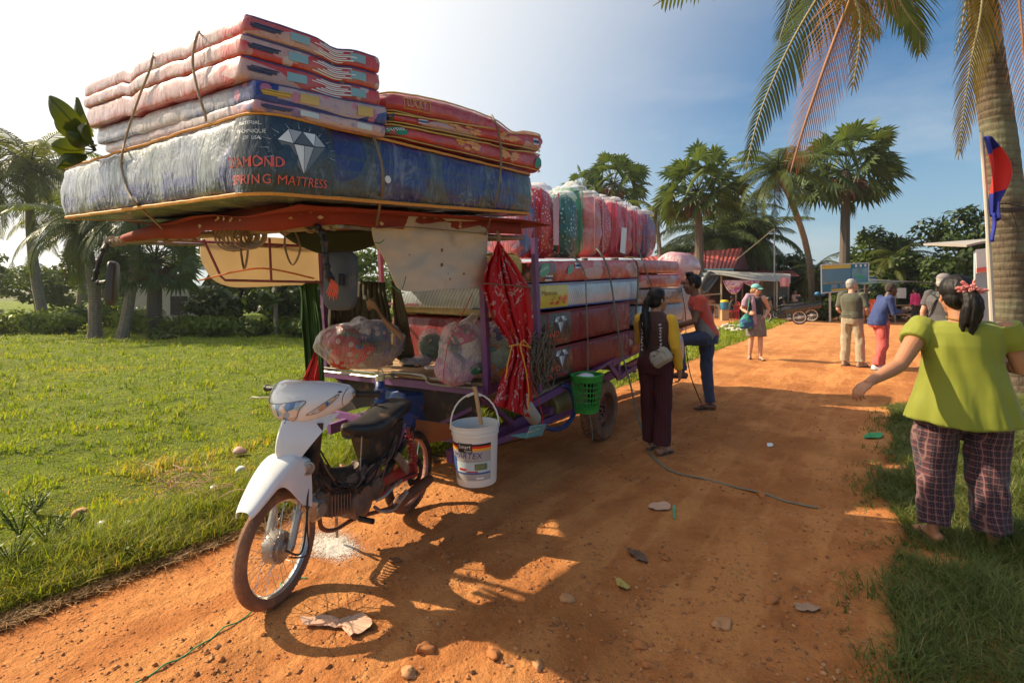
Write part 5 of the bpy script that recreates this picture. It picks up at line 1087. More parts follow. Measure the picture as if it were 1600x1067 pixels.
def curt():
 t=NT('red_printed_curtain');o=t.attr();s=t.sep(o);q=t.comb(t.math('MULTIPLY',s[0],2.0),t.math('MULTIPLY',s[1],3.4));c=t.mix(t.noise(q,3,4),(.60,.006,.012),(.75,.012,.02));n=t.noise(q,2.2,3,.5,.9)
 c=t.mix(t.step(t.math('ABSOLUTE',t.math('SUBTRACT',n,.56)),.018,.010),c,(.75,.55,.52));v=t.vor(q,1.5,rnd=.8);c=t.mix(t.math('MULTIPLY',t.step(v,.22,.20),t.step(t.noise(q,1.2,2),.48,.5)),c,(.72,.50,.50));c=t.mix(t.step(v,.07,.06),c,(.22,.05,.25))
 c=t.mix(t.step(t.math('SUBTRACT',t.noise(q,7,2),0),.66,.68),c,(.8,.7,.65));b=t.bsdf(c,.7,nrm=t.bump(t.noise(q,10,4),.3,.01));tr=t.n('ShaderNodeBsdfTranslucent');t.put(tr.inputs[0],c);return t.end(t.mixs(.25,b,tr.outputs[0]))
CURT=curt()
def curtf(u,v):
 top=776+12*u;ys=[(0,778,780),(.06,772,790),(.14,760,806),(.27,753,826),(.45,768,833),(.58,791,832),(.64,799,826),(.70,797,829),(.82,782,830),(1,770,833)]
 for(a,l0,r0),(b,l1,r1)in zip(ys,ys[1:]):
  if v<=b:k=(v-a)/(b-a);xl=l0+(l1-l0)*k;xr=r0+(r1-r0)*k;break
 y=378+262*v+(14*u if v>.9 else 0)*(v-.9)*10-(8*(1-u)*max(0,v-.9)*10);x=xl+(xr-xl)*u;wd=(xr-xl)/80
 return TW(x,y,2.25-.035*sin(u*2*pi*5.5+2*sin(v*2)+1.3*sin(u*9+1))*(.6+.5*sin(u*13+v*4))*(.5+.5*(1.2-wd))-.03*math.exp(-((v-.35)/.2)**2))
m=M();m.grid(curtf,120,70,.004,attr=lambda u,v:(u,v,0));root=thing('curtain','bright red printed curtain gathered and tied beside the near post','curtain',TW(800,640,2.25));part(root,'cloth',m,CURT,True,0)
m=M();m.tube(spline([TW(796,541,2.19),TW(812,538,2.17),TW(829,543,2.2)],4),.006,5);m.tube(spline([TW(800,541,2.18),TW(794,565,2.17),TW(790,592,2.18)],4),.0045,5);m.tube(spline([TW(812,540,2.17),TW(820,570,2.16),TW(826,610,2.17),TW(825,640,2.18)],4),.0045,5);m.tube(spline([TW(812,539,2.16),TW(818,532,2.14),TW(826,540,2.15)],4),.004,5);part(root,'yellow_tie',m,mat('yellow_cord',(.80,.38,.03),.6))
m=M();m.tube(spline([TW(752,443,2.2),TW(775,444,2.16),TW(800,446,2.16),TW(828,450,2.2)],5),.022,6,flat=.25);part(root,'woven_band',m,(lambda t:t.end(t.bsdf(t.ramp(t.wave(t.obj(),60,0,0,d='Z'),[(0,(.12,.08,.05)),(.5,(.35,.27,.16)),(.8,(.35,.10,.04))],True),.85)))(NT('woven_band')))
m=M();m.tube(spline([TW(776,362,2.26),TW(780,370,2.24),TW(778,382,2.25)],4),.012,6);part(root,'knot',m,ROPE)
line_thing('red_string','thin red string from the white panel down round the leaning bag',[PY(738,458,4.05),PY(718,500,3.93),PY(701,535,3.86),PY(694,575,3.84),PY(692,600,3.86)],.003,mat('red_cord',(.6,.03,.02),.6),'string')
m=M();rng=random.Random(6)
for k in range(42):
 x=rng.uniform(836,858);y0=rng.uniform(515,560);L_=rng.uniform(30,62);w=rng.uniform(2.22,2.36)
 m.tube(spline([TW(x,y0,w),TW(x-rng.uniform(2,12),y0+L_*.4,w-.02),TW(x-rng.uniform(-4,10),y0+L_,w),TW(x+rng.uniform(2,12),y0+L_*.5,w+.02),TW(x+3,y0+2,w)],4),.006,4)
one('rope_bundle','tangled bundle of brown and grey rope hanging beside the red curtain','rope bundle',m,mat('bundle_rope',(.17,.125,.08),.9,var=.5,vs=10),sharp=0)
dc=TW(874,626,2.62);dax=V(LX,LY,.05).normalized()
m=M();m.lathe([(.0,-.30),(.14,-.30),(.158,-.28),(.16,-.1),(.165,-.08),(.16,-.06),(.16,.08),(.165,.1),(.16,.12),(.158,.28),(.14,.30),(.0,.30)],dc,dax,30);root=thing('fuel_drum','dull yellow metal drum strapped under the cart bed beside the green basket','drum',dc-V(0,0,.16))
part(root,'drum_body',m,mat('dirty_yellow',(.24,.19,.06),.5,.2,var=.3,vs=6,dirt=.5,dcol=(.12,.06,.03),ds=5));m=M();q=dc-dax*.30+V(0,0,.04);m.lathe([(.05,0),(.05,.03),(.03,.045),(0,.045)],q,-dax,14);part(root,'cap',m,RUST);m=M();m.lathe([(.168,-.02),(.168,.02)],dc+dax*.02,dax,30,False);part(root,'band',m,PUR)
line_thing('blue_hose','thick dark blue hose bending from the drum down to the rusty pipe',[TW(876,603,2.42),TW(888,605,2.38),TW(896,622,2.36),TW(897,645,2.35),TW(885,664,2.33),TW(868,671,2.32),TW(852,668,2.33)],.021,mat('blue_hose',(.012,.035,.12),.4,dirt=.2,ds=12),'hose',1.0,None,6,10)
line_thing('rusty_pipe','short rusty pipe end holding the white bottle under the curtain',[TW(854,669,2.33),TW(842,663,2.33),TW(832,656,2.32)],.018,RUST,'pipe',1.0,None,3,8)
a_=TW(838,658,2.30);b_=TW(822,636,2.26);d=(b_-a_).normalized();Lb_=(b_-a_).length
m=M();m.lathe([(.012,-.03),(.012,0),(.03,.01),(.052,.04),(.055,.06),(.055,Lb_),(.045,Lb_+.02),(0,Lb_+.02)],a_,d,20);m.wob(.004,14,3);root=thing('plastic_bottle','dusty white plastic bottle stuck upside down below the red curtain','bottle',a_);part(root,'bottle_body',m,mat('dusty_plastic',(.52,.47,.38),.5,var=.15,dirt=.2,trans=.2));m=M();m.lathe([(.016,-.05),(.016,-.02),(0,-.02)],a_,d,12);part(root,'cap',m,BLUEP)
def meshwall(m,fn,nu,nv,w=.30,th=.004):
 for i in range(nu+1):m.tube([fn(i/nu,j/8)for j in range(9)],th,4)
 for j in range(nv+1):m.tube([fn(i/(nu*2),j/nv)for i in range(nu*2+1)],th,4)
bc=TW(917,642,2.26);bh=.33
def bw(u,v,k=1.0):
 a=2*pi*u;r=.105+.045*v;q=3.0;rr=(abs(cos(a))**q+abs(sin(a))**q)**(-1/q);ct,st_=cos(a)*rr*r*1.05,sin(a)*rr*r*.85;return bc+V(LX,LY,0)*ct+V(-LY,LX,0)*st_+V(0,0,bh*v)
m=M();meshwall(m,bw,24,7,th=.0042);m.tube([bw(i/40,1)+V(0,0,.002)for i in range(41)],.011,6);m.tube([bw(i/40,.0)for i in range(41)],.007,6);m.add([bw(i/24,0)for i in range(24)],[tuple(range(24))]);m.grid(lambda u,v:bw(u,.86+.12*v),40,2,.003);m.grid(lambda u,v:bw(u,.02+.08*v),40,2,.003)
root=thing('plastic_basket','bright green perforated plastic basket hanging before the cart wheel','basket',bc);part(root,'basket_body',m,mat('green_plastic',(.06,.42,.06),.4,var=.1,trans=.2),True,30)
m=M();m.ell(bc+V(-.02,0,bh*.93),(.09,.08,.05),seg=14,rg=8);m.wob(.02,14,3);one('plastic_scrap','crumpled white plastic bag inside the green basket','plastic bag',m,TX['white'],sharp=0)
tcn=TW(824,680,2.2)
def tb(u,v):return tcn+V(LX,LY,0)*(-.10+.22*u+.02*v)+V(-LY,LX,0)*(-.05-.03*v)+V(0,0,.01+.085*v-.03*u)
m=M();meshwall(m,tb,9,5,th=.004);meshwall(m,lambda u,v:tcn+V(LX,LY,0)*(-.10+.22*u)+V(-LY,LX,0)*(-.05+.13*v)+V(0,0,.01-.03*u),9,5,th=.004);one('teal_basket','small broken teal lattice tray hanging low beneath the bottle','tray',m,mat('teal_plastic',(.14,.36,.36),.5,dirt=.2),smooth=False)
line_thing('wire','red wire dangling beside the drum',[TW(835,605,2.25),TW(842,630,2.24),TW(848,650,2.25),TW(846,665,2.26)],.004,mat('red_cord',(.6,.03,.02),.6),'wire',1,None)
Yb=3.5;bx=PY(745,660,Yb);rb=.150;hb=.375;root=thing('paint_bucket','white paint bucket hanging by its handle from a stick at the corner of the platform','bucket',bx-V(0,0,hb));WP=mat('bucket_white',(.80,.77,.70),.4,var=.05,dirt=.05,trans=.1,tt=(1,1,.9),dcol=(.5,.3,.2),spec=.5)
ub=bx-V(0,0,hb);tilt=Matrix.Translation(ub)@Matrix.Rotation(R(-2),4,'Y')
m=M();m.lathe([(0,.004),(.115,.004),(.124,.0),(.127,.01),(.146,.31),(.152,.312),(.152,.322),(.147,.324),(.148,.336),(.153,.338),(.153,.348),(.149,.350),(.150,.365),(.155,.368),(.155,.375),(.145,.375),(.143,.36),(.120,.012),(0,.012)],(0,0,0),(0,0,1),48,True);m.xf(tilt);part(root,'bucket_body',m,WP,True,40)
m=M();hp=[(-.157,0,.345)]+[(-.155*cos(a)*1.0,0,.36+.20*sin(a))for a in[pi*k/14 for k in range(0,15)]]+[(.157,0,.345)];m.tube(hp,.0055,8);m.tube([(-.045,0,.548),(0,0,.563),(.045,0,.548)],.010,8);m.xf(tilt@Matrix.Rotation(R(8),4,'Z'));part(root,'handle',m,WP)
def cyl(a,z,off=.0015):r=.127+.019*(z-.01)/.30+off;return tilt@V(sin(a)*r,-cos(a)*r,z)
A0,A1=R(-82),R(46)
def cpatch(a0,a1,z0,z1,off):mm=M();mm.grid(lambda u,v:cyl(a0+(a1-a0)*u,z0+(z1-z0)*v,off),max(2,int(abs(a1-a0)/.08)),2);return mm
lab=part(root,'label',cpatch(A0,A1,.045,.275,.0012),mat('label_grey',(.40,.38,.36),.4,var=.12,vs=9))
part(root,'label_stripe',cpatch(A0,A1,.262,.275,.0022),mat('stripe_black',(.01,.01,.01),.4,var=0));part(root,'label_stripe',cpatch(A0,A1,.248,.262,.0022),mat('stripe_red',(.65,.02,.015),.4,var=0));part(root,'label_stripe',cpatch(A0,A1,.232,.248,.0022),mat('stripe_gold',(.85,.38,.03),.4,var=0))
part(root,'label_plate',cpatch(R(-44),R(-4),.222,.280,.0032),mat('plate_black',(.02,.018,.016),.4,var=0))
part(root,'label_picture',cpatch(R(-62),A1-.03,.095,.160,.0022),mat('picture_wall',(.50,.60,.64),.4,var=.15,vs=8));part(root,'picture_window',cpatch(R(0),R(34),.112,.152,.0032),mat('picture_green',(.16,.20,.09),.4,var=.7,vs=40));part(root,'picture_floor',cpatch(R(-62),A1-.03,.086,.096,.0032),mat('picture_blue',(.03,.10,.30),.4,var=0))
part(root,'picture_sofa',cpatch(R(-45),R(-22),.108,.122,.0034),mat('picture_red',(.5,.03,.03),.4,var=0));part(root,'picture_sofa',cpatch(R(-22),R(8),.098,.106,.0038),mat('picture_red2',(.5,.03,.03),.4,var=0));part(root,'label_corner',cpatch(A0,R(-56),.092,.185,.0036),mat('corner_blue',(.03,.10,.32),.4,var=0));part(root,'label_tag',cpatch(R(4),R(24),.055,.066,.0036),TX['white'])
def cwrite(txt,a0,z0,size,mt,off=.0048,shear=0.,width=None):
 pts,fs=glyphs(txt,size,1.0,shear);k=(width/max(p[0]for p in pts))if width else 1;mm=M();mm.add([cyl(a0+x*k/.137,z0+y,off)for x,y in pts],fs);part(root,'lettering',mm,mt,False)
cwrite('SMARTEX',R(-72),.185,.052,mat('ink_blue',(.02,.035,.20),.4,var=0),shear=.25,width=.225);cwrite('Smart',R(-41),.248,.034,TX['white'],width=.08);cwrite('Paints',R(-24),.228,.017,TX['white'],width=.042);cwrite('Emulsion Paint',R(-38),.168,.014,mat('ink_grey',(.2,.2,.2),.5,var=0),width=.13)
cwrite('Interior',R(-16),.056,.011,mat('ink_grey',(.2,.2,.2),.5,var=0),width=.04)
m=M();m.bar(PY(742,604,3.42),PY(752,664,3.40),.022,.014);m.bar(PY(741,606,3.43),T3(3.3,2.6,ZP-.02),.03,.02);part(cart,'bucket_stick',m,WOOD)
m=M();c=T(3.98,2.9,1.90);
sl=Slab(T(3.66,2.55,1.62),T(3.80,2.50,1.62),T(3.80,3.1,1.62),T(3.66,3.1,1.62),.27,.04,.06,.03,.02,8,77,step=.05)
slab_thing('quilt','yellow wrapped quilt wedged behind the near post above the red curtain','quilt',sl,wrapmat('yellow_quilt',c_red([(.62,.45,.04),(.70,.55,.10),(.55,.5,.3)],.15,61),.4,1,.8,.014,.2),GRP)
sl=Slab(T(3.9,2.62,.70),T(4.02,2.62,.70),T(4.02,4.15,.72),T(3.9,4.15,.72),.62,.04,.04,.01,.01,8,78,step=.06)
slab_thing('quilt','dark red quilt standing across the back of the platform','quilt',sl,wrapmat('dark_red_quilt',c_spring,.5,1,.6,.01,.1),GRP)
sl=Slab(T(3.88,2.62,1.33),T(4.02,2.62,1.33),T(4.02,4.15,1.35),T(3.88,4.15,1.35),.16,.04,.04,.01,.01,8,79,step=.06)
slab_thing('mattress','tan patterned mattress end above the dark red quilt at the back of the platform','mattress',sl,wrapmat('tan_mattress',c_red([(.42,.34,.16),(.50,.42,.22),(.3,.25,.1)],.1,62),.5,.8,.4,.01,.05),GRP)
root=thing('leaf_sprig','sprig of big green leaves stuck in the left corner of the load','leaves',PY(140,235,2.95));LF=leaf_mat('sprig_leaf',(.05,.085,.012),.45,.3,(1.6,1.1,.1),.3)
base=PY(150,235,2.92)
for i,(x,y,Y,wd)in enumerate([(76,150,2.8,.055),(84,172,2.85,.06),(118,152,2.9,.03),(80,228,2.8,.055),(132,196,2.75,.055),(88,262,2.8,.04),(104,208,2.8,.04)]):
 tipp=PY(x,y,Y);st=base.lerp(tipp,.25);ax=tipp-st;sd_=ax.cross(V(.2*sin(i*2),-1,.3*cos(i*3))).normalized();nn=ax.cross(sd_).normalized()
 m=M();m.grid(lambda u,v:st+ax*u+sd_*(v-.5)*2*wd*(sin(pi*min(1,u*.93+.05))**.75)-nn*(.035*sin(pi*u)-.03*abs(v-.5)),12,6,attr=lambda u,v:(.5+.5*sin(i),0,0));m.tube([base,st,st+ax*.9-nn*.01],.004,5);part(root,'leaf',m,LF,True,0)
 # -- the motorbike in front
WHT=mat('white_fairing',(.80,.80,.80),.28,var=.04,vs=3,coat=.7,dirt=.06,dcol=(.45,.30,.2),ds=9)
ALU=mat('dull_aluminium',(.42,.39,.35),.38,.75,var=.25,vs=18,dirt=.45,dcol=(.30,.14,.07),ds=20,bump=.3,bs=60)
ENG=mat('muddy_engine',(.16,.12,.09),.6,.3,var=.4,vs=16,dirt=.7,dcol=(.34,.15,.07),ds=15,bump=.5,bs=50)
BDK=mat('black_frame',(.02,.018,.017),.5,var=.3,dirt=.4,dcol=(.20,.10,.055),ds=12,bump=.3,bs=50)
RIMP=mat('dusty_pink_rim',(.48,.24,.20),.45,.4,var=.2,dirt=.3,dcol=(.42,.2,.1))
CHR=mat('chrome_spoke',(.62,.60,.56),.3,.85,var=.2,dirt=.2,dcol=(.4,.22,.12),ds=20)
SPR=mat('red_spring',(.45,.06,.05),.45,var=.2,dirt=.3,ds=20)
GLS=None
def lens_mat():
 t=NT('lamp_glass');o=t.obj();v=t.vor(o,30,out='Color');c=t.ramp(t.sep(v)[1],[(0,(.02,.12,.38)),(.3,(.35,.45,.55)),(.55,(.75,.75,.74)),(.8,(.60,.36,.22)),(1,(.9,.9,.88))])
 return t.end(t.bsdf(c,.15,.08,t.bump(t.noise(o,40,2),.3,.004),coat=1,coatr=.02))
R0=V(-.74,3.9,0);bf_=V(-.387,-.922,0).normalized();bl_=V(-bf_.y,bf_.x,0)*-1
bl_=V(.922,-.387,0).normalized()
def B(f,s,z):return R0+bf_*f+bl_*s+V(0,0,z)
ST=R(-7);AX0=B(1.02,0,0)
def BF(f,s,z):return AX0+Matrix.Rotation(-ST,3,'Z')@(B(f,s,z)-AX0)
fwdF=Matrix.Rotation(-ST,3,'Z')@bf_;latF=Matrix.Rotation(-ST,3,'Z')@bl_
bike=thing('motorbike','white fronted motorbike with muddy wheels hitched before the loaded cart','motorbike',B(.6,0,0),0)
def spokewheel(root,c,ax,up,tyre_m,rim_m,drum=.07,r=.288,nsp=32,side=1):
 u=V(0,0,1);v=ax.cross(u);P_=lambda a,rr,o=0:c+(u*cos(a)+v*sin(a))*rr+ax*o
 m=M();tr_=.033;prof=[(r-tr_+tr_*cos(a)*(1.0),tr_*.95*sin(a))for a in[2*pi*k/14 for k in range(15)]]
 m.lathe(prof,c,ax,56,False,ref=u)
 for k in range(60):
  a=2*pi*k/60
  for sg in(-1,1):m.bar(P_(a,r-.004,.004*sg),P_(a+.05,r-.012,.023*sg),.011,.006,up=P_(a,1)-c)
 w=part(root,'wheel',m,tyre_m,True,50);m=M()
 m.lathe([(r-.058,-.020),(r-.05,-.022),(r-.048,-.014),(r-.058,-.008),(r-.062,0),(r-.058,.008),(r-.048,.014),(r-.05,.022),(r-.058,.020),(r-.068,.006),(r-.068,-.006),(r-.058,-.020)],c,ax,56,False,ref=u);part(w,'rim',m,rim_m)
 m=M()
 for k in range(nsp):
  a=2*pi*k/nsp;sg=1 if k%2 else-1;da=.55*(1 if(k//2)%2 else-1);m.tube([P_(a+da,drum*.85,.028*sg),P_(a,r-.062,.004*sg)],.0018,4,False)
 part(w,'spokes',m,CHR);m=M()
 m.lathe([(.0,-.05),(.03,-.05),(.032,-.04),(drum,-.035),(drum+.006,-.03),(drum+.006,.015),(drum,.028),(.055,.032),(.05,.04),(.025,.045),(.022,.06),(0,.06)],c,ax,28,ref=u)
 for k in range(14):a=2*pi*k/14;m.bar(P_(a,.05,.034),P_(a,drum,.03),.004,.006)
 part(w,'hub',m,ALU);return w
axF=latF
FC=BF(1.225,0,.287)
spokewheel(bike,FC,axF,None,MUD,CHR,.075)
spokewheel(bike,B(0,0,.287),bl_,None,RUB,RIMP,.065)
for s in(-.072,.072):
 m=M();m.tube([BF(1.218,s,.287),BF(1.16,s,.44)],[.021,.021],12);m.tube([BF(1.16,s,.44),BF(1.155,s,.45)],.025,12);m.tube([BF(1.16,s,.44),BF(1.09,s,.68)],.015,10);m.tube([FC+axF*s*1.25-axF*.0,FC+axF*s*.6],.013,8);part(bike,'fork_leg',m,ALU)
m=M();m.bar(BF(1.09,-.085,.68),BF(1.09,.085,.68),.05,.03);m.tube([BF(1.10,0,.64),BF(1.0,0,.90)],.028,10);part(bike,'steering_head',m,BDK)
m=M();m.tube(spline([BF(1.27,.085,.30),BF(1.20,.12,.26),BF(1.14,.11,.40),BF(1.10,.09,.56),BF(1.02,.07,.75)],6),.005,6);m.tube(spline([BF(1.24,.08,.25),BF(1.12,.10,.22),BF(1.10,.08,.40),BF(1.04,.05,.70)],6),.004,6);part(bike,'brake_cable',m,BLK)
def fend(u,v):
 k=u;f=1.225+.235-.375*k;zt=.555+.20*sin(min(1,k*1.15)*pi*.5)**1.0-.05*max(0,k-.72)*3;hw=.034+.054*min(1,k*1.6)**.6;drop=.02+.03*k+.19*sm((k-.35)/.5)
 a=(v-.5)*2;av=abs(a)
 if av<.5:q=av/.5;s=hw*sin(q*pi/2)*(1 if a>0 else-1);z=zt-hw*.35*(1-cos(q*pi/2))-.0
 else:q=(av-.5)/.5;s=(hw+.004*sin(q*pi))*(1 if a>0 else-1);z=zt-hw*.35-drop*q
 return BF(f-.03*max(0,av-.5)*k,s,z)
m=M();m.grid(fend,26,24,.004);part(bike,'front_fender',m,WHT,True,50)
def cowl(u,v):
 a=(u-.5)*2;av=abs(a);z=.925-.235*v-.015*av*(1-v);hw=(.105*(1-v)**.8+.052);f=1.165+.055*sin(v*2.3)-(.20*(1-v)+.045)*av**1.35+.012*(1-min(1,av*5))*sin(pi*v)
 return BF(f,hw*a,z)
m=M();m.grid(cowl,28,20,.006);part(bike,'front_cowl',m,WHT,True,40)
pts,fs=glyphs('HONDA',.034,1.0);wm=max(p[0]for p in pts);m=M();vs=[]
for x,y in pts:vs.append(cowl(.5+(x-wm*.5)/(2*.20),.11-y/.235)+fwdF*.006+V(0,0,.003))
m.add(vs,fs);part(bike,'lettering',m,TX['black'],False)
m=M();rings=[]
for i in range(25):
 t=-1+2*i/24;at_=abs(t);s=.238*t;e=(1-at_**2.6);rf=.045+.085*e;rz=.034+.066*e**.8;cf=1.02-.10*at_**1.6+.04*e;cz=1.000+.02*(1-e)+.0
 if i in(0,24):rf*=.6;rz*=.7
 ring=[]
 for j in range(24):
  a=2*pi*j/24;ff=cos(a);zz2=sin(a);sh=1.0 if ff<0 else .95;ring.append(BF(cf+rf*(abs(ff)**.8)*(1 if ff>0 else-1)*(1-.18*max(0,-zz2)),s,cz+rz*(abs(zz2)**.85)*(1 if zz2>0 else-1)-.03*max(0,ff)*e))
 rings.append(ring)
m.loft(rings);fair=part(bike,'handlebar_fairing',m,WHT,True,60)
m=M();m.tube([BF(1.02,-.03,1.105),BF(.93,-.03,1.10)],.002,4);part(bike,'badge_line',m,BLK)
def onfair(s,zf,off=.004):
 t=s/.238;at_=abs(t);e=1-at_**2.6;rf=.045+.085*e;rz=.034+.066*e**.8;cf=1.02-.10*at_**1.6+.04*e;cz=1.0+.02*(1-e);ff=sqrt(max(0,1-(abs(zf)**(1/.85))**2));zz2=zf
 return BF(cf+rf*(ff**.8)*(1-.18*max(0,-zz2))+off,s,cz+rz*zf-.03*ff*e)
def fpatch(poly,name,mt,parent,off,edge=None):
 n=14;m=M();c=(sum(p[0]for p in poly)/len(poly),sum(p[1]for p in poly)/len(poly));dp=dens(poly,5);K=7;rings=[[onfair(c[0]+(x-c[0])*k/K,c[1]+(y-c[1])*k/K,off+.004*(1-(k/K)**2))for x,y in dp]for k in range(1,K+1)]
 m.loft(rings,True);p=part(parent,name,m,mt,True,60)
 if edge:mm=M();mm.tube([onfair(x,y,off*.5)for x,y in dp+[dp[0]]],.0035,5);part(p,'lamp_seal',mm,edge)
 return p
GLS=lens_mat();SEAL=mat('lamp_seal',(.25,.18,.12),.6)
fpatch([(-.115,.18),(-.02,.30),(.10,.42),(.085,.05),(.045,-.62),(-.05,-.75),(-.12,-.45)],'headlamp',GLS,bike,.006,SEAL);fpatch([(.105,-.38),(.17,.02),(.215,.42),(.195,-.1),(.15,-.42)],'turn_signal',GLS,bike,.006,SEAL);fpatch([(-.215,.35),(-.17,0),(-.15,-.55),(-.185,-.3)],'turn_signal',GLS,bike,.006,SEAL)
for s_ in(-.135,.225):
 m=M();m.tube([onfair(s_+.01*z,z,.0005)for z in[-.9+1.8*k/12 for k in range(13)]],.0022,5);part(fair,'panel_gap',m,SEAL)
m=M();m.ell(onfair(.215,.62,.002),(.012,.012,.005),seg=10,rg=5);m.ell(onfair(-.2,.62,.002),(.012,.012,.005),seg=10,rg=5);part(bike,'switch_hole',m,BLK)
m=M();m.bar(BF(1.04,-.05,.90),BF(1.04,.06,.90),.08,.07,bev=.01);part(bike,'fairing_neck',m,WHT)
for sg in(-1,1):
 m=M();m.tube([BF(.93,.20*sg,1.015),BF(.885,.28*sg,1.015)],.011,8);part(bike,'handlebar',m,ALU);m=M();m.tube([BF(.90,.25*sg,1.015),BF(.86,.37*sg,1.01)],.017,10);m.tube([BF(.862,.365*sg,1.01),BF(.858,.375*sg,1.01)],.021,10);m.tube([BF(.90,.25*sg,1.015),BF(.898,.257*sg,1.015)],.022,10);part(bike,'grip',m,BLK)
m=M();m.tube(spline([BF(.95,-.22,.985),BF(1.0,-.30,.985),BF(.98,-.37,.98),BF(.985,-.385,.965)],5),.006,6,flat=.6);part(bike,'brake_lever',m,mat('lever',(.7,.68,.64),.35,.5))
m=M();rings=[]
for i in range(16):
 t=i/15;f=.70-.62*t;hw=.055+.075*sin(min(1,t*1.3)*pi/2)-.02*max(0,t-.7);zt=.800-.045*sin(pi*min(1,t*1.4))+.045*t;hh=.045+.012*sin(pi*t);k=sqrt(max(.05,1-((t-.5)*2)**8));ring=[]
 for j in range(20):
  a=2*pi*j/20;c,s_=cos(a),sin(a);ring.append(B(f,hw*k*(abs(c)**.7)*(1 if c>0 else-1),zt-hh+hh*k*(abs(s_)**.75)*(1 if s_>0 else-1)))
 rings.append(ring)
m.loft(rings);part(bike,'seat',m,mat('seat_vinyl',(.022,.022,.023),.42,var=.3,vs=10,bump=.4,bs=30,dirt=.25,dcol=(.25,.16,.10),ds=9),True,60)
m=M();m.tube(spline([B(.66,0,.715),B(.45,0,.70),B(.15,0,.70)],4),.05,10,flat=.6);part(bike,'seat_pan',m,BDK)
m=M();m.loft([[B(f,s,z)for f,s,z in((.56,.07,.70),(.18,.085,.71),(.18,-.085,.71),(.56,-.07,.70))],[B(f,s,z)for f,s,z in((.52,.065,.58),(.22,.075,.56),(.22,-.075,.56),(.52,-.065,.58))],[B(f,s,z)for f,s,z in((.47,.05,.46),(.27,.06,.44),(.27,-.06,.44),(.47,-.05,.46))]]);part(bike,'underseat_box',m,BDK,True,40)
m=M();m.tube(spline([B(1.03,0,.92),B(1.0,0,.78),B(.95,0,.64),B(.84,0,.54),B(.68,0,.49),B(.50,0,.49)],5),[.035,.035,.036,.038,.04]*5+[.04],8);m.tube(spline([B(.98,.04,.60),B(.86,.05,.44),B(.62,.055,.38),B(.35,.06,.40),B(.05,.07,.62)],5),.018,7);m.tube(spline([B(.98,-.04,.60),B(.86,-.05,.44),B(.62,-.055,.38),B(.35,-.06,.40),B(.05,-.07,.62)],5),.018,7);part(bike,'frame',m,BDK)
m=M();m.grid(lambda u,v:B(1.06-.05*v-.04*(2*u-1)**2,(.14-.10*v)*(2*u-1),.88-.40*v),10,10,.005);m.grid(lambda u,v:B(1.02-.30*v**1.5,.045+.05*u*(1-v),.66-.16*v-.10*u),8,10,.006);part(bike,'inner_legshield',m,BDK)
m=M();m.lathe([(0,0),(.035,.0),(.036,.02),(.028,.022),(.022,.012),(.010,.016),(0,.018)],B(1.10,.10,.66),(bl_*.85+bf_*.5).normalized(),20);part(bike,'horn',m,ALU)
m=M();m.lathe([(0,-.09),(.085,-.09),(.10,-.07),(.105,.05),(.09,.075),(.05,.085),(0,.085)],B(.60,0,.30),bl_,28);m.lathe([(0,-.08),(.07,-.08),(.08,.05),(.065,.075),(0,.08)],B(.46,0,.33),bl_,24);m.wob(.006,12,3);eng=part(bike,'engine',m,ENG,True,45)
m=M()
for k in range(7):c=B(.72+.026*k,0,.335+.006*k);m.box(c,(.15,.010,.13),Matrix((bl_,bf_,V(0,0,1))).transposed(),.004)
m.box(B(.80,0,.36),(.11,.20,.10),Matrix((bl_,bf_,V(0,0,1))).transposed(),.01);part(eng,'cylinder',m,ENG)
m=M();m.box(B(.96,.0,.385),(.13,.10,.135),Matrix((bl_,bf_,V(0,0,1))).transposed()@Matrix.Rotation(R(8),3,'X'),.025);m.lathe([(0,0),(.036,0),(.036,.012),(.02,.014),(0,.010)],B(.96,.066,.385),bl_,20);part(eng,'cylinder_head',m,ALU,True,40)
m=M();m.tube(spline([B(.92,.02,.33),B(.90,.02,.25),B(.80,.02,.20),B(.60,.02,.19),B(.34,.10,.17)],6),.013,8);m.tube(spline([B(.34,.10,.17),B(.2,.11,.19),B(-.1,.12,.22)],5),[.02,.03,.036,.038,.038,.038,.038,.038,.038,.036,.03],12);part(bike,'exhaust',m,mat('rusty_exhaust',(.20,.09,.05),.6,.4,var=.5,vs=14,bump=.4,bs=60,dirt=.4))
m=M();m.bar(B(.46,.06,.30),B(.0,.06,.29),.02,.035);m.bar(B(.46,-.06,.30),B(.0,-.06,.29),.02,.035);part(bike,'swingarm',m,BDK);m=M();m.grid(lambda u,v:B(.42-.42*u,.05+.01*v,.36-.10*v+.02*sin(u*3)),10,4,.012);part(bike,'chain_guard',m,mat('red_guard',(.42,.03,.025),.5,var=.2,dirt=.3))
for sg in(-1,1):
 m=M();a=B(.04,.09*sg,.31);b=B(.14,.085*sg,.63);m.tube([a,b],.012,8);n_=9;ax_=(b-a).normalized();u=ax_.orthogonal().normalized();v=ax_.cross(u);m.tube([a.lerp(b,.22+.68*k/72)+(u*cos(k*2*pi*n_/72)+v*sin(k*2*pi*n_/72))*.026 for k in range(73)],.0055,5);part(bike,'shock_absorber',m,SPR)
m=M();m.lathe([(.09,0),(.10,.006),(.09,.010),(.05,.008)],B(0,.045,.287),bl_,30,False);part(bike,'sprocket',m,DARK)
m=M();m.tube(spline([B(.52,.09,.24),B(.52,.16,.22),B(.44,.19,.21),B(.36,.19,.26)],4),.010,7);m.tube([B(.30,.18,.27),B(.42,.20,.25)],.016,8);part(bike,'foot_pedal',m,ALU);m=M();m.tube(spline([B(.50,.09,.27),B(.47,.14,.30),B(.38,.16,.35)],4),.009,7);m.tube([B(.33,.16,.35),B(.41,.18,.35)],.013,8);part(bike,'kick_starter',m,ALU)
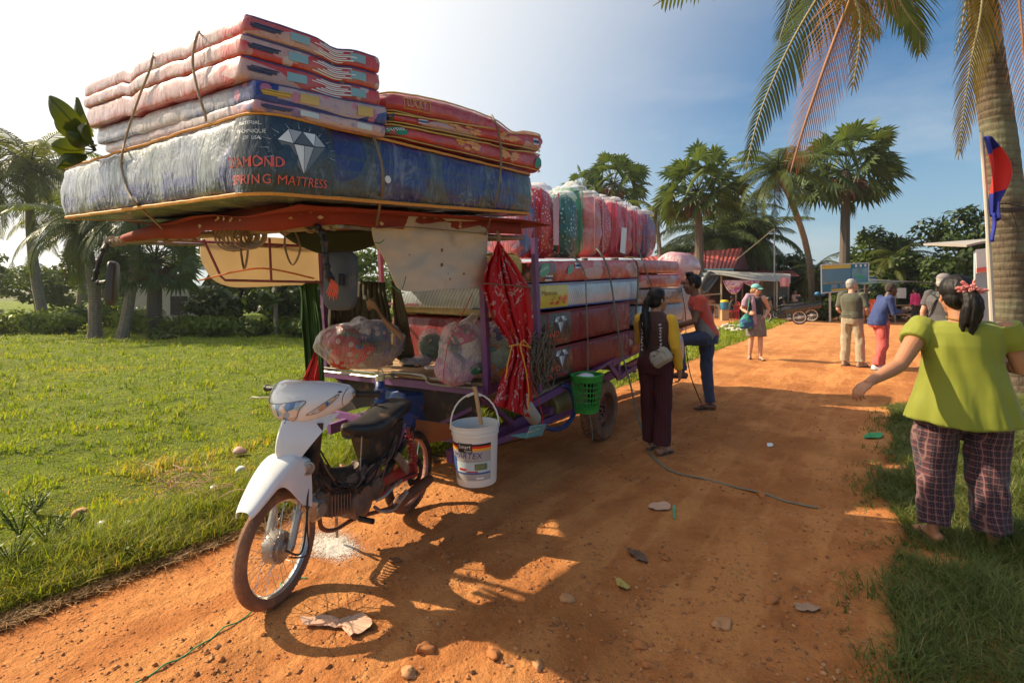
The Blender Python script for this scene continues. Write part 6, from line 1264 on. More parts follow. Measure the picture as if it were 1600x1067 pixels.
m=M();m.tube([B(.66,-.16,.22),B(.66,.17,.22)],.011,8);part(bike,'footrest_bar',m,ENG);m=M();m.tube([B(.66,.09,.22),B(.66,.19,.22)],.017,8);part(bike,'footrest',m,BLK);m=M();m.tube([B(.70,-.05,.22),B(.60,-.13,.05)],.010,6);part(bike,'stand',m,ENG)
m=M();m.bar(B(.30,.10,.50),B(.18,.11,.36),.02,.05);part(bike,'step_bracket',m,ALU)
rng=random.Random(9);anchors=[(1.02,.04,.82),(1.0,.07,.70),(.90,.06,.52),(.78,.07,.44),(.68,.08,.40),(.55,.08,.45),(.40,.09,.52),(.30,.10,.62),(.46,.09,.36),(.85,.07,.36)]
for k in range(13):
 i=rng.randrange(0,5);ch=anchors[i:i+rng.choice((3,4,5))];m=M();m.tube(spline([B(f+rng.uniform(-.03,.03),s+rng.uniform(-.03,.03),z+rng.uniform(-.035,.035))for f,s,z in ch],6),rng.choice((.004,.005,.007)),5);part(bike,'cable',m,rng.choice((BLK,BLK,ENG)))
m=M();m.box(B(.66,0,.42),(.12,.58,.12),Matrix((bl_,bf_,V(0,0,1))).transposed(),.03);rng2=random.Random(4)
for k in range(26):c=B(rng2.uniform(.35,.95),rng2.uniform(-.07,.09),rng2.uniform(.33,.50));m.box(c,[rng2.uniform(.02,.07)for _ in range(3)],Matrix.Rotation(rng2.uniform(0,3),3,V(rng2.random(),rng2.random(),rng2.random()).normalized()),.006)
part(eng,'engine_casing',m,ENG,True,40);m=M();m.tube([B(.62,.02,.52),B(.56,.02,.44)],.028,10);part(eng,'carburettor',m,ENG,True,40)
m=M();m.tube([B(.60,.06,.72),B(.62,.07,.62),B(.63,.07,.50)],.004,5);part(bike,'hanging_chain',m,ALU)
# -- parked motorbikes by the hut (one design, copied)
BCH=mat('bright_chrome',(.68,.67,.64),.35,.25,var=.2)
def small_bike(name,label,body,loc,rz):
 r=thing(name,label,'motorbike',(0,0,0),0,'motorbikes parked beside the hut');X=V(1,0,0)
 for y in(0,1.24):
  m=M();c=V(0,y,.285);prof=[(.255+.032*cos(a),.032*sin(a))for a in[2*pi*k/8 for k in range(9)]];m.lathe(prof,c,X,28,False);w_=part(r,'wheel',m,RUB);m=M();m.lathe([(.215,-.015),(.232,0),(.215,.015)],c,X,28,False);m.lathe([(0,-.05),(.06,-.04),(.06,.04),(0,.05)],c,X,14)
  for k in range(14):a=2*pi*k/14;m.tube([c,c+V(0,cos(a),sin(a))*.22],.004,4,False)
  m.lathe([(.205,.014),(.236,.02)],c,X,28,False);m.lathe([(.205,-.014),(.236,-.02)],c,X,28,False);part(w_,'rim',m,BCH)
 m=M();m.tube(spline([V(0,1.02,.95),V(0,.95,.62),V(0,.7,.45),V(0,.35,.5)],5),.05,8);m.box((0,.62,.33),(.2,.34,.22),None,.05);m.tube([V(-.07,1.24,.285),V(-.07,1.06,.75)],.02,7);m.tube([V(.07,1.24,.285),V(.07,1.06,.75)],.02,7);part(r,'frame',m,BDK)
 m=M();m.tube(spline([V(.1,.85,.25),V(.11,.5,.2),V(.12,.1,.25),V(.12,-.2,.30)],5),[.02]*6+[.035,.042,.045,.045,.045,.045,.044,.04,.03,.02],8);part(r,'exhaust',m,BCH)
 m=M();m.loft([[V(s*w_,y,z+dz)for s,dz in((-1,0),(-.8,.08),(.8,.08),(1,0),(.7,-.17),(-.7,-.17))]for y,w_,z in((.62,.06,.56),(.4,.12,.62),(.1,.12,.66),(-.25,.07,.74),(-.36,.03,.76))]);part(r,'tail_body',m,body,True,50)
 m=M();m.loft([[V(s*w_,y,z+dz)for s,dz in((-1,0),(-.7,.05),(.7,.05),(1,0),(.8,-.03),(-.8,-.03))]for y,w_,z in((.66,.06,.72),(.55,.11,.745),(.2,.12,.75),(-.15,.10,.80),(-.25,.05,.80))]);part(r,'seat',m,BLK,True,60)
 m=M();m.grid(lambda u,v:V((.19-.09*v)*(2*u-1),1.12-.08*v-.12*(2*u-1)**2,.92-.5*v),8,8,.01);part(r,'leg_shield',m,body);m=M();m.ell((0,1.1,1.0),(.17,.11,.09),seg=14,rg=8);part(r,'handlebar_cover',m,body);m=M();m.ell((0,1.19,.99),(.07,.04,.05),seg=12,rg=7);part(r,'headlamp',m,GLS)
 r.scale=(1.12,)*3
 m=M();m.tube([V(-.34,.96,1.02),V(0,1.03,1.02),V(.34,.96,1.02)],.015,6);part(r,'handlebar',m,BLK)
 for sg in(-1,1):m=M();m.tube([V(.2*sg,1.0,1.03),V(.26*sg,1.0,1.18)],.006,5);m.box((.27*sg,.99,1.22),(.12,.02,.07),None,.02);part(r,'mirror',m,BLK)
 m=M();m.grid(lambda u,v:V(.05*(2*v-1),1.24+.31*cos(.3+1.9*u),.285+.31*sin(.3+1.9*u)),10,3,.006);part(r,'front_fender',m,body);m=M();m.box((0,-.38,.72),(.1,.04,.06),None,.01);part(r,'tail_light',m,mat('tail_red',(.5,.01,.01),.3,coat=.5))
 r.location=loc;r.rotation_euler=(0,0,rz);return r
BB=mat('black_body',(.02,.02,.022),.25,coat=.8,var=.1)
pb=small_bike('parked_motorbike','black motorbike with a silver exhaust parked nearest the road beside the hut',BB,PG(1249,507),R(68))
for x,y,rz,lb in((1268,503,60,'motorbike parked directly behind the nearest black one'),(1288,500,80,'black motorbike with two blue helmets on its mirrors, furthest right of the row'),(1238,501,52,'motorbike half hidden behind the nearest black one, its front under the awning')):
 c=copy_tree(pb);c.location=PG(x,y);c.rotation_euler=(0,0,R(rz));c['label']=lb
for x in(1267,1273):m=M();m.ell(PG(1281,500)+V((x-1270)*.045,0,1.30),(.12,.14,.12),seg=12,rg=8);one('helmet','left one of two blue helmets hanging on the furthest parked motorbike' if x<1270 else 'right one of two blue helmets hanging on the furthest parked motorbike','helmet',m,mat('helmet_blue',(.05,.25,.50),.3,coat=.6))
# -- people
def remesh(m,voxel,name,mats,sm_it=4,fold=0.,ffreq=(9,9,4),seed=0,adapt=0):
 me=bpy.data.meshes.new('tmp');me.from_pydata(m.v,[],m.f);bm=bmesh.new();bm.from_mesh(me);bmesh.ops.recalc_face_normals(bm,faces=bm.faces);bm.to_mesh(me);bm.free()
 o=bpy.data.objects.new('tmp',me);COL.objects.link(o);r=o.modifiers.new('r','REMESH');r.mode='VOXEL';r.voxel_size=voxel;r.use_smooth_shade=True
 if sm_it:s=o.modifiers.new('s','SMOOTH');s.iterations=sm_it;s.factor=.5
 bpy.context.view_layer.update();out=bpy.data.meshes.new_from_object(o.evaluated_get(bpy.context.evaluated_depsgraph_get()));bpy.data.objects.remove(o);bpy.data.meshes.remove(me)
 out.name=name;out.materials.clear()
 for q in(mats if isinstance(mats,(list,tuple))else[mats]):out.materials.append(q)
 if fold:
  n=len(out.vertices);co=np.empty(n*3,np.float32);out.vertices.foreach_get('co',co);co=co.reshape(-1,3);no=np.empty(n*3,np.float32);out.vertices.foreach_get('normal',no);no=no.reshape(-1,3)
  d=np.array([mn.fractal(Vector((x*ffreq[0]+seed,y*ffreq[1],z*ffreq[2]+x*3)),.8,2.1,2)for x,y,z in co],np.float32);co+=no*(d*fold)[:,None];out.vertices.foreach_set('co',co.ravel());out.update()
 out.polygons.foreach_set('use_smooth',[True]*len(out.polygons));return out
def capsule(m,pts,rad,seg=14,ends=True,flat=1.0,up=None):
 pts=[Vector(p)for p in pts];m.tube(pts,rad,seg,True,flat,up)
 if ends:m.ell(pts[0],(rad[0],)*3,seg=12,rg=8);m.ell(pts[-1],(rad[-1],)*3,seg=12,rg=8)
def hand(m,w,d,n,side,curl=.5,k=1.0,spread=.06):
 d=d.normalized();n=(n-d*n.dot(d)).normalized();s=side-d*side.dot(d)-n*side.dot(n);s=s.normalized()if s.length>.1 else d.cross(n)
 c=w+d*.048*k;rt=Matrix((s,n,d)).transposed();m.ell(c,(.041*k,.016*k,.052*k),rt,14,9);capsule(m,[w-d*.02*k,w+d*.03*k],[.026*k,.028*k],10,False)
 for i,(o,L_)in enumerate(((.030,.072),(.010,.080),(-.010,.075),(-.029,.058))):
  p=w+d*.088*k+s*o*k;a=0;dd=(d+s*o*spread*18).normalized();pts=[p-d*.02*k,p];cu=curl*(1+.25*i)
  for j,f in enumerate((.42,.32,.26)):a+=cu*(.5,.9,.7)[j];q=dd*cos(a)+n*sin(a);p=p+q*L_*f*k;pts.append(p)
  capsule(m,pts,[.0092*k,.0092*k,.0085*k,.0078*k,.0066*k],8,True)
 p=w+d*.03*k+s*.026*k;t1=(s*.75+d*.65+n*.25).normalized();t2=(s*.35+d*.9+n*.45).normalized();capsule(m,[p,p+t1*.035*k,p+t1*.035*k+t2*.028*k,p+t1*.035*k+t2*.05*k],[.013*k,.011*k,.0098*k,.008*k],8,True)
def ring(c,rx,ry,rot=None,n=24,q=2.3):
 out=[]
 for j in range(n):
  a=2*pi*j/n;ca,sa=cos(a),sin(a);rr=(abs(ca)**q+abs(sa)**q)**(-1/q);p=V(ca*rr*rx,sa*rr*ry,0);out.append(Vector(c)+(rot@p if rot else p))
 return out
def skin_mat(c):return mat('skin',c,.5,var=.10,vs=10,bump=.12,bs=90,bd=.002,sss=.08,spec=.4)
SK={'tan':skin_mat((.36,.17,.095)),'brown':skin_mat((.22,.10,.055)),'dark':skin_mat((.09,.045,.03)),'pale':skin_mat((.60,.32,.22)),'amber':skin_mat((.42,.19,.10))}
def hair_mat(c,n='hair'):return mat(n,c,.42,var=.5,vs=30,bump=.9,bs=90,stretch=(1,1,.12),bd=.006,spec=.5)
HB=mat('hair',(.010,.007,.006),.5,var=.6,vs=40,bump=.7,bs=140,stretch=(1,1,.1),bd=.004,spec=.3);HG=hair_mat((.36,.34,.31),'grey_hair');HBL=hair_mat((.36,.20,.08),'fair_hair')
EYEW=mat('eye_white',(.7,.68,.64),.2,var=0);EYEB=mat('eye_dark',(.015,.008,.006),.1,var=0);LIP=mat('lips',(.40,.12,.10),.4)
D0=dict(pel=(0,0,.93),wst=(0,.01,1.07),chs=(0,.0,1.27),nck=(0,-.01,1.43),hd=(0,.015,1.575),shL=(-.175,0,1.385),elL=(-.225,-.02,1.11),wrL=(-.225,.06,.87),shR=(.175,0,1.385),elR=(.225,-.02,1.11),wrR=(.225,.06,.87),
hpL=(-.085,0,.90),knL=(-.10,.02,.49),anL=(-.105,-.03,.085),hpR=(.085,0,.90),knR=(.10,.02,.49),anR=(.105,-.03,.085),handL=(0,.1,-1),handR=(0,.1,-1),palmL=(1,0,0),palmR=(-1,0,0),footL=(-.1,1,0),footR=(.1,1,0))
def person(label,loc,rz,H,J={},skin='tan',fat=1.0,yaw=0,pitch=0,voxel=.007,curl=.5,bare_feet=True,cat='person',group=None):
 j={k:Vector(v)for k,v in{**D0,**J}.items()};s=H/1.70
 root=thing('person',label,cat,loc,rz,group,s);m=M();f=fat;fl=1+(fat-1)*.7
 def torso(m,e=0.,lo=True,zt=1.0,hem=None):
  C=[(j['pel']-V(0,0,.09),.150*fl,.105*fl),(j['pel'],.165*fl,.118*fl),(j['pel'].lerp(j['wst'],.6),.142*f,.105*f),(j['wst'].lerp(j['chs'],.3),.138*f,.100*f),(j['chs'],.160*f,.112*f),(j['chs'].lerp(j['nck'],.45),.165*fl,.100*fl),(j['chs'].lerp(j['nck'],.74),.135*fl,.080*fl),(j['nck']-V(0,0,.012),.075,.062)]
  m.loft([ring(c,a+e,b+e)for c,a,b in C],True)
 torso(m)
 for S in 'LR':
  sh,el,wr=j['sh'+S],j['el'+S],j['wr'+S];capsule(m,[sh,sh.lerp(el,.35),el,el.lerp(wr,.3),wr],[.056*fl,.047*f,.038*fl,.039*fl,.026*(1+(f-1)*.4)],14);m.ell(sh,(.062*fl,)*3,seg=12,rg=8)
  hand(m,wr,j['hand'+S],j['palm'+S],V(0,1,0)if abs(j['hand'+S].y)<.8 else V(-1 if S=='R' else 1,0,.5),curl)
  hp,kn,an=j['hp'+S],j['kn'+S],j['an'+S];capsule(m,[hp,hp.lerp(kn,.45),kn,kn.lerp(an,.35),an],[.088*fl,.074*fl,.054*fl,.055*fl,.036],14)
  fd_=j['foot'+S].normalized();dn=V(0,0,-1);capsule(m,[an+V(0,0,-.045)-fd_*.045,an+V(0,0,-.045)+fd_*.06,an+V(0,0,-.06)+fd_*.14],[.034,.032,.022],12,flat=1.0);m.ell(an+V(0,0,-.064)+fd_*.145,(.04,.045,.018),Matrix.Rotation(atan2(-fd_.x,fd_.y),3,'Z'),12,8)
 Hm=Matrix.Rotation(R(yaw),3,'Z')@Matrix.Rotation(R(pitch),3,'X');hc=j['hd'];hp_=lambda x,y,z:hc+Hm@V(x,y,z)
 capsule(m,[j['nck']-V(0,0,.03),j['nck'].lerp(hc,.5),hp_(0,-.02,-.05)],[.062*fl,.052*fl,.055],14)
 m.ell(hp_(0,-.012,.032),(.076,.096,.092),Hm,20,14);m.ell(hp_(0,.028,-.022),(.062,.068,.085),Hm,18,12);m.ell(hp_(0,.045,-.082),(.042,.042,.034),Hm,14,9);m.ell(hp_(0,.075,.035),(.050,.022,.022),Hm,12,8)
 capsule(m,[hp_(0,.088,.015),hp_(0,.106,-.022)],[.009,.0135],8);m.ell(hp_(.013,.098,-.026),(.009,.010,.008),Hm,8,6);m.ell(hp_(-.013,.098,-.026),(.009,.010,.008),Hm,8,6)
 m.ell(hp_(0,.088,-.054),(.025,.012,.007),Hm,12,7);m.ell(hp_(0,.086,-.066),(.022,.012,.008),Hm,12,7)
 for sg in(-1,1):m.ell(hp_(.045*sg,.062,-.022),(.022,.022,.022),Hm,10,7);m.ell(hp_(.077*sg,-.005,-.006),(.009,.021,.032),Hm@Matrix.Rotation(R(20*sg),3,'Z'),10,8)
 b=part(root,'body',remesh(m,voxel,'body',SK[skin],3),None,world=False)
 for sg in(-1,1):
  e=M();e.ell(hp_(.030*sg,.0825,.004),(.013,.008,.007),Hm,12,8);part(root,'eye',e,EYEW,world=False);e=M();e.ell(hp_(.030*sg,.0895,.004),(.0055,.003,.0055),Hm,10,6);part(root,'pupil',e,EYEB,world=False)
  e=M();e.tube([hp_(.016*sg,.099,.024),hp_(.034*sg,.096,.030),hp_(.050*sg,.082,.024)],.0035,5);part(root,'eyebrow',e,HB,world=False)
 e=M();e.ell(hp_(0,.0975,-.059),(.020,.005,.007),Hm,12,6);part(root,'lips',e,LIP,world=False)
 def shape(fn,name,mt,vx=None,it=4,fold=0.,ff=(9,9,4),seed=0,parent=None):
  mm=M();fn(mm);return part(parent or root,name,remesh(mm,vx or voxel,name,mt,it,fold,ff,seed),None,world=False)
 def hair(mt,k=1.0,low=.0,front=.045,extra=None,vx=None,fold=.004):
  def fn(mm):
   mm.ell(hp_(0,-.020,.042),(.086*k,.100*k,.094*k),Hm,22,14);mm.ell(hp_(0,-.045,-.01+low),(.078*k,.066*k,.075*k),Hm,18,12)
   inv=Hm.transposed()
   for i,p in enumerate(mm.v):
    q=inv@(Vector(p)-hc)
    if q.y>front and q.z<.075:q.y=front+(q.y-front)*.15;q.x*=.86
    mm.v[i]=tuple(hc+Hm@q)
   if extra:extra(mm)
  return shape(fn,'hair',mt,vx or min(voxel,.006),2,fold,(60,60,14))
 return root,j,hp_,Hm,shape,hair,torso
def limb(m,pts,rad,seg=16):m.tube([Vector(p)for p in pts],rad,seg,True)
def shirt(j,S_len=.55,e=.014,f=1.0,fl=1.0,hem=.86,hemw=(.17,.125),sl=.062):
 def fn(m):
  C=[(V(j['pel'].x,j['pel'].y,hem),hemw[0]*fl,hemw[1]*fl),(j['pel']+V(0,0,.02),.168*fl+e,.122*fl+e),(j['wst'],.148*f+e,.108*f+e),(j['chs'],.166*f+e,.116*f+e),(j['chs'].lerp(j['nck'],.45),.170*fl+e,.104*fl+e),(j['chs'].lerp(j['nck'],.76),.135*fl+e,.082*fl+e),(j['nck']-V(0,0,.0),.074+e,.062+e)]
  m.loft([ring(c,a,b)for c,a,b in C],True)
  for S in 'LR':
   sh,el,wr=j['sh'+S],j['el'+S],j['wr'+S]
   if S_len<=1:limb(m,[sh.lerp(el,-.08),sh.lerp(el,.3),sh.lerp(el,S_len)],[sl*fl+.008,sl*fl,sl*fl*.97])
   else:limb(m,[sh.lerp(el,-.08),sh.lerp(el,.4),el,el.lerp(wr,.5),el.lerp(wr,S_len-1)],[sl*fl+.008,sl*fl*.95,sl*fl*.86,sl*fl*.74,sl*fl*.62])
   m.ell(sh,(sl*fl+.006,)*3,seg=12,rg=8)
 return fn
def trousers(j,fl=1.0,top=1.02,e=.012,cuff=.055,lenf=.96,kn=.068):
 def fn(m):
  m.loft([ring(V(j['pel'].x,j['pel'].y,top),.148*fl+e,.108*fl+e),ring(j['pel'],.168*fl+e,.122*fl+e),ring(j['pel']-V(0,0,.11),.150*fl+e,.108*fl+e)],True)
  for S in 'LR':
   hp,k,an=j['hp'+S],j['kn'+S],j['an'+S];m.ell(hp,(.094*fl+e,)*3,seg=12,rg=8);limb(m,[hp,hp.lerp(k,.45),k],[.094*fl+e,.080*fl+e,kn*fl+e]);m.ell(k,(kn*fl+e,)*3,seg=12,rg=8);limb(m,[k,k.lerp(an,.4),k.lerp(an,lenf)],[kn*fl+e,(kn*.5+cuff*.5)*fl+e,cuff*fl+e])
 return fn
def sandal(root,j,S,mt,strapm,world=False):
 an=j['an'+S];fd_=j['foot'+S].normalized();z=an.z-.085;c=V(an.x,an.y,z)+fd_*.05;si=V(fd_.y,-fd_.x,0);m=M()
 pr=[(-.11,.026),(-.08,.035),(0,.034),(.08,.043),(.12,.040),(.142,.02)];pts=[c+fd_*a+si*w for a,w in pr]+[c+fd_*a-si*w for a,w in pr[::-1]];m.prism([p+V(0,0,.001)for p in pts],(0,0,.013));p=part(root,'sandal',m,mt,True,40,world=False)
 m=M();m.tube(spline([c+fd_*.10+V(0,0,.018),c+fd_*.06+si*.02+V(0,0,.045),c-fd_*.0+si*.034+V(0,0,.018)],4),.005,5);m.tube(spline([c+fd_*.10+V(0,0,.018),c+fd_*.06-si*.02+V(0,0,.045),c-si*.034+V(0,0,.018)],4),.005,5);part(p,'strap',m,strapm,world=False)
def shoe(root,j,S,mt,sole):
 an=j['an'+S];fd_=j['foot'+S].normalized();a=atan2(-fd_.x,fd_.y);rt=Matrix.Rotation(a,3,'Z');z=an.z-.085;c=V(an.x,an.y,z);m=M();m.loft([ring(c+fd_*y+V(0,0,h),w,.001+.02,rt@Matrix.Rotation(R(90),3,'X'),14)if 0 else[c+fd_*y+rt@V(w*cos(t),0,0)+V(0,0,.012+max(0,h*sin(t)))for t in[2*pi*k/14 for k in range(14)]]for y,w,h in((-.085,.02,.05),(-.07,.036,.085),(-.02,.040,.095),(.05,.044,.075),(.11,.048,.055),(.16,.040,.045),(.185,.02,.03))]);p=part(root,'shoe',m,mt,True,60,world=False)
 m=M();pr=[(-.09,.03),(0,.042),(.1,.05),(.16,.043),(.19,.02)];pts=[c+fd_*q+rt@V(w,0,0)for q,w in pr]+[c+fd_*q-rt@V(w,0,0)for q,w in pr[::-1]];m.prism(pts,(0,0,.02));part(p,'sole',m,sole,world=False)
CL=lambda n,c,v=.12,b=.35,bs=60,**k:mat(n,c,.8,var=v,vs=6,bump=b,bs=bs,bd=.004,sheen=.15,**k)
gz=height(2.78,3.35)
ROT26=Matrix.Rotation(R(24),3,'Z')
Jg=dict(pel=(0,0,.93),wst=(0,.0,1.07),chs=(0,.0,1.27),nck=(0,-.0,1.42),hd=(-.03,.03,1.565),shL=(-.215,0,1.345),elL=(-.425,-.05,1.135),wrL=(-.635,-.11,1.045),handL=(-.8,-.1,-.62),palmL=(.35,.2,-.9),shR=(.215,0,1.345),elR=(.30,.02,1.11),wrR=(.20,.24,1.17),handR=(-.4,.9,.2),palmR=(-1,0,.3),
hpL=(-.11,0,.88),knL=(-.13,.02,.48),anL=(-.155,-.03,.085),hpR=(.11,0,.88),knR=(.12,.02,.48),anR=(.14,-.05,.085),footL=(-.35,1,0),footR=(.3,1,0))
for k in('elL','wrL','handL','palmL'):Jg[k]=ROT26@Vector(Jg[k])
root,j,hp_,Hm,shape,hair,torso=person('stout woman in a lime green blouse and plaid trousers with one arm stretched out',(2.80,3.38,gz),R(-26),1.665,Jg,'amber',1.2,10,-4,.0055,.55)
LIME=mat('lime_blouse',(.25,.27,.016),.7,var=.06,bump=.12,bs=300,bd=.001,trans=.18,sheen=.2)
def blouse(m):
 C=[(.775,.300,.22,0),(.85,.282,.21,0),(.95,.255,.195,0),(1.06,.228,.175,0),(1.16,.212,.16,0),(1.26,.218,.15,0),(1.34,.218,.13,0),(1.385,.185,.11,0),(1.408,.145,.085,.0)];rg=[]
 for z,a,b,y in C:
  r_=ring(V(0,y,z),a,b,n=48);k=max(0,(1.1-z)/.33)
  rg.append([p+(p-V(0,y,p.z)).normalized()*.012*k*sin(i*2*pi/48*9+2*sin(i*.3))+V(0,0,-.012*k*sin(i*2*pi/48*3))for i,p in enumerate(r_)])
 m.loft(rg,True)
 for S,sg in(('L',-1),('R',1)):
  sh,el=j['sh'+S],j['el'+S];d=(el-sh).normalized();m.ell(sh+d*.035+V(0,0,.018),(.088,.085,.078),seg=16,rg=10);limb(m,[sh-d*.05,sh+d*.05,sh+d*.115],[.085,.092,.080])
shape(blouse,'blouse',LIME,.0065,3,.014,(7,7,2.6),2)
def plaid():
 t=NT('plaid_cloth');o=t.obj();s=t.sep(o);ang=t.math('ARCTAN2',s[1],s[0]);x=t.math('MULTIPLY',s[0],25.);y=t.math('MULTIPLY',s[2],25.);yy=t.math('MULTIPLY',s[1],25.);nz_=t.n('ShaderNodeNewGeometry').outputs['Normal'];nx=t.math('ABSOLUTE',t.sep(nz_)[0])
 u=t.math('ADD',x,t.math('MULTIPLY',yy,.55));fx=t.math('FRACT',u);fy=t.math('FRACT',y);bx_=t.band(fx,.1,.52,.02);by_=t.band(fy,.1,.52,.02);lx=t.band(fx,.70,.80,.015);ly=t.band(fy,.70,.80,.015);lx2=t.band(fx,.27,.33,.015);ly2=t.band(fy,.27,.33,.015)
 c=t.mix(bx_,(.11,.024,.032),(.010,.006,.015));c=t.mix(t.math('MULTIPLY',by_,.85),c,(.010,.007,.018));c=t.mix(t.math('MULTIPLY',t.math('MAXIMUM',lx,ly),.5),c,(.34,.21,.18));c=t.mix(t.math('MULTIPLY',t.math('MAXIMUM',lx2,ly2),.5),c,(.24,.07,.08))
 return t.end(t.bsdf(c,.85,nrm=t.bump(t.noise(o,200,3),.25,.002),sheen=.2))
def ptr(m):
 m.loft([ring(V(0,0,1.0),.20,.15),ring(V(0,0,.9),.222,.165),ring(V(0,0,.78),.21,.155)],True)
 for S,sg in(('L',-1),('R',1)):
  hp,k,an=j['hp'+S],j['kn'+S],j['an'+S];limb(m,[hp,hp.lerp(k,.5)+V(.01*sg,0,0),k+V(.01*sg,0,0),k.lerp(an,.5),k.lerp(an,.92)],[.132,.124,.108,.098,.088],20);m.ell(hp,(.128,.128,.13),seg=14,rg=9)
shape(ptr,'plaid_trousers',plaid(),.0065,3,.022,(10,10,5),5)
def ghair(m):
 pony=[hp_(0,-.10,.03),hp_(.015,-.145,.0),hp_(.02,-.155,-.06),hp_(.01,-.14,-.14),hp_(-.005,-.125,-.21)]
 for k in range(9):o=V(.028*cos(k*.7),.016*sin(k*.7),0)*(.4+.1*k);m.tube(spline([pony[0]+o*.3,pony[1]+o*.8,pony[2]+o*1.3,pony[3]+o*1.5,pony[4]+o+V(.012*sin(k*3),0,-.03*(k%3))],5),[.018,.02,.022,.024,.025,.025,.025,.024,.024,.023,.022,.022,.021,.02,.019,.018,.016,.014,.012,.009,.004][:21],8)
hair(HB,1.06,.0,.03,ghair,.005,.0035)
m=M();rng=random.Random(2);fc=hp_(.028,-.135,.045)
for k in range(46):
 a=rng.uniform(0,2*pi);e=rng.uniform(.1,1.25);d=V(cos(a)*sin(e)*1.5,-cos(e)*.8,sin(a)*sin(e));m.tube([fc,fc+d*.03,fc+d*.052,fc+d*.06],[.003,.007,.0085,.003],6)
m.v=[tuple(p)for p in m.v];part(root,'flower_clip',m,mat('coral_clip',(.74,.26,.24),.4,var=.25,vs=30,trans=.2),world=False)
m=M();m.tube([V(.082*cos(a),-.0+.075*sin(a),1.432+.012*sin(a))for a in[2*pi*k/24 for k in range(25)]],.0035,6);part(root,'necklace',m,mat('gold',(.75,.45,.1),.3,.8),world=False)
sandal(root,j,'L',mat('brown_sandal',(.25,.12,.08),.7),BLK);sandal(root,j,'R',mat('brown_sandal',(.25,.12,.08),.7),BLK)
Jm=dict(hd=(.02,.03,1.57),shL=(-.16,0,1.375),elL=(-.22,.16,1.14),wrL=(-.16,.36,1.20),handL=(.1,1,0),palmL=(0,0,-1),shR=(.165,0,1.375),elR=(.215,-.03,1.10),wrR=(.235,.05,.865),handR=(-.02,.25,-1),anL=(-.08,.08,.085),anR=(.08,-.05,.085),knL=(-.085,.06,.49),knR=(.085,.0,.49),footL=(0,1,0),footR=(.25,1,0))
p0=PG(1024,706);root,j,hp_,Hm,shape,hair,torso=person('woman with a long black ponytail in a brown jacket with yellow sleeves, beside the cart',(p0.x,p0.y,height(p0.x,p0.y)),R(-32),1.60,Jm,'tan',.98,-38,0,.006,.45)
BRN=CL('brown_jacket',(.055,.018,.014));YEL=CL('yellow_sleeve',(.72,.40,.02))
jb=dict(j);
def torso_only(m):
 C=[(V(0,0,.87),.150,.112),(V(0,0,.91),.168,.125),(V(0,.0,1.0),.165,.122),(V(0,.01,1.12),.158,.118),(V(0,.0,1.27),.176,.126),(V(0,0,1.36),.182,.112),(V(0,0,1.41),.14,.09),(V(0,0,1.455),.085,.072)];m.loft([ring(c,a,b)for c,a,b in C],True)
shape(torso_only,'jacket',BRN,.006,3,.008,(8,8,3),1)
for S in 'LR':
 def slv(m,S=S):sh,el,wr=j['sh'+S],j['el'+S],j['wr'+S];m.ell(sh,(.066,)*3,seg=12,rg=8);limb(m,[sh,sh.lerp(el,.4),el,el.lerp(wr,.5),el.lerp(wr,.94)],[.066,.062,.056,.052,.040],18);m.ell(el,(.056,)*3,seg=12,rg=8)
 shape(slv,'sleeve',YEL,.006,3,.007,(9,9,9),4)
for z,mt in((.872,YEL),(.885,BRN),(.898,YEL)):
 m=M();m.tube(ring(V(0,0,z),.164,.125,n=30)+[ring(V(0,0,z),.164,.125,n=30)[0]],.0045,5);part(root,'hem_stripe',m,mt,world=False)
m=M();rng=random.Random(5)
for col_,(x0,n_)in enumerate(((-.105,9),(.085,9))):
 for k in range(n_):
  z=1.33-k*.032;
  for q in range(3):
   a=rng.uniform(0,3.1);L_=rng.uniform(.010,.018);c=V(x0+rng.uniform(-.008,.008),0,z+rng.uniform(-.008,.008));ps=[]
   for t_ in(-1,0,1):
    x=c.x+cos(a)*L_*t_*.7+.004*t_*t_;zz2=c.z+sin(a)*L_*t_*.7;y=-.128*sqrt(max(.05,1-(abs(x)/.178)**2.3))-.006;ps.append(V(x,y,zz2))
   m.tube(ps,.0022,4)
part(root,'back_lettering',m,TX['white'],world=False)
STR_=(lambda t:(lambda s:t.end(t.bsdf(t.mix(t.band(t.math('FRACT',t.math('MULTIPLY',t.math('ADD',s[0],t.math('MULTIPLY',s[1],.5)),62)),.0,.22,.03),(.035,.008,.010),(.16,.02,.03)),.9)))(t.sep(t.obj())))(NT('striped_trousers'))
shape(trousers(j,1.0,1.0,.014,.072,.97,.072),'trousers',STR_,.006,3,.010,(9,9,5),6)
def mpony(m):m.tube(spline([hp_(0,-.09,.05),hp_(0,-.13,.0),hp_(-.01,-.15,-.10),V(-.045,-.155,1.32),V(-.05,-.155,1.18),V(-.045,-.15,1.06)],5),[.016,.02,.026,.03,.032,.034,.035,.036,.037,.038,.038,.038,.037,.036,.035,.034,.033,.031,.029,.027,.024,.02,.017,.013,.009,.004],10)
hair(HB,1.02,.0,.035,mpony,.005,.003)
m=M();m.ell(hp_(0,-.118,.025),(.02,.016,.02),seg=10,rg=6);part(root,'hair_tie',m,TX['pink'],world=False)
bag=thing('sling_bag','grey sling bag on the hip of the woman with the long ponytail','bag',root.matrix_basis@V(.1,-.15,.95));W_=parent_world(root)
def bagf(m):m.loft([ring(V(.06+.03*k,-.165-.012*k,.93+.055*k),.10+.012*sin(k),.04+.012*sin(k*.8),None,20,3.2)for k in range(5)],True)
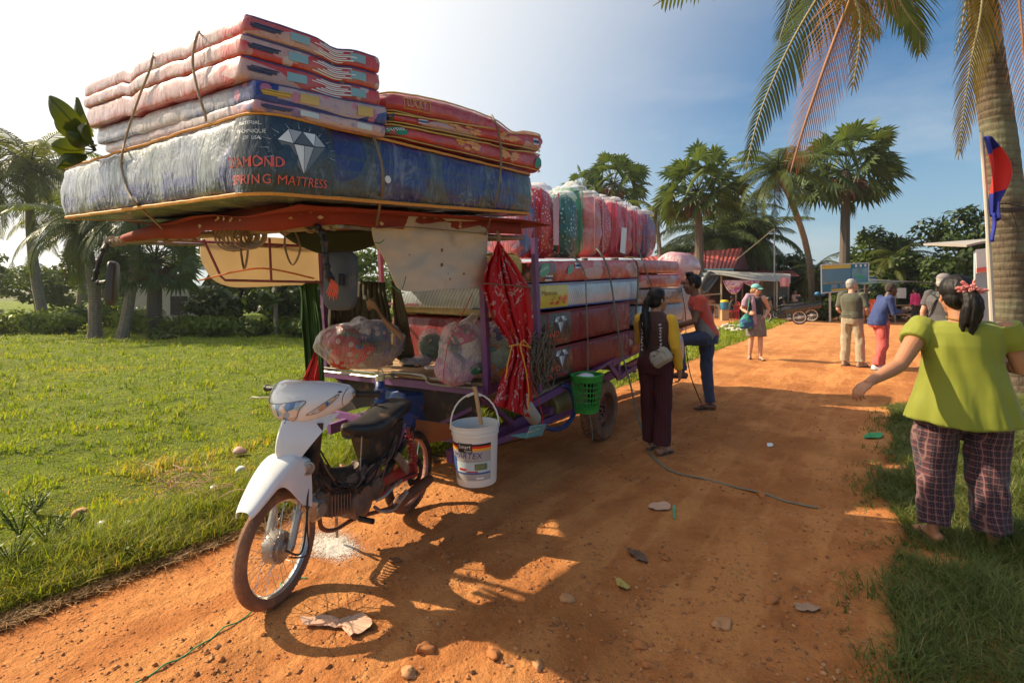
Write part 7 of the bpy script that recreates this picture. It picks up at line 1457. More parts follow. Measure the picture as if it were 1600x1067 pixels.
mm=M();mm.box(V(.11,-.18,1.01),(.22,.085,.17),Matrix.Rotation(R(-32),3,'Y'),.035);mm.box(V(.10,-.215,.985),(.16,.05,.10),Matrix.Rotation(R(-32),3,'Y'),.018);mm.v=[tuple(V(p[0],p[1],p[2]))for p in mm.v];me=remesh(mm,.006,'bag_body',mat('grey_bag',(.33,.30,.24),.75,var=.15,bump=.4,bs=60),4,.008,(14,14,9));me.transform(W_);part(bag,'bag_body',me,None)
mm=M();mm.tube(spline([V(.0,-.17,1.10),V(-.06,-.155,1.22),V(-.12,-.11,1.36),V(-.13,-.02,1.43),V(-.08,.10,1.38)],6),.016,6,flat=.3);mm.tube(spline([V(.19,-.14,1.05),V(.20,-.02,1.02),V(.1,.13,1.05)],5),.014,6,flat=.3);mm.v=[tuple(W_@Vector(p))for p in mm.v];part(bag,'strap',mm,BLK)
mm=M();mm.tube([V(.04,-.225,1.03),V(.14,-.225,1.0)],.004,5);mm.tube([V(.06,-.222,1.08),V(.16,-.215,1.06)],.004,5);mm.v=[tuple(W_@Vector(p))for p in mm.v];part(bag,'zip',mm,BLK)
SOLE=mat('flipflop_sole',(.06,.05,.045),.8,dirt=.5);YST=mat('yellow_thong',(.6,.42,.15),.6)
sandal(root,j,'L',SOLE,YST);sandal(root,j,'R',SOLE,YST)
Jb=dict(pel=(0,-.02,.95),wst=(0,.02,1.08),chs=(0,.08,1.27),nck=(0,.115,1.42),hd=(0,.165,1.565),shL=(-.165,.085,1.375),elL=(-.20,.16,1.12),wrL=(-.12,.36,1.06),handL=(.2,1,-.2),palmL=(.6,0,-1),shR=(.17,.085,1.375),elR=(.19,.10,1.12),wrR=(.10,.34,1.02),handR=(-.2,1,-.1),palmR=(-.6,0,-1),
hpR=(.085,-.02,.92),knR=(.09,-.02,.50),anR=(.09,-.06,.085),hpL=(-.085,0,.93),knL=(-.11,.34,.88),anL=(-.13,.30,.50),footL=(0,1,0),footR=(0,1,0))
p0=PG(1103,641);root,j,hp_,Hm,shape,hair,torso=person('young man in a red and grey T-shirt with one knee up against the cart',(p0.x,p0.y,height(p0.x,p0.y)),R(78),1.79,Jb,'brown',.95,2,-4,.006,.7)
def redgrey():
 t=NT('red_grey_tee');s=t.sep(t.obj());k=t.math('ADD',s[2],t.math('MULTIPLY',s[1],-1.1));c=t.mix(t.step(k,1.075,1.065),(.58,.07,.04),(.22,.20,.19));c=t.mix(t.step(s[2],.8,.79),c,(.2,.2,.2));return t.end(t.bsdf(t.mix(t.noise(t.obj(),6,4),c,mul((1,1,1),.0)if 0 else c),.85,nrm=t.bump(t.noise(t.obj(),60,4),.3,.003),sheen=.2))
shape(shirt(j,.52,.016,.98,.98,.90,(.168,.13),.066),'shirt',redgrey(),.006,3,.012,(8,8,4),3)
JEAN=CL('blue_jeans',(.045,.055,.105),.2)
shape(trousers(j,.96,1.0,.012,.056,.97,.064),'jeans',JEAN,.006,3,.012,(12,12,7),8)
hair(HB,1.02,.025,.05,lambda m:[m.ell(hp_(.028*sin(k*1.3),.03*cos(k*2)+.01,.128+.014*(k%2)),(.03,.034,.026),Hm,10,6)for k in range(5)],.005,.004)
m=M();m.tube([j['wrR']+V(0,-.03,.01)+V(.027*cos(a),0,.027*sin(a))for a in[2*pi*k/12 for k in range(13)]],.005,5);part(root,'wristband',m,TX['white'],world=False)
sandal(root,j,'R',SOLE,BLK);sandal(root,j,'L',SOLE,BLK)
Jt=dict(elR=(.30,-.04,1.14),wrR=(.19,.14,1.04),handR=(-.5,.8,.1),palmR=(-1,0,0),elL=(-.30,-.06,1.13),wrL=(-.17,.06,.99),handL=(.7,.3,-.3),palmL=(0,0,-1),hd=(0,.03,1.575),knL=(-.09,.02,.49),anL=(-.085,.04,.085),knR=(.10,.02,.49),anR=(.12,-.04,.085),footL=(-.1,1,0),footR=(.45,1,0))
p0=PG(1181,561);Wr,j,hp_,Hm,shape,hair,torso=person('woman in a teal cap, black top and dotted skirt on the sunny road',(p0.x,p0.y,height(p0.x,p0.y)),R(172),1.69,Jt,'pale',1.02,42,-3,.007,.5)
root=Wr
def tank(m):
 C=[(V(0,0,.96),.165,.122),(V(0,0,1.08),.156,.118),(V(0,0,1.26),.172,.130),(V(0,0,1.33),.15,.112),(V(0,-.005,1.40),.115,.09)];m.loft([ring(c,a,b)for c,a,b in C],True)
shape(tank,'tank_top',CL('black_top',(.012,.012,.013)),.008,3,.006)
def skirt(m):m.loft([ring(V(0,0,1.03),.152,.118),ring(V(0,0,.93),.186,.140),ring(V(0,0,.75),.205,.150),ring(V(0,.01,.53),.225,.165),ring(V(0,.01,.525),.20,.14)],True)
SKT=(lambda t:t.end(t.bsdf(t.mix(t.step(t.vor(t.obj(),34,rnd=.0),.30,.22),(.16,.135,.12),(.38,.34,.31)),.8)))(NT('dotted_skirt'));shape(skirt,'skirt',SKT,.008,3,.010,(9,9,2))
TEAL=mat('teal_cap',(.16,.42,.42),.7,var=.06)
def capf(hp_,Hm,mt,bmt=None,k=1.0):
 def fn(m):
  m.ell(hp_(0,-.012,.055),(.092*k,.110*k,.085*k),Hm,20,12);inv=Hm.transposed();m.v=[tuple(hp_(*(lambda q:(q.x,q.y,max(q.z,.038)))(inv@(Vector(p)-hp_(0,0,0)))))for p in m.v]
 return fn
shape(capf(hp_,Hm,TEAL),'cap',TEAL,.006,3);m=M();m.grid(lambda u,v:hp_((.075-.02*v)*(2*u-1),.075+.105*v*sqrt(max(0,1-.75*(2*u-1)**2)),.05-.025*(2*u-1)**2-.012*v),10,6,.005);part(root,'cap_visor',m,TEAL,world=False)
hair(HBL,.97,-.01,.02,lambda m:m.tube([hp_(0,-.1,0),hp_(0,-.12,-.05),hp_(0,-.11,-.09)],[.03,.03,.012],8),.006)
m=M();m.tube(spline([hp_(-.07,.05,.01),hp_(-.045,.10,.008),hp_(0,.108,.01),hp_(.045,.10,.008),hp_(.07,.05,.01)],4),.011,6,flat=.4);part(root,'sunglasses',m,BLK,world=False)
LAV=CL('lavender_shawl',(.42,.26,.33),.15,trans=.15)
def shawl(m):limb(m,[V(.05,-.02,1.42),V(.16,.0,1.42),V(.22,.01,1.30),V(.235,.02,1.20)],[.07,.085,.088,.085],16);m.tube(spline([V(.11,.02,1.44),V(.10,.13,1.33),V(.085,.155,1.15),V(.075,.16,.95),V(.07,.165,.80)],5),.048,10,flat=.5)
shape(shawl,'shawl',LAV,.007,3,.012,(10,10,3));m=M()
for k in range(9):m.tube([V(.045+.007*k,.168,.80),V(.04+.009*k,.17,.70-.01*(k%3))],.003,4)
part(root,'shawl_fringe',m,LAV,world=False)
W_=parent_world(root);bg_=thing('tote_bag','blue and green checked shoulder bag carried by the woman in the teal cap','bag',W_@V(.24,.14,.76));
CHK=(lambda t:(lambda o:t.end(t.bsdf(t.mix(t.step(t.sep(t.vor(t.map(o,rot=(0,.7,.3)),11,out='Color',rnd=.4))[0],.5,.55),(.03,.09,.22),(.04,.26,.22)),.8)))(t.obj()))(NT('checked_bag'))
mm=M();mm.loft([ring(V(.24,.15,z),a,b,None,16)for z,a,b in((.70,.12,.05),(.74,.17,.085),(.84,.16,.09),(.95,.11,.06),(1.02,.05,.03))],True);me=remesh(mm,.008,'bag_body',CHK,4,.02,(9,9,9));me.transform(W_);part(bg_,'bag_body',me,None);mm=M();mm.tube(spline([V(.24,.15,1.0),V(.20,.15,1.22),V(.17,.10,1.42),V(.16,-.05,1.46)],5),.02,6,flat=.4);mm.v=[tuple(W_@Vector(p))for p in mm.v];part(bg_,'handle',mm,CHK)
sandal(root,j,'L',SOLE,BLK);sandal(root,j,'R',SOLE,BLK)
Jo=dict(elL=(-.24,.0,1.10),wrL=(-.16,.20,.98),handL=(.3,1,0),elR=(.26,-.02,1.12),wrR=(.25,.17,.96),handR=(-.1,.9,-.3),palmR=(-1,0,-.3),knL=(-.11,.02,.49),anL=(-.12,-.02,.085),knR=(.13,.02,.49),anR=(.15,-.02,.085),footR=(.5,1,0),footL=(.1,1,0))
p0=PG(1331,572);root,j,hp_,Hm,shape,hair,torso=person('grey haired man in an olive shirt and khaki trousers, left of the woman in navy',(p0.x,p0.y,height(p0.x,p0.y)),R(-46),1.78,Jo,'pale',1.06,-40,0,.007,.6)
shape(shirt(j,.85,.018,1.06,1.04,.93,(.175,.13),.062),'shirt',CL('olive_shirt',(.085,.085,.055)),.007,3,.010,(8,8,4),2)
KH=CL('khaki_trousers',(.36,.30,.20));shape(trousers(j,1.0,1.0,.014,.068,.98,.074),'trousers',KH,.007,3,.014,(10,10,6),4);hair(HG,.98,.01,.035,None,.006)
m=M();m.tube(ring(V(0,0,.985),.178,.135,n=24)+[ring(V(0,0,.985),.178,.135,n=24)[0]],.012,6,flat=.4);part(root,'belt',m,mat('leather',(.08,.045,.03),.6),world=False)
TAN=mat('tan_shoe',(.32,.22,.14),.8,dirt=.3);shoe(root,j,'L',TAN,SOLE);shoe(root,j,'R',TAN,SOLE)
W_=parent_world(root);c=W_@(j['wrR']+V(.0,.13,-.08));r2=thing('camera','black camera held low by the man in the olive shirt','camera',c);mm=M();mm.box(c,(.13,.07,.09),None,.015);part(r2,'camera_body',mm,BLK);mm=M();mm.lathe([(0,0),(.036,0),(.036,.09),(.04,.095),(.04,.13),(0,.13)],c,(.5,.1,-.85),16);part(r2,'lens',mm,BLK)
Jn=dict(pel=(0,-.05,.93),wst=(0,-.02,1.07),chs=(0,.06,1.26),nck=(0,.12,1.40),hd=(0,.19,1.535),shL=(-.165,.08,1.36),elL=(-.20,.13,1.10),wrL=(-.10,.33,1.14),handL=(.4,1,.1),shR=(.165,.08,1.36),elR=(.20,.13,1.09),wrR=(.12,.34,1.12),handR=(-.3,1,.1),palmR=(0,0,1),palmL=(0,0,1),knR=(.09,.0,.49),anR=(.09,-.12,.085),knL=(-.09,.08,.49),anL=(-.09,.04,.085))
p0=PG(1376,577);root,j,hp_,Hm,shape,hair,torso=person('woman in a navy jacket and coral trousers facing right with a booklet in her hands',(p0.x,p0.y,height(p0.x,p0.y)),R(-98),1.74,Jn,'dark',1.1,2,-6,.007,.8)
shape(shirt(j,1.75,.020,1.08,1.06,.86,(.185,.15),.064),'jacket',CL('navy_jacket',(.022,.045,.16)),.007,3,.012,(8,8,4),5);shape(trousers(j,1.05,.99,.014,.060,.97,.074),'trousers',CL('coral_trousers',(.52,.10,.085)),.007,3,.014,(10,10,6),6)
hair(mat('cropped_hair',(.05,.035,.028),.9,var=.4,bump=.9,bs=90),.98,.02,.05,None,.006);shoe(root,j,'L',TX['white'],SOLE);shoe(root,j,'R',TX['white'],SOLE)
m=M();m.tube(spline([V(.17,.02,.95),V(.20,.0,.8),V(.19,.02,.62)],4),.018,6,flat=.4);part(root,'red_tassel',m,mat('dark_red_cloth',(.30,.04,.05),.8),world=False)
W_=parent_world(root);c=W_@V(.0,.46,1.17);mm=M();mm.box(c,(.16,.12,.02),Matrix.Rotation(R(-50),3,'Z')@Matrix.Rotation(R(25),3,'X'),.003);one('booklet','brown booklet held by the woman in the navy jacket','booklet',mm,mat('brown_cover',(.28,.17,.10),.7))
p0=G(1473,8.9);Jc=dict(hd=(0,.05,1.57),nck=(0,.02,1.42),elR=(.25,.02,1.10),wrR=(.15,.22,1.10),elL=(-.26,-.02,1.10),wrL=(-.27,.05,.86))
root,j,hp_,Hm,shape,hair,torso=person('man in a charcoal T-shirt and grey cap behind the woman in the lime blouse',(p0.x,p0.y,height(p0.x,p0.y)),R(-62),1.80,Jc,'pale',1.08,-22,-8,.007,.5)
shape(shirt(j,.62,.020,1.12,1.08,.88,(.19,.15),.066),'shirt',CL('charcoal_tee',(.075,.07,.072)),.007,3,.010,(8,8,4),7);shape(trousers(j,1.05,.99,.014,.07,.97,.075),'trousers',CL('dark_trousers',(.06,.06,.06)),.007,3,.012)
GC=mat('grey_cap',(.24,.21,.21),.8,var=.1);shape(capf(hp_,Hm,GC),'cap',GC,.006,3);m=M();m.grid(lambda u,v:hp_((.072-.02*v)*(2*u-1),.075+.09*v*sqrt(max(0,1-.75*(2*u-1)**2)),.045-.025*(2*u-1)**2-.012*v),10,6,.005);part(root,'cap_visor',m,GC,world=False)
hair(HG,.98,-.005,.015,None,.006);m=M();m.tube(spline([V(.10,-.06,1.45),V(.0,-.15,1.33),V(-.12,-.15,1.12),V(-.2,-.05,.98)],5),.017,6,flat=.3);m.tube(spline([V(-.10,-.06,1.45),V(-.10,-.15,1.40),V(.06,-.16,1.30)],5),.012,6,flat=.3);part(root,'bag_strap',m,BLK,world=False);m=M();m.tube(ring(V(0,.01,1.455),.075,.068,n=20)+[ring(V(0,.01,1.455),.075,.068,n=20)[0]],.009,6);part(root,'neck_strap',m,BLK,world=False);shoe(root,j,'L',BLK,SOLE);shoe(root,j,'R',BLK,SOLE)
c=TW(1062,545,1.98);mm=M();mm.ell((0,0,0),(.05,.13,.20),None,20,14);mm.wob(.02,5,3);mm.v=[tuple(c+Matrix.Rotation(R(-30),3,'Z')@Matrix.Rotation(R(18),3,'X')@Vector(p))for p in mm.v]
one('printed_bag','round pink and white printed bag between the ponytail woman and the young man','bag',mm,mat('printed_bag',(.50,.36,.40),.5,var=.9,vs=9,coat=.6))
SIT=dict(pel=(0,-.05,.50),wst=(0,-.04,.64),chs=(0,0,.84),nck=(0,.02,1.0),hd=(0,.05,1.14),shL=(-.17,.01,.955),shR=(.17,.01,.955),elL=(-.22,.08,.70),elR=(.22,.08,.70),wrL=(-.10,.30,.68),wrR=(.10,.30,.68),handL=(.3,1,0),handR=(-.3,1,0),hpL=(-.09,0,.48),hpR=(.09,0,.48),knL=(-.12,.42,.48),knR=(.12,.42,.48),anL=(-.12,.42,.085),anR=(.12,.42,.085))
def extra(label,px,Y,rz,J,top,bot,skin='brown',H=1.6,seed=0,sl=.6):
 root,j,hp_,Hm,shape,hair,torso=person(label,G(px,Y),R(rz),H,J,skin,1.0,0,0,.010,.5)
 z0=j['pel'].z-.05;shape(shirt(j,sl,.016,1,1,z0,(.17,.13),.062),'shirt',CL('extra_top',top),.010,3,.01);shape(trousers(j,1.0,j['pel'].z+.07,.012,.06,.97,.07),'trousers',CL('extra_trousers',bot),.010,3,.01);hair(HB,1.02,0,.04,None,.008);sandal(root,j,'L',SOLE,BLK);sandal(root,j,'R',SOLE,BLK);return root
extra('person in black sitting at the stall table, behind the red chair',1143,28,-110,SIT,(.02,.02,.025),(.02,.02,.03));extra('person in a blue shirt sitting behind the woman in the teal cap',1203,27.5,60,SIT,(.03,.13,.35),(.2,.2,.2))
extra('girl in a pink shirt standing behind the parked motorbikes',1244,27.5,120,{},(.70,.36,.32),(.10,.08,.2),'tan',1.5);extra('person in a magenta jacket standing at the wooden stall cart',1430,24,10,{},(.55,.03,.18),(.015,.015,.02),'tan',1.6,0,1.8)
extra('person in dark clothes deep inside the hut',1106,30,150,{},(.25,.06,.04),(.05,.05,.06),'brown',1.55);extra('seated person at the dark back of the hut, left of the post',1112,29.5,-60,SIT,(.30,.12,.06),(.05,.05,.06))
extra('small distant person in white behind the billboard posts',1338,33,0,{},(.6,.6,.62),(.05,.06,.1),'tan',1.55)
# -- hut, stalls, billboard, booth
def corr(name,c,f=60,d='X',dirt=.2):
 t=NT(name);o=t.attr();s=t.sep(o);w=t.math('SINE',t.math('MULTIPLY',s[0],f));cc=t.mix(t.noise(t.obj(),2,4),mul(c,.8),mul(c,1.15));cc=t.mix(t.math('MULTIPLY',t.step(t.noise(t.obj(),4,5,.7),.6,.75),dirt),cc,(.2,.12,.07));return t.end(t.bsdf(cc,.5,.1,t.bump(w,.9,.03)))
REDR=corr('red_metal_roof',(.42,.075,.06),30);GREYR=mat('grey_metal_roof',(.40,.38,.34),.6,var=.2,vs=2,dirt=.3);POST=mat('grey_post',(.30,.26,.20),.85,var=.3,bump=.3)
def roofsheet(a,b,c,d,th=.03,n=30):
 a,b,c,d=map(Vector,(a,b,c,d));L_=(b-a).length;m=M();nrm=(b-a).cross(d-a).normalized()
 k=int(L_/.045);m.grid(lambda u,v:a.lerp(b,u).lerp(d.lerp(c,u),v)+nrm*.009*sin(u*k*pi*.5),k*2,3,th*.5,attr=lambda u,v:(u*L_,v,0));return m
hut=thing('market_hut','open wooden hut with a red metal roof and hanging awning cloth','hut',G(1130,29.5))
Yh=30.5
part(hut,'roof',roofsheet(PY(1020,421,29.5),PY(1146,420,29.5),PY(1160,387,32.5),PY(1000,402,32.5)),REDR,True,30)
m=M();m.add([PY(1146,421,29.6),PY(1160,388,32.4),PY(1171,421,33.6)],[(0,1,2)]);part(hut,'gable',m,mat('gable_red',(.24,.055,.05),.7),False)
m=M();m.tube([PY(1020,423,29.4),PY(1146,421,29.4)],.05,6);m.tube([PY(1145,420,29.4),PY(1145,426,29.4)],.05,6);part(hut,'gutter',m,mat('blue_gutter',(.18,.42,.50),.5))
part(hut,'side_roof',roofsheet(PY(1148,432,29.8),PY(1250,432,31.5),PY(1240,423,33),PY(1150,423,33)),corr('dark_red_roof',(.25,.04,.035),30),True,30)
m=M();m.grid(lambda u,v:PY(1105+130*u,423+15*v*(.4+.6*u)+6*u,29.3-2.8*v+.3*u)+V(0,0,.04*sin(u*9)*v),30,6,.03,attr=lambda u,v:(u*4.5,v,0));part(hut,'awning',m,GREYR,True,30)
for x,y0,y1,Y in((1127,428,500,26.9),(1190,438,498,28),(1214,437,499,26.8),(1100,430,497,30),(1160,430,492,32),(1232,436,492,31),(1150,438,496,29)):
 m=M();a=G(x,Y);b=PY(x,y0,Y);m.bar(a,b,.08,.08);part(hut,'post',m,POST)
m=M();m.bar(PY(1092,462,27),PY(1127,459,26.9),.05,.06);m.bar(PY(1105,476,27),PY(1127,477,26.9),.05,.06);m.bar(PY(1105,492,27),PY(1127,494,26.9),.05,.06);part(hut,'side_rail',m,POST)
m=M();m.add([PY(1000,422,32.5),PY(1235,424,33),G(1235,33),G(1000,32.5)],[(0,1,2,3)]);m.prism([PY(1000,430,32.6),PY(1160,430,32.6),G(1160,32.6),G(1000,32.6)],(0,.05,0));part(hut,'back_wall',m,mat('dark_planks',(.06,.04,.03),.9,var=.5,vs=3,stretch=(4,1,.3)),False)
m=M();m.grid(lambda u,v:PY(1186+44*u,440+24*v,29.6)+V(0,.04*sin(u*12),0),10,5,.01);part(hut,'plastic_curtain',m,mat('grey_sheet',(.22,.21,.19),.6,var=.3,vs=3))
m=M();m.grid(lambda u,v:PY(1091+35*u-22*u*v+2*v,424+3*u+(27+5*u)*v+1.5*sin(u*9+v*3),26.6)+V(0,.12*sin(u*9+v*4),0),14,10,.01);one('tarpaulin','dark grey tarpaulin hanging from the left corner of the awning','tarpaulin',m,mat('grey_tarp',(.06,.075,.09),.45,var=.3,bump=.5,bs=6),sharp=0)
FLW=(lambda t:(lambda o:t.end(t.bsdf(t.ramp(t.noise(o,5,4,.6,1.5),[(.3,(.35,.05,.30)),(.45,(.55,.12,.25)),(.52,(.80,.68,.66)),(.7,(.70,.30,.30))]),.8)))(t.obj()))(NT('flowered_cloth'))
def swag(name,label,x0,x1,y0,sag,Y):
 m=M();m.grid(lambda u,v:PY(x0+(x1-x0)*u,y0+(sag*sin(pi*u)**.8+2)*v,Y)+V(0,.05*sin(v*12),0),20,10,.01);one(name,label,'cloth',m,FLW,'cloths hung along the awning',sharp=0)
swag('hanging_cloth','big purple flowered cloth sagging under the awning',1130,1162,438,20,26.7);swag('hanging_cloth','smaller flowered cloth right of the big one under the awning',1161,1188,438,7,26.7)
m=M();m.grid(lambda u,v:PY(1219+15*u,433+15*v,26.5)+V(0,.04*sin(u*9),0),8,6,.01);one('hanging_shirt','pink shirt hanging at the right end of the awning','shirt',m,TX['pink'],sharp=0)
m=M();m.tube([G(1210,28.2),PY(1210,357,28.2)],.035,6);one('antenna_pole','thin grey pole rising through the awning of the hut','pole',m,mat('grey_metal',(.45,.45,.44),.5,.4));m=M();m.tube([PY(1209,358,28.2),PY(1149,407,29.5)],.03,5);one('guy_bamboo','pale bamboo rod leaning from the pole top to the red roof','bamboo',m,mat('bamboo',(.50,.42,.26),.7))
def chair_(loc,rz,label,root=None):
 r=thing('plastic_chair',label,'chair',(0,0,0),0,'red plastic chairs at the hut');RM=mat('red_plastic',(.50,.012,.02),.35)
 m=M();m.box((0,0,.43),(.42,.42,.03),None,.012);part(r,'seat',m,RM)
 for sx in(-1,1):
  for sy in(-1,1):m=M();m.bar(V(.18*sx,.18*sy,.42),V(.22*sx,.23*sy,0),.045,.04);part(r,'leg',m,RM)
 m=M();m.tube(spline([V(-.2,-.19,.43),V(-.21,-.24,.68),V(-.12,-.28,.86),V(.12,-.28,.86),V(.21,-.24,.68),V(.2,-.19,.43)],5),.022,6)
 for x in(-.08,0,.08):m.bar(V(x,-.2,.44),V(x,-.275,.85),.035,.012)
 part(r,'backrest',m,RM);return r
ch=chair_(None,0,'red plastic chair in front, beside the blue cooler under the awning');ch.location=G(1145,27.2);ch.rotation_euler=(0,0,R(100))
for px,Y,rz,lb in((1158,28.0,70,'red plastic chair right of the foremost one, half behind it'),(1193,27,250,'red plastic chair hidden behind the woman in the teal cap'),(1204,27.6,60,'red plastic chair carrying the person in blue'),(1170,29.2,180,'red plastic chair at the back of the hut')):
 c=copy_tree(ch);c.location=G(px,Y);c.rotation_euler=(0,0,R(rz));c['label']=lb
tb_=thing('table','low wooden table under the awning behind the blue cooler','table',G(1138,28.6));m=M();c=G(1138,28.6);m.box(c+V(0,0,.72),(1.3,.7,.04));part(tb_,'table_top',m,WOOD)
for sx in(-.6,.6):
 for sy in(-.3,.3):m=M();m.bar(c+V(sx,sy,0),c+V(sx,sy,.7),.05,.05);part(tb_,'leg',m,WOOD)
c=G(1132,26.7);ck=thing('drinks_cooler','blue drinks cooler with a yellow lid on a stand by the hut post','cooler',c);m=M();m.lathe([(0,.55),(.17,.55),(.19,.6),(.19,.9),(0,.9)],c,(0,0,1),16);part(ck,'cooler_body',m,mat('cooler_blue',(.03,.18,.32),.4));m=M();m.lathe([(.2,.9),(.2,.96),(.12,1.02),(0,1.02)],c,(0,0,1),16);part(ck,'lid',m,TX['yellow']);m=M();m.box(c+V(0,0,.27),(.35,.3,.53));part(ck,'stand',m,WOOD)
GOODS=['goods_red','goods_blue','goods_white','goods_green','goods_tan'];GC_=[(.4,.06,.04),(.05,.12,.3),(.5,.5,.46),(.06,.2,.08),(.35,.22,.12)];GM_=[mat(n,c)for n,c in zip(GOODS,GC_)]
rng=random.Random(12);nms=['red','blue','white','green','tan'];sides=['far left','left','middle','right','far right','last']
for i in range(6):
 k=i%5;Y=29.2;c=G(1104+i*9.5,Y+.8*(i%2));w=.42;m=M();m.box(c+V(0,0,.25),(w,.4,.5),None,.04);m.box(c+V(.04,0,.60),(w*.7,.3,.18),None,.04);one('goods_box',f'{nms[k]} sack of goods stored inside the hut, {sides[i]} of the row','goods',m,GM_[k],'sacks of goods inside the hut')
bb=thing('billboard','large blue and yellow information billboard on two posts','billboard',G(1320,25.6));Y0,Y1=25.2,26.2
def bbp(u,v,o=0.):a=PY(1283,414,Y0).lerp(PY(1357,411,Y1),u);b=PY(1283.5,458,Y0).lerp(PY(1357,451,Y1),u);p=b.lerp(a,v);return p+V(.3,-1,0).normalized()*o
def bpanel(u0,u1,v0,v1,o,name,mt,parent=bb):m=M();m.grid(lambda u,v:bbp(u0+(u1-u0)*u,v0+(v1-v0)*v,o),8,4,.004 if o else .05);return part(parent,name,m,mt,False)
brd=bpanel(0,1,0,1,.0,'board',mat('billboard_teal',(.03,.20,.32),.5,var=.1))
bpanel(.02,.61,.84,.98,.01,'yellow_banner',TX['yellow']);
SEA=(lambda t:(lambda s:t.end(t.bsdf(t.ramp(t.math('MULTIPLY_ADD',s[2],.9,-2.1),[(0,(.05,.16,.22)),(.2,(.35,.42,.44)),(.28,(.22,.35,.42)),(1,(.10,.25,.38))]),.5)))(t.sep(t.pos())))(NT('seascape_print'))
bpanel(.02,.61,.33,.82,.01,'picture',mat('print_sky_blue',(.12,.27,.38),.5,var=.25,vs=1.2));bpanel(.02,.61,.30,.37,.015,'picture_shore',mat('print_shore',(.25,.28,.22),.5,var=.6,vs=5));bpanel(.64,.98,.30,.82,.01,'map',mat('print_map',(.22,.38,.42),.5,var=.6,vs=3));bpanel(.2,.8,.03,.10,.01,'yellow_banner',TX['yellow'])
for i,u in enumerate((.2,.38,.66)):bpanel(u,u+.13,.12,.28,.012,'photo',mat('print_photo',(.18,.30,.40),.5,var=.7,vs=5))
for i,u in enumerate((.72,.82,.92)):m=M();c=bbp(u,.91,.02);m.lathe([(0,0),(.07,0),(.07,.01),(0,.012)],c,(.3,-1,0),12);part(bb,'seal',m,TX['white'])
m=M();m.grid(lambda u,v:bbp(.70+.16*u+.03*v,.52-.12*u+.08*v,.018),3,2);part(bb,'green_mark',m,mat('print_bright_green',(.1,.5,.2),.5),False)
FR=mat('white_frame',(.6,.6,.6),.5)
for a,b in(((0,0),(1,0)),((1,0),(1,1)),((1,1),(0,1)),((0,1),(0,0))):m=M();m.bar(bbp(*a,.01),bbp(*b,.01),.05,.05);part(bb,'frame_bar',m,FR)
for u in(.20,.80):m=M();p=bbp(u,.02,-.06);m.bar(V(p.x,p.y,0),bbp(u,.95,-.06),.09,.09);part(bb,'post',m,mat('post_grey',(.4,.4,.38),.6))
def smallsign(label,x0,x1,y0,y1,Y,col,stripe):
 r=thing('notice_board',label,'sign',G((x0+x1)/2,Y),0,'small notice boards behind the square');m=M();m.prism([PY(x0,y0,Y),PY(x1,y0,Y),PY(x1,y1,Y),PY(x0,y1,Y)],(0,.05,0));part(r,'board',m,col,False)
 m=M();h=(y1-y0);m.prism([PY(x0+1,y0+h*.15,Y-.02),PY(x1-1,y0+h*.15,Y-.02),PY(x1-1,y0+h*.5,Y-.02),PY(x0+1,y0+h*.5,Y-.02)],(0,.015,0));part(r,'print',m,stripe,False)
 for x in(x0+1.5,x1-1.5):m=M();m.bar(G(x,Y+.1),PY(x,y0+1,Y+.1),.06,.06);part(r,'post',m,POST)
BLS=mat('sign_blue',(.03,.12,.30),.5,var=.15)
smallsign('small blue notice board just right of the billboard',1358,1371,433,452,28,BLS,TX['white']);smallsign('low teal notice board under the right half of the billboard',1345,1357,453,466,28.5,mat('sign_teal',(.03,.22,.30),.5),TX['pale']);smallsign('blue notice board low behind the red tractor',1356,1368,458,478,28.6,BLS,TX['pale'])
st=thing('tractor_cart','small red farm tractor with a wooden cart under a pale green awning','tractor',G(1362,24.5))
m=M();c=G(1360,24.5);m.box(c+V(0,0,.75),(.5,.9,.45),None,.06);m.box(c+V(0,-.3,1.0),(.34,.4,.2),None,.05);part(st,'engine_hood',m,mat('tractor_red',(.60,.09,.02),.4,coat=.3))
for sx in(-.42,.42):m=M();m.lathe([(.16,-.09),(.36,-.1),(.42,-.06),(.42,.06),(.36,.1),(.16,.09)],c+V(sx,0,.42),(.9,-.4,0),22);q=part(st,'wheel',m,MUD);m=M();m.lathe([(0,-.1),(.17,-.1),(.17,.1),(0,.1)],c+V(sx,0,.42),(.9,-.4,0),14);part(q,'rim',m,mat('rim_tan',(.45,.25,.12),.6))
m=M();m.tube(spline([c+V(-.2,.4,.9),c+V(-.3,.9,1.1),c+V(-.3,1.3,1.15)],4),.025,6);m.tube(spline([c+V(.2,.4,.9),c+V(.3,.9,1.1),c+V(.3,1.3,1.15)],4),.025,6);part(st,'handles',m,BDK)
def stall(label,x0,x1,yr,Y,rm,dy=0,goods=True,depth=2.2):
 r=thing('market_stall',label,'stall',G((x0+x1)/2,Y),0,'covered stalls and carts across the square');m=M();m.grid(lambda u,v:PY(x0+(x1-x0)*u,yr+dy*u-5*sin(pi*u)*.6,Y).lerp(PY(x0+(x1-x0)*u,yr+dy*u-6,Y)+V(0,depth,0),v),16,6,.04,attr=lambda u,v:(u*3,v,0));part(r,'roof',m,rm,True,40)
 for x in(x0+3,x1-3):
  for d in(0.1,depth-.1):m=M();p=G(x,Y)+V(0,d,0);m.bar(p,V(p.x,p.y,PY(x,yr+1,Y).z),.06,.06);part(r,'post',m,POST)
 m=M();a=G(x0+4,Y);b=G(x1-4,Y);m.box((a+b)/2+V(0,depth/2,.78),((b-a).length,depth*.7,.06));m.box((a+b)/2+V(0,depth/2,.35),((b-a).length*.96,depth*.6,.08));part(r,'counter',m,WOOD);return r
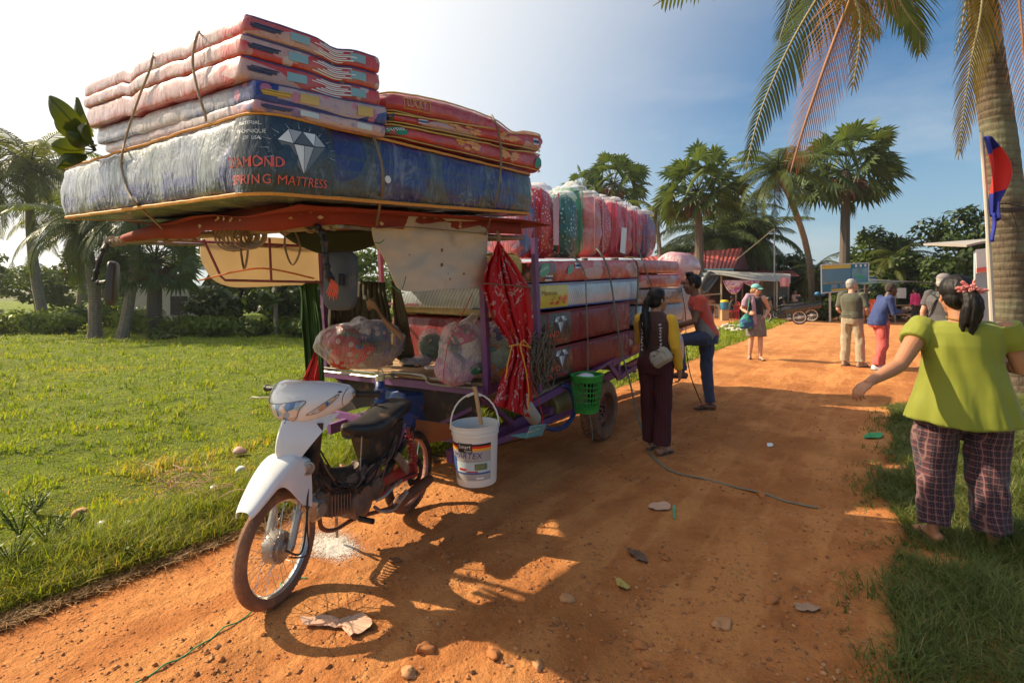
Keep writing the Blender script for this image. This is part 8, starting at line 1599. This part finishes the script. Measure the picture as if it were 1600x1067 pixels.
stall('stall with a pale green sheet roof left of the wooden one',1350,1404,444,25,mat('green_sheet',(.30,.45,.36),.6,trans=.2));stall('long stall with a grey tin roof where the person in magenta stands',1398,1468,441,25.2,mat('tin_roof',(.24,.21,.18),.7,var=.3),3);
m=M();m.prism([PY(1402,450,24.6),PY(1416,450,24.6),PY(1416,466,24.6),PY(1402,466,24.6)],(0,.05,0));one('menu_board','white menu board hanging at the left end of the long stall','sign',m,TX['pale'],smooth=False)
rng=random.Random(44)
for i,(px,c_,lb)in enumerate([(1386,4,'tan basket of goods on the green roofed stall'),(1396,0,'red basket of goods right of the tan one on the stall'),(1441,2,'white bundle on the long stall right of the person in magenta'),(1450,1,'blue bundle at the right end of the long stall')]):
 m=M();p=G(px,25.6);m.ell(p+V(0,.3,.92),(.25,.22,.14),seg=12,rg=7);m.wob(.05,5,i);one('goods_bundle',lb,'goods',m,GM_[c_],'bundles of goods on the stalls')
bo=thing('booth','small booth with a curved grey roof and a map poster behind the big palm trunk','booth',G(1560,15));Y=15
m=M();m.grid(lambda u,v:PY(1510+110*u,388-14*sin(pi*min(1,u*.7+.12))+0,Y).lerp(PY(1520+110*u,372-8*u,Y)+V(0,1.8,0),v),14,5,.06);part(bo,'roof',m,mat('booth_roof',(.33,.30,.27),.8,var=.25));m=M();m.prism([PY(1524,392,Y),PY(1600,388,Y),G(1600,Y),G(1524,Y)],(0,.06,0));part(bo,'wall',m,mat('booth_wall',(.30,.38,.42),.7,var=.2),False)
m=M();m.prism([PY(1525,390,Y-.05),PY(1551,387,Y-.05),PY(1551,424,Y-.05),PY(1526,427,Y-.05)],(0,.02,0));part(bo,'poster',m,mat('map_poster',(.66,.70,.70),.6,var=.25,vs=4),False);m=M();m.prism([PY(1526,419,Y-.08),PY(1551,416,Y-.08),PY(1551,423,Y-.08),PY(1526,426,Y-.08)],(0,.01,0));part(bo,'poster_band',m,TX['red'],False)
def house(px,Y,w,h,label,wall,roof):
 r=thing('house',label,'house',G(px,Y));c=G(px,Y);m=M();m.box(c+V(0,0,h/2),(w,3,h));part(r,'wall',m,wall,False);m=M();m.prism([c+V(-w*.6,-1.8,h),c+V(w*.6,-1.8,h),c+V(w*.45,0,h+.9),c+V(-w*.45,0,h+.9)],(0,.05,.06));part(r,'roof',m,roof,False);m=M();m.box(c+V(w*.2,-1.51,h*.45),(.8,.04,.9));part(r,'window',m,DARK,False);return r
house(290,27,3.0,1.7,'pale blue roofed house glimpsed between the far trees',mat('house_wall',(.5,.42,.38),.8),mat('house_roof',(.40,.50,.56),.5));house(262,30,2.4,1.5,'white walled house left of the blue roofed one, behind the fan palm',mat('house_white',(.62,.55,.5),.8),mat('grey_roof2',(.35,.33,.33),.7))
# -- the big palm at the right
pb_=V(1590-800,0,0);base=G(1588,7.6);base.z=height(base.x,base.y)-.03
pth=[base,PY(1583,520,7.6),PY(1577,400,7.55),PY(1570,300,7.5),PY(1556,180,7.45),PY(1540,60,7.4),PY(1528,-60,7.35),PY(1505,-250,7.3),PY(1470,-420,7.2)]
palm=thing('coconut_palm','big coconut palm close at the right edge with the flag pole leaning on it','palm tree',base)
sp_=spline(pth,14);m=M();n_=len(sp_);rngp=random.Random(3);m.tube(sp_,[max(.15,.20*math.exp(-i/6)+.262-.0006*i)*(1+.012*(i%2)+rngp.uniform(-.022,.022))*(1-.003*i)for i in range(n_)],22);part(palm,'trunk',m,palmbark('near_palm_bark',(.15,.112,.075),3.2,1.0),True,0)
top=pth[-1]
NF_=leaf_mat('near_frond',(.075,.105,.02),.45,.4,(1.5,1.2,.3));YF_=leaf_mat('yellow_frond',(.20,.16,.02),.5,.4,(1.5,1.1,.25));DF_=leaf_mat('dry_frond',(.46,.21,.09),.35,.35,(1.2,.95,.65),.75);RC=mat('frond_rib',(.30,.24,.09),.6,var=.2)
DRC=mat('dry_rib',(.36,.17,.09),.8,var=.3)
def nfrond(path,mt,leaf,n,w,droop,side=None,fan=.6,rib=RC,rr=.03,seed=1,both=(1,-1),label=None):
 random.seed(seed);m=M();m.mat(0);frond(m,path,leaf,n,w,droop,side=side if side is not None else 1.0,rm=1,seg=4,both=both,fan=fan,rr=rr,rnd=.5);m2=part(palm,'frond',m,[mt,rib],True,0,label=label)
W_S=V(.75,-.5,.1)
nfrond([top,PY(1420,-190,6.7),PY(1360,-60,6.3),PY(1318,25,6.1),PY(1262,180,5.9),PY(1235,270,5.85)],DF_,1.0,130,.027,.75,V(1,-.1,.1),.85,DRC,.04,5,label='dead orange brown frond hanging straight down')
nfrond([top,PY(1420,-190,6.72),PY(1360,-60,6.32),PY(1318,25,6.12),PY(1262,180,5.92),PY(1235,270,5.87)],DF_,.62,110,.03,.9,V(1,-.1,.1),2.4,DRC,.02,35)
nfrond([top,PY(1390,-230,6.8),PY(1310,-60,6.5),PY(1240,60,6.3),PY(1190,170,6.2),PY(1165,265,6.2)],NF_,.75,105,.055,1.3,V(1,-.2,.2),.5,RC,.03,6)
nfrond([top,PY(1420,-260,6.6),PY(1370,-130,6.3),PY(1400,-10,6.2),PY(1445,60,6.2)],NF_,.9,100,.055,.8,V(1,-.1,.0),.6,RC,.035,7)
nfrond([top,PY(1400,-200,6.4),PY(1330,-60,6.0),PY(1345,40,5.9),PY(1330,150,5.9)],YF_,.6,85,.045,1.0,V(1,-.1,.0),.6,RC,.03,8)
nfrond([top,PY(1350,-260,6.4),PY(1200,-110,6.1),PY(1090,-35,5.9),PY(1020,10,5.8)],NF_,.62,90,.045,1.6,V(.1,-.5,.8),.35,RC,.03,9)
nfrond([top,PY(1540,-150,7.0),PY(1535,0,6.8),PY(1515,110,6.75),PY(1497,250,6.75)],YF_,.7,100,.048,.9,V(1,-.1,.1),.75,RC,.03,10,label='yellow green frond hanging left of the trunk')
nfrond([top,PY(1570,-180,6.9),PY(1590,-20,6.7),PY(1600,90,6.6),PY(1610,230,6.6)],DF_,.8,85,.026,1.0,V(1,-.1,.1),.7,DRC,.03,11,label='dry pale frond right of the trunk')
nfrond([top,PY(1620,-250,6.8),PY(1700,-60,6.5),PY(1720,120,6.5)],NF_,.7,50,.03,.9,V(1,-.1,.1),.6,RC,.03,12)
nfrond([top,PY(1480,-350,7.6),PY(1420,-260,8.2),PY(1395,-90,8.6),PY(1410,20,8.8)],NF_,.8,50,.034,.9,V(1,0,.1),.6,RC,.03,13)
nfrond([top,PY(1500,-300,8.0),PY(1520,-120,8.6),PY(1505,30,8.8),PY(1490,90,8.8)],NF_,.6,40,.032,.9,V(1,0,.1),.6,RC,.03,14)
nfrond([top,PY(1440,-250,7.4),PY(1380,-120,7.6),PY(1420,-20,7.8),PY(1440,90,7.8)],NF_,.85,90,.055,.7,V(1,-.1,.0),.6,RC,.035,17)
nfrond([top,PY(1400,-260,7.6),PY(1290,-110,7.8),PY(1250,-30,7.8),PY(1215,70,7.8)],NF_,.8,90,.05,1.2,V(1,-.2,.2),.5,RC,.03,18)
nfrond([top,PY(1450,-250,8.2),PY(1350,-140,8.6),PY(1330,-20,8.8),PY(1380,60,8.8)],NF_,.9,90,.055,.8,V(1,0,.1),.6,RC,.03,19)
for i in range(12):a=i*.55+.2;nfrond(arc(top,a,R(55-6*(i%3)),4.2,1.4+.2*(i%3)),NF_,.75,34,.045,.9,None,.5,RC,.035,20+i)
fp=thing('flag','red and blue flag on a thin pole leaning against the big palm','flag',G(1549,5.9));m=M();m.tube(spline([PY(1558,640,5.9),PY(1549,470,5.9),PY(1541,320,5.9),PY(1533,207,5.9)],6),[.026]*10+[.020]*9,9);part(fp,'pole',m,mat('pale_pole',(.52,.44,.36),.7,var=.15,vs=5))
m=M()
def flg(u,v):
 x0=1534+14*v;w=9+24*sin(pi*min(1,v*1.25))**1.1*(1-.5*max(0,v-.8)*5);return PY(x0+w*u,215+120*v+12*u*v,5.86)+V(0,-.05*sin(u*7+v*3)-.02,0)
m.grid(flg,20,40,.003,attr=lambda u,v:(u,v,0));t=NT('flag_cloth');s_=t.sep(t.attr());red=t.band(t.math('ADD',s_[1],t.math('MULTIPLY',s_[0],.12)),.24,.74,.008);c_=t.mix(red,(.01,.02,.28),(.72,.02,.01));b_=t.bsdf(c_,.7,sheen=.2);tr_=t.n('ShaderNodeBsdfTranslucent');t.put(tr_.inputs[0],c_);part(fp,'flag_cloth',m,t.end(t.mixs(.3,b_,tr_.outputs[0])),True,0)
m=M();m.grid(lambda u,v:PY(1549+6*u+2*sin(v*5),333+45*v,5.85)+V(0,-.03*sin(u*5),0),5,10,.003);part(fp,'flag_tail',m,mat('flag_blue',(.01,.02,.28),.7),True,0)
m=M()
for k in range(3):m.tube([PY(1577+36*cos(a),322+k*3+4*sin(a),7.5-.34*sin(a)-.0)for a in[2*pi*q/20 for q in range(21)]],.008,4)
m.tube(spline([PY(1556,322,7.2),PY(1570,318,7.1),PY(1600,324,7.15)],4),.01,4);m.tube(spline([PY(1578,326,7.15),PY(1586,345,7.15),PY(1592,368,7.16)],4),.006,4);one('tie_wire','dark wire wound round the big palm trunk below the flag','wire',m,BLK)
# -- litter
def onroad(x,y,o=.006):p=PG(x,y);p.z=height(p.x,p.y)+o;return p
def scrap(name,label,poly,mt,o=.008,amp=.01,cat='litter',th=.003):
 dp=[onroad(x,y,o)for x,y in dens(poly,4)];c=sum(dp,V(0,0,0))/len(dp);m=M();K=5;rings=[[c.lerp(p,k/K)+V(0,0,amp*abs(mn.noise(Vector((p.x*30*k/K,p.y*30,k)))))for p in dp]for k in range(1,K+1)];vs=[c]+[p for r in rings for p in r];n=len(dp)
 fs=[(0,1+j,1+(j+1)%n)for j in range(n)]+[(1+i*n+j,1+(i+1)*n+j,1+(i+1)*n+(j+1)%n,1+i*n+(j+1)%n)for i in range(K-1)for j in range(n)];m.add(vs,fs);m.add([V(*p)-V(0,0,th)for p in vs],[f[::-1]for f in fs]);return one(name,label,cat,m,mt,sharp=40)
CARD=mat('torn_cardboard',(.60,.36,.24),.9,var=.15,vs=14,bump=.3,bs=50)
scrap('cardboard_scrap','torn strip of pale cardboard lying in the shadow of the front wheel',[(468,967),(500,962),(540,966),(566,962),(582,980),(570,990),(548,998),(540,985),(505,977),(475,976)],CARD,.015,.03,'cardboard')
scrap('paper_scrap','small pinkish paper scrap on the shaded road below the loose strap',[(1012,792),(1022,787),(1046,788),(1044,797),(1020,797)],CARD,.01,.02);scrap('wrapper','bright green wrapper at the edge of the right verge',[(1350,682),(1360,679),(1378,681),(1376,688),(1352,687)],mat('wrapper_green',(.02,.30,.07),.4,var=.3,vs=40),.012,.02)
scrap('green_scrap','thin green plastic sliver right of the paper scrap',[(1051,791),(1055,791),(1055,809),(1052,810)],mat('sliver_green',(.1,.4,.22),.5),.01,.01);scrap('dry_leaf','curled dark leaf left of the middle of the shaded road',[(980,860),(992,862),(1006,868),(1012,880),(998,878),(986,870)],mat('dry_leaf_brown',(.14,.08,.05),.8,var=.4),.012,.03);scrap('yellow_leaf','small yellow leaf near the upper rim of the sunlit patch',[(962,906),(972,908),(985,916),(976,922),(964,915)],mat('leaf_yellow',(.45,.33,.08),.7),.01,.02)
scrap('white_scrap','tiny white paper on the shaded road near the right verge',[(1198,690),(1206,689),(1208,694),(1200,695)],TX['white'],.008,.01);scrap('brown_leaf','brown dry leaf on the road near the right verge at the bottom',[(1240,946),(1262,948),(1284,956),(1262,960),(1244,955)],mat('leaf_tan',(.36,.22,.14),.8),.01,.02)
rng=random.Random(17);m=M()
for i in range(9000):
 a=rng.uniform(0,2*pi);q=min(1.5,abs(rng.gauss(0,.55)))**.8*(1+.5*mn.noise(Vector((cos(a)*1.5,sin(a)*1.5,3))));x=518+46*q*cos(a)+6*sin(a)*q;y=853+25*q*sin(a);p=onroad(x,y,.002);r=rng.uniform(.002,.005)*(1.2-.5*q)
 m.add([p+V(r,0,0),p+V(0,r,0),p+V(-r,0,0),p+V(0,-r,0),p+V(0,0,r*.7)],[(0,1,4),(1,2,4),(2,3,4),(3,0,4)])
o=struct('spilt_powder',m.mesh('spilt_powder',mat('white_powder',(.78,.72,.64),.9,var=.25,vs=20),False),'stuff');o['label']='patch of spilt whitish powder on the road beside the front wheel';o['category']='powder'
gp=[(205,1070),(240,1050),(275,1030),(315,1008),(350,985),(385,965),(415,938),(436,925),(440,912),(458,905),(480,905)];m=M();m.tube([onroad(p.x,p.y,.006+.004*sin(i))for i,p in enumerate(spline([V(x,y,0)for x,y in gp],5))],.0035,5);one('green_string','long green string on the road running under the front wheel','string',m,mat('green_string',(.03,.38,.16),.5),sharp=0)
m=M();m.tube([(lambda p,z:V(p.x,p.y,z))(PG(x,y),z)for x,y,z in((652,725,.12),(690,722,.05),(730,712,.03),(770,700,.02),(820,690,.03))],.006,5);one('black_cable','black cable hanging from the rear wheel across the road edge','cable',m,BLK,sharp=0)
GR=lambda x,y,o=0.:(lambda p:V(p.x,p.y,height(p.x,p.y)+o))(PG(x,y,.1))
for x,y,r,lb,mt in((160,826,.035,'crumpled white cup in the grass left of the front wheel',TX['white']),(200,822,.025,'small white lump in the grass right of the crumpled cup',TX['white']),(335,768,.035,'white plastic scrap at the end of the dry twigs',TX['white']),(375,740,.035,'flat white scrap in the grass above the fender',TX['white']),(374,706,.05,'pale pink coconut husk lying in the grass',mat('husk_pink',(.62,.38,.30),.8,var=.2)),(124,805,.04,'yellow brown coconut shell among the weeds',mat('husk_yellow',(.50,.26,.10),.8,var=.3)),(560,733,.03,'white scrap in the grass behind the seat',TX['white'])):
 m=M();p=GR(x,y,.045);m.ell(p,(r*1.2,r,r*.8),Matrix.Rotation(x,3,'Z'),14,9);m.wob(r*.4,.5/r,x);one('litter',lb,'litter',m,mt,'rubbish in the grass beside the road',sharp=0)
TW_=mat('dry_twig',(.42,.26,.15),.85,var=.3);m=M();rng=random.Random(3)
for k in range(60):
 a=GR(rng.uniform(235,345),rng.uniform(745,790),.04);d=V(rng.uniform(-.2,.35),rng.uniform(-.15,.15),rng.uniform(.01,.14));m.tube(spline([a,a+d*.5+V(0,0,.03),a+d+V(rng.uniform(-.05,.05),0,-.02)],4),rng.uniform(.002,.0035),4)
o=one('dry_twigs','heap of dry twigs and roots in the grass left of the motorbike','twigs',m,TW_,sharp=0);o['kind']='stuff'
def weed(p,h,n,rng,m,ls=.03):
 for k in range(n):
  a=rng.uniform(0,6.3);tp=p+V(cos(a)*h*.5,sin(a)*h*.5,h*rng.uniform(.6,1.1));m.tube([p,p.lerp(tp,.5)+V(0,0,h*.1),tp],.0025,4)
  for q in range(5):c=p.lerp(tp,.3+.16*q);b=rng.uniform(0,6.3);u=V(cos(b),sin(b),.4).normalized()*ls*rng.uniform(.8,1.4);v=u.cross(V(0,0,1)).normalized()*ls*.35;kk=rng.random();m.add([c,c+u*.5+v,c+u,c+u*.5-v],[(0,1,2,3)],[(kk,0,0)]*4)
rng=random.Random(23)
for i,(x,y,h,lb)in enumerate([(30,830,.20,'leafy weed at the left edge above the grass bank'),(75,850,.18,'leafy weed right of the one at the left edge'),(18,880,.17,'leafy weed low at the left edge'),(110,835,.15,'weed with pale leaves beside the coconut shell'),(215,858,.13,'small weed on the bank right of the crumpled cup'),(55,800,.14,'weed further back above the leafy ones at the left edge')]):
 m=M();weed(GR(x,y),h,22,rng,m,.026);one('weed',lb,'plant',m,LM['bright'],'leafy weeds at the lower left',False)
p=scatter(9000,lambda x,y:3.38<LW(x,y)[1]<3.66,(-300,760),(2.0,6.5),1)
blades('dry_fringe',p,np.random.uniform(.02,.075,len(p)),.006+.001*p[:,1],np.random.uniform(.8,2.2,len(p)),np.random.uniform(.75,1,len(p)),blade_mat('dry_fringe_blades',[(0,(.20,.14,.05)),(.8,(.24,.16,.07)),(1,(.46,.26,.12))],(.42,.25,.12),.3),2)['label']='brown dry fringe hanging over the cut edge of the grass bank'
m=M();rng=random.Random(31)
for k in range(60):p=onroad(rng.uniform(1105,1180),rng.uniform(511,523),.04);m.ell(p,(rng.uniform(.04,.13),.06,.04),Matrix.Rotation(k,3,'Z'),8,5)
o=struct('litter_heap',m.mesh('litter_heap',mat('pale_litter',(.58,.50,.42),.8,var=.5,vs=2)),'stuff');o['label']='strip of pale litter and rubble in front of the hut'
# -- haze
hm=bpy.data.materials.new('haze_air');hm.use_nodes=True;nt_=hm.node_tree;nt_.nodes.clear();ho=nt_.nodes.new('ShaderNodeOutputMaterial');hv=nt_.nodes.new('ShaderNodeVolumePrincipled');hv.inputs['Color'].default_value=(.9,.93,.97,1);hv.inputs['Density'].default_value=.0007;hv.inputs['Anisotropy'].default_value=.5;nt_.links.new(hv.outputs[0],ho.inputs['Volume'])
m=M();m.box((0,1450,19),(5400,4300,42));hz_=struct('haze',m.mesh('haze',hm,False),'stuff');hz_['label']='thin warm haze in the air over the field and the road'
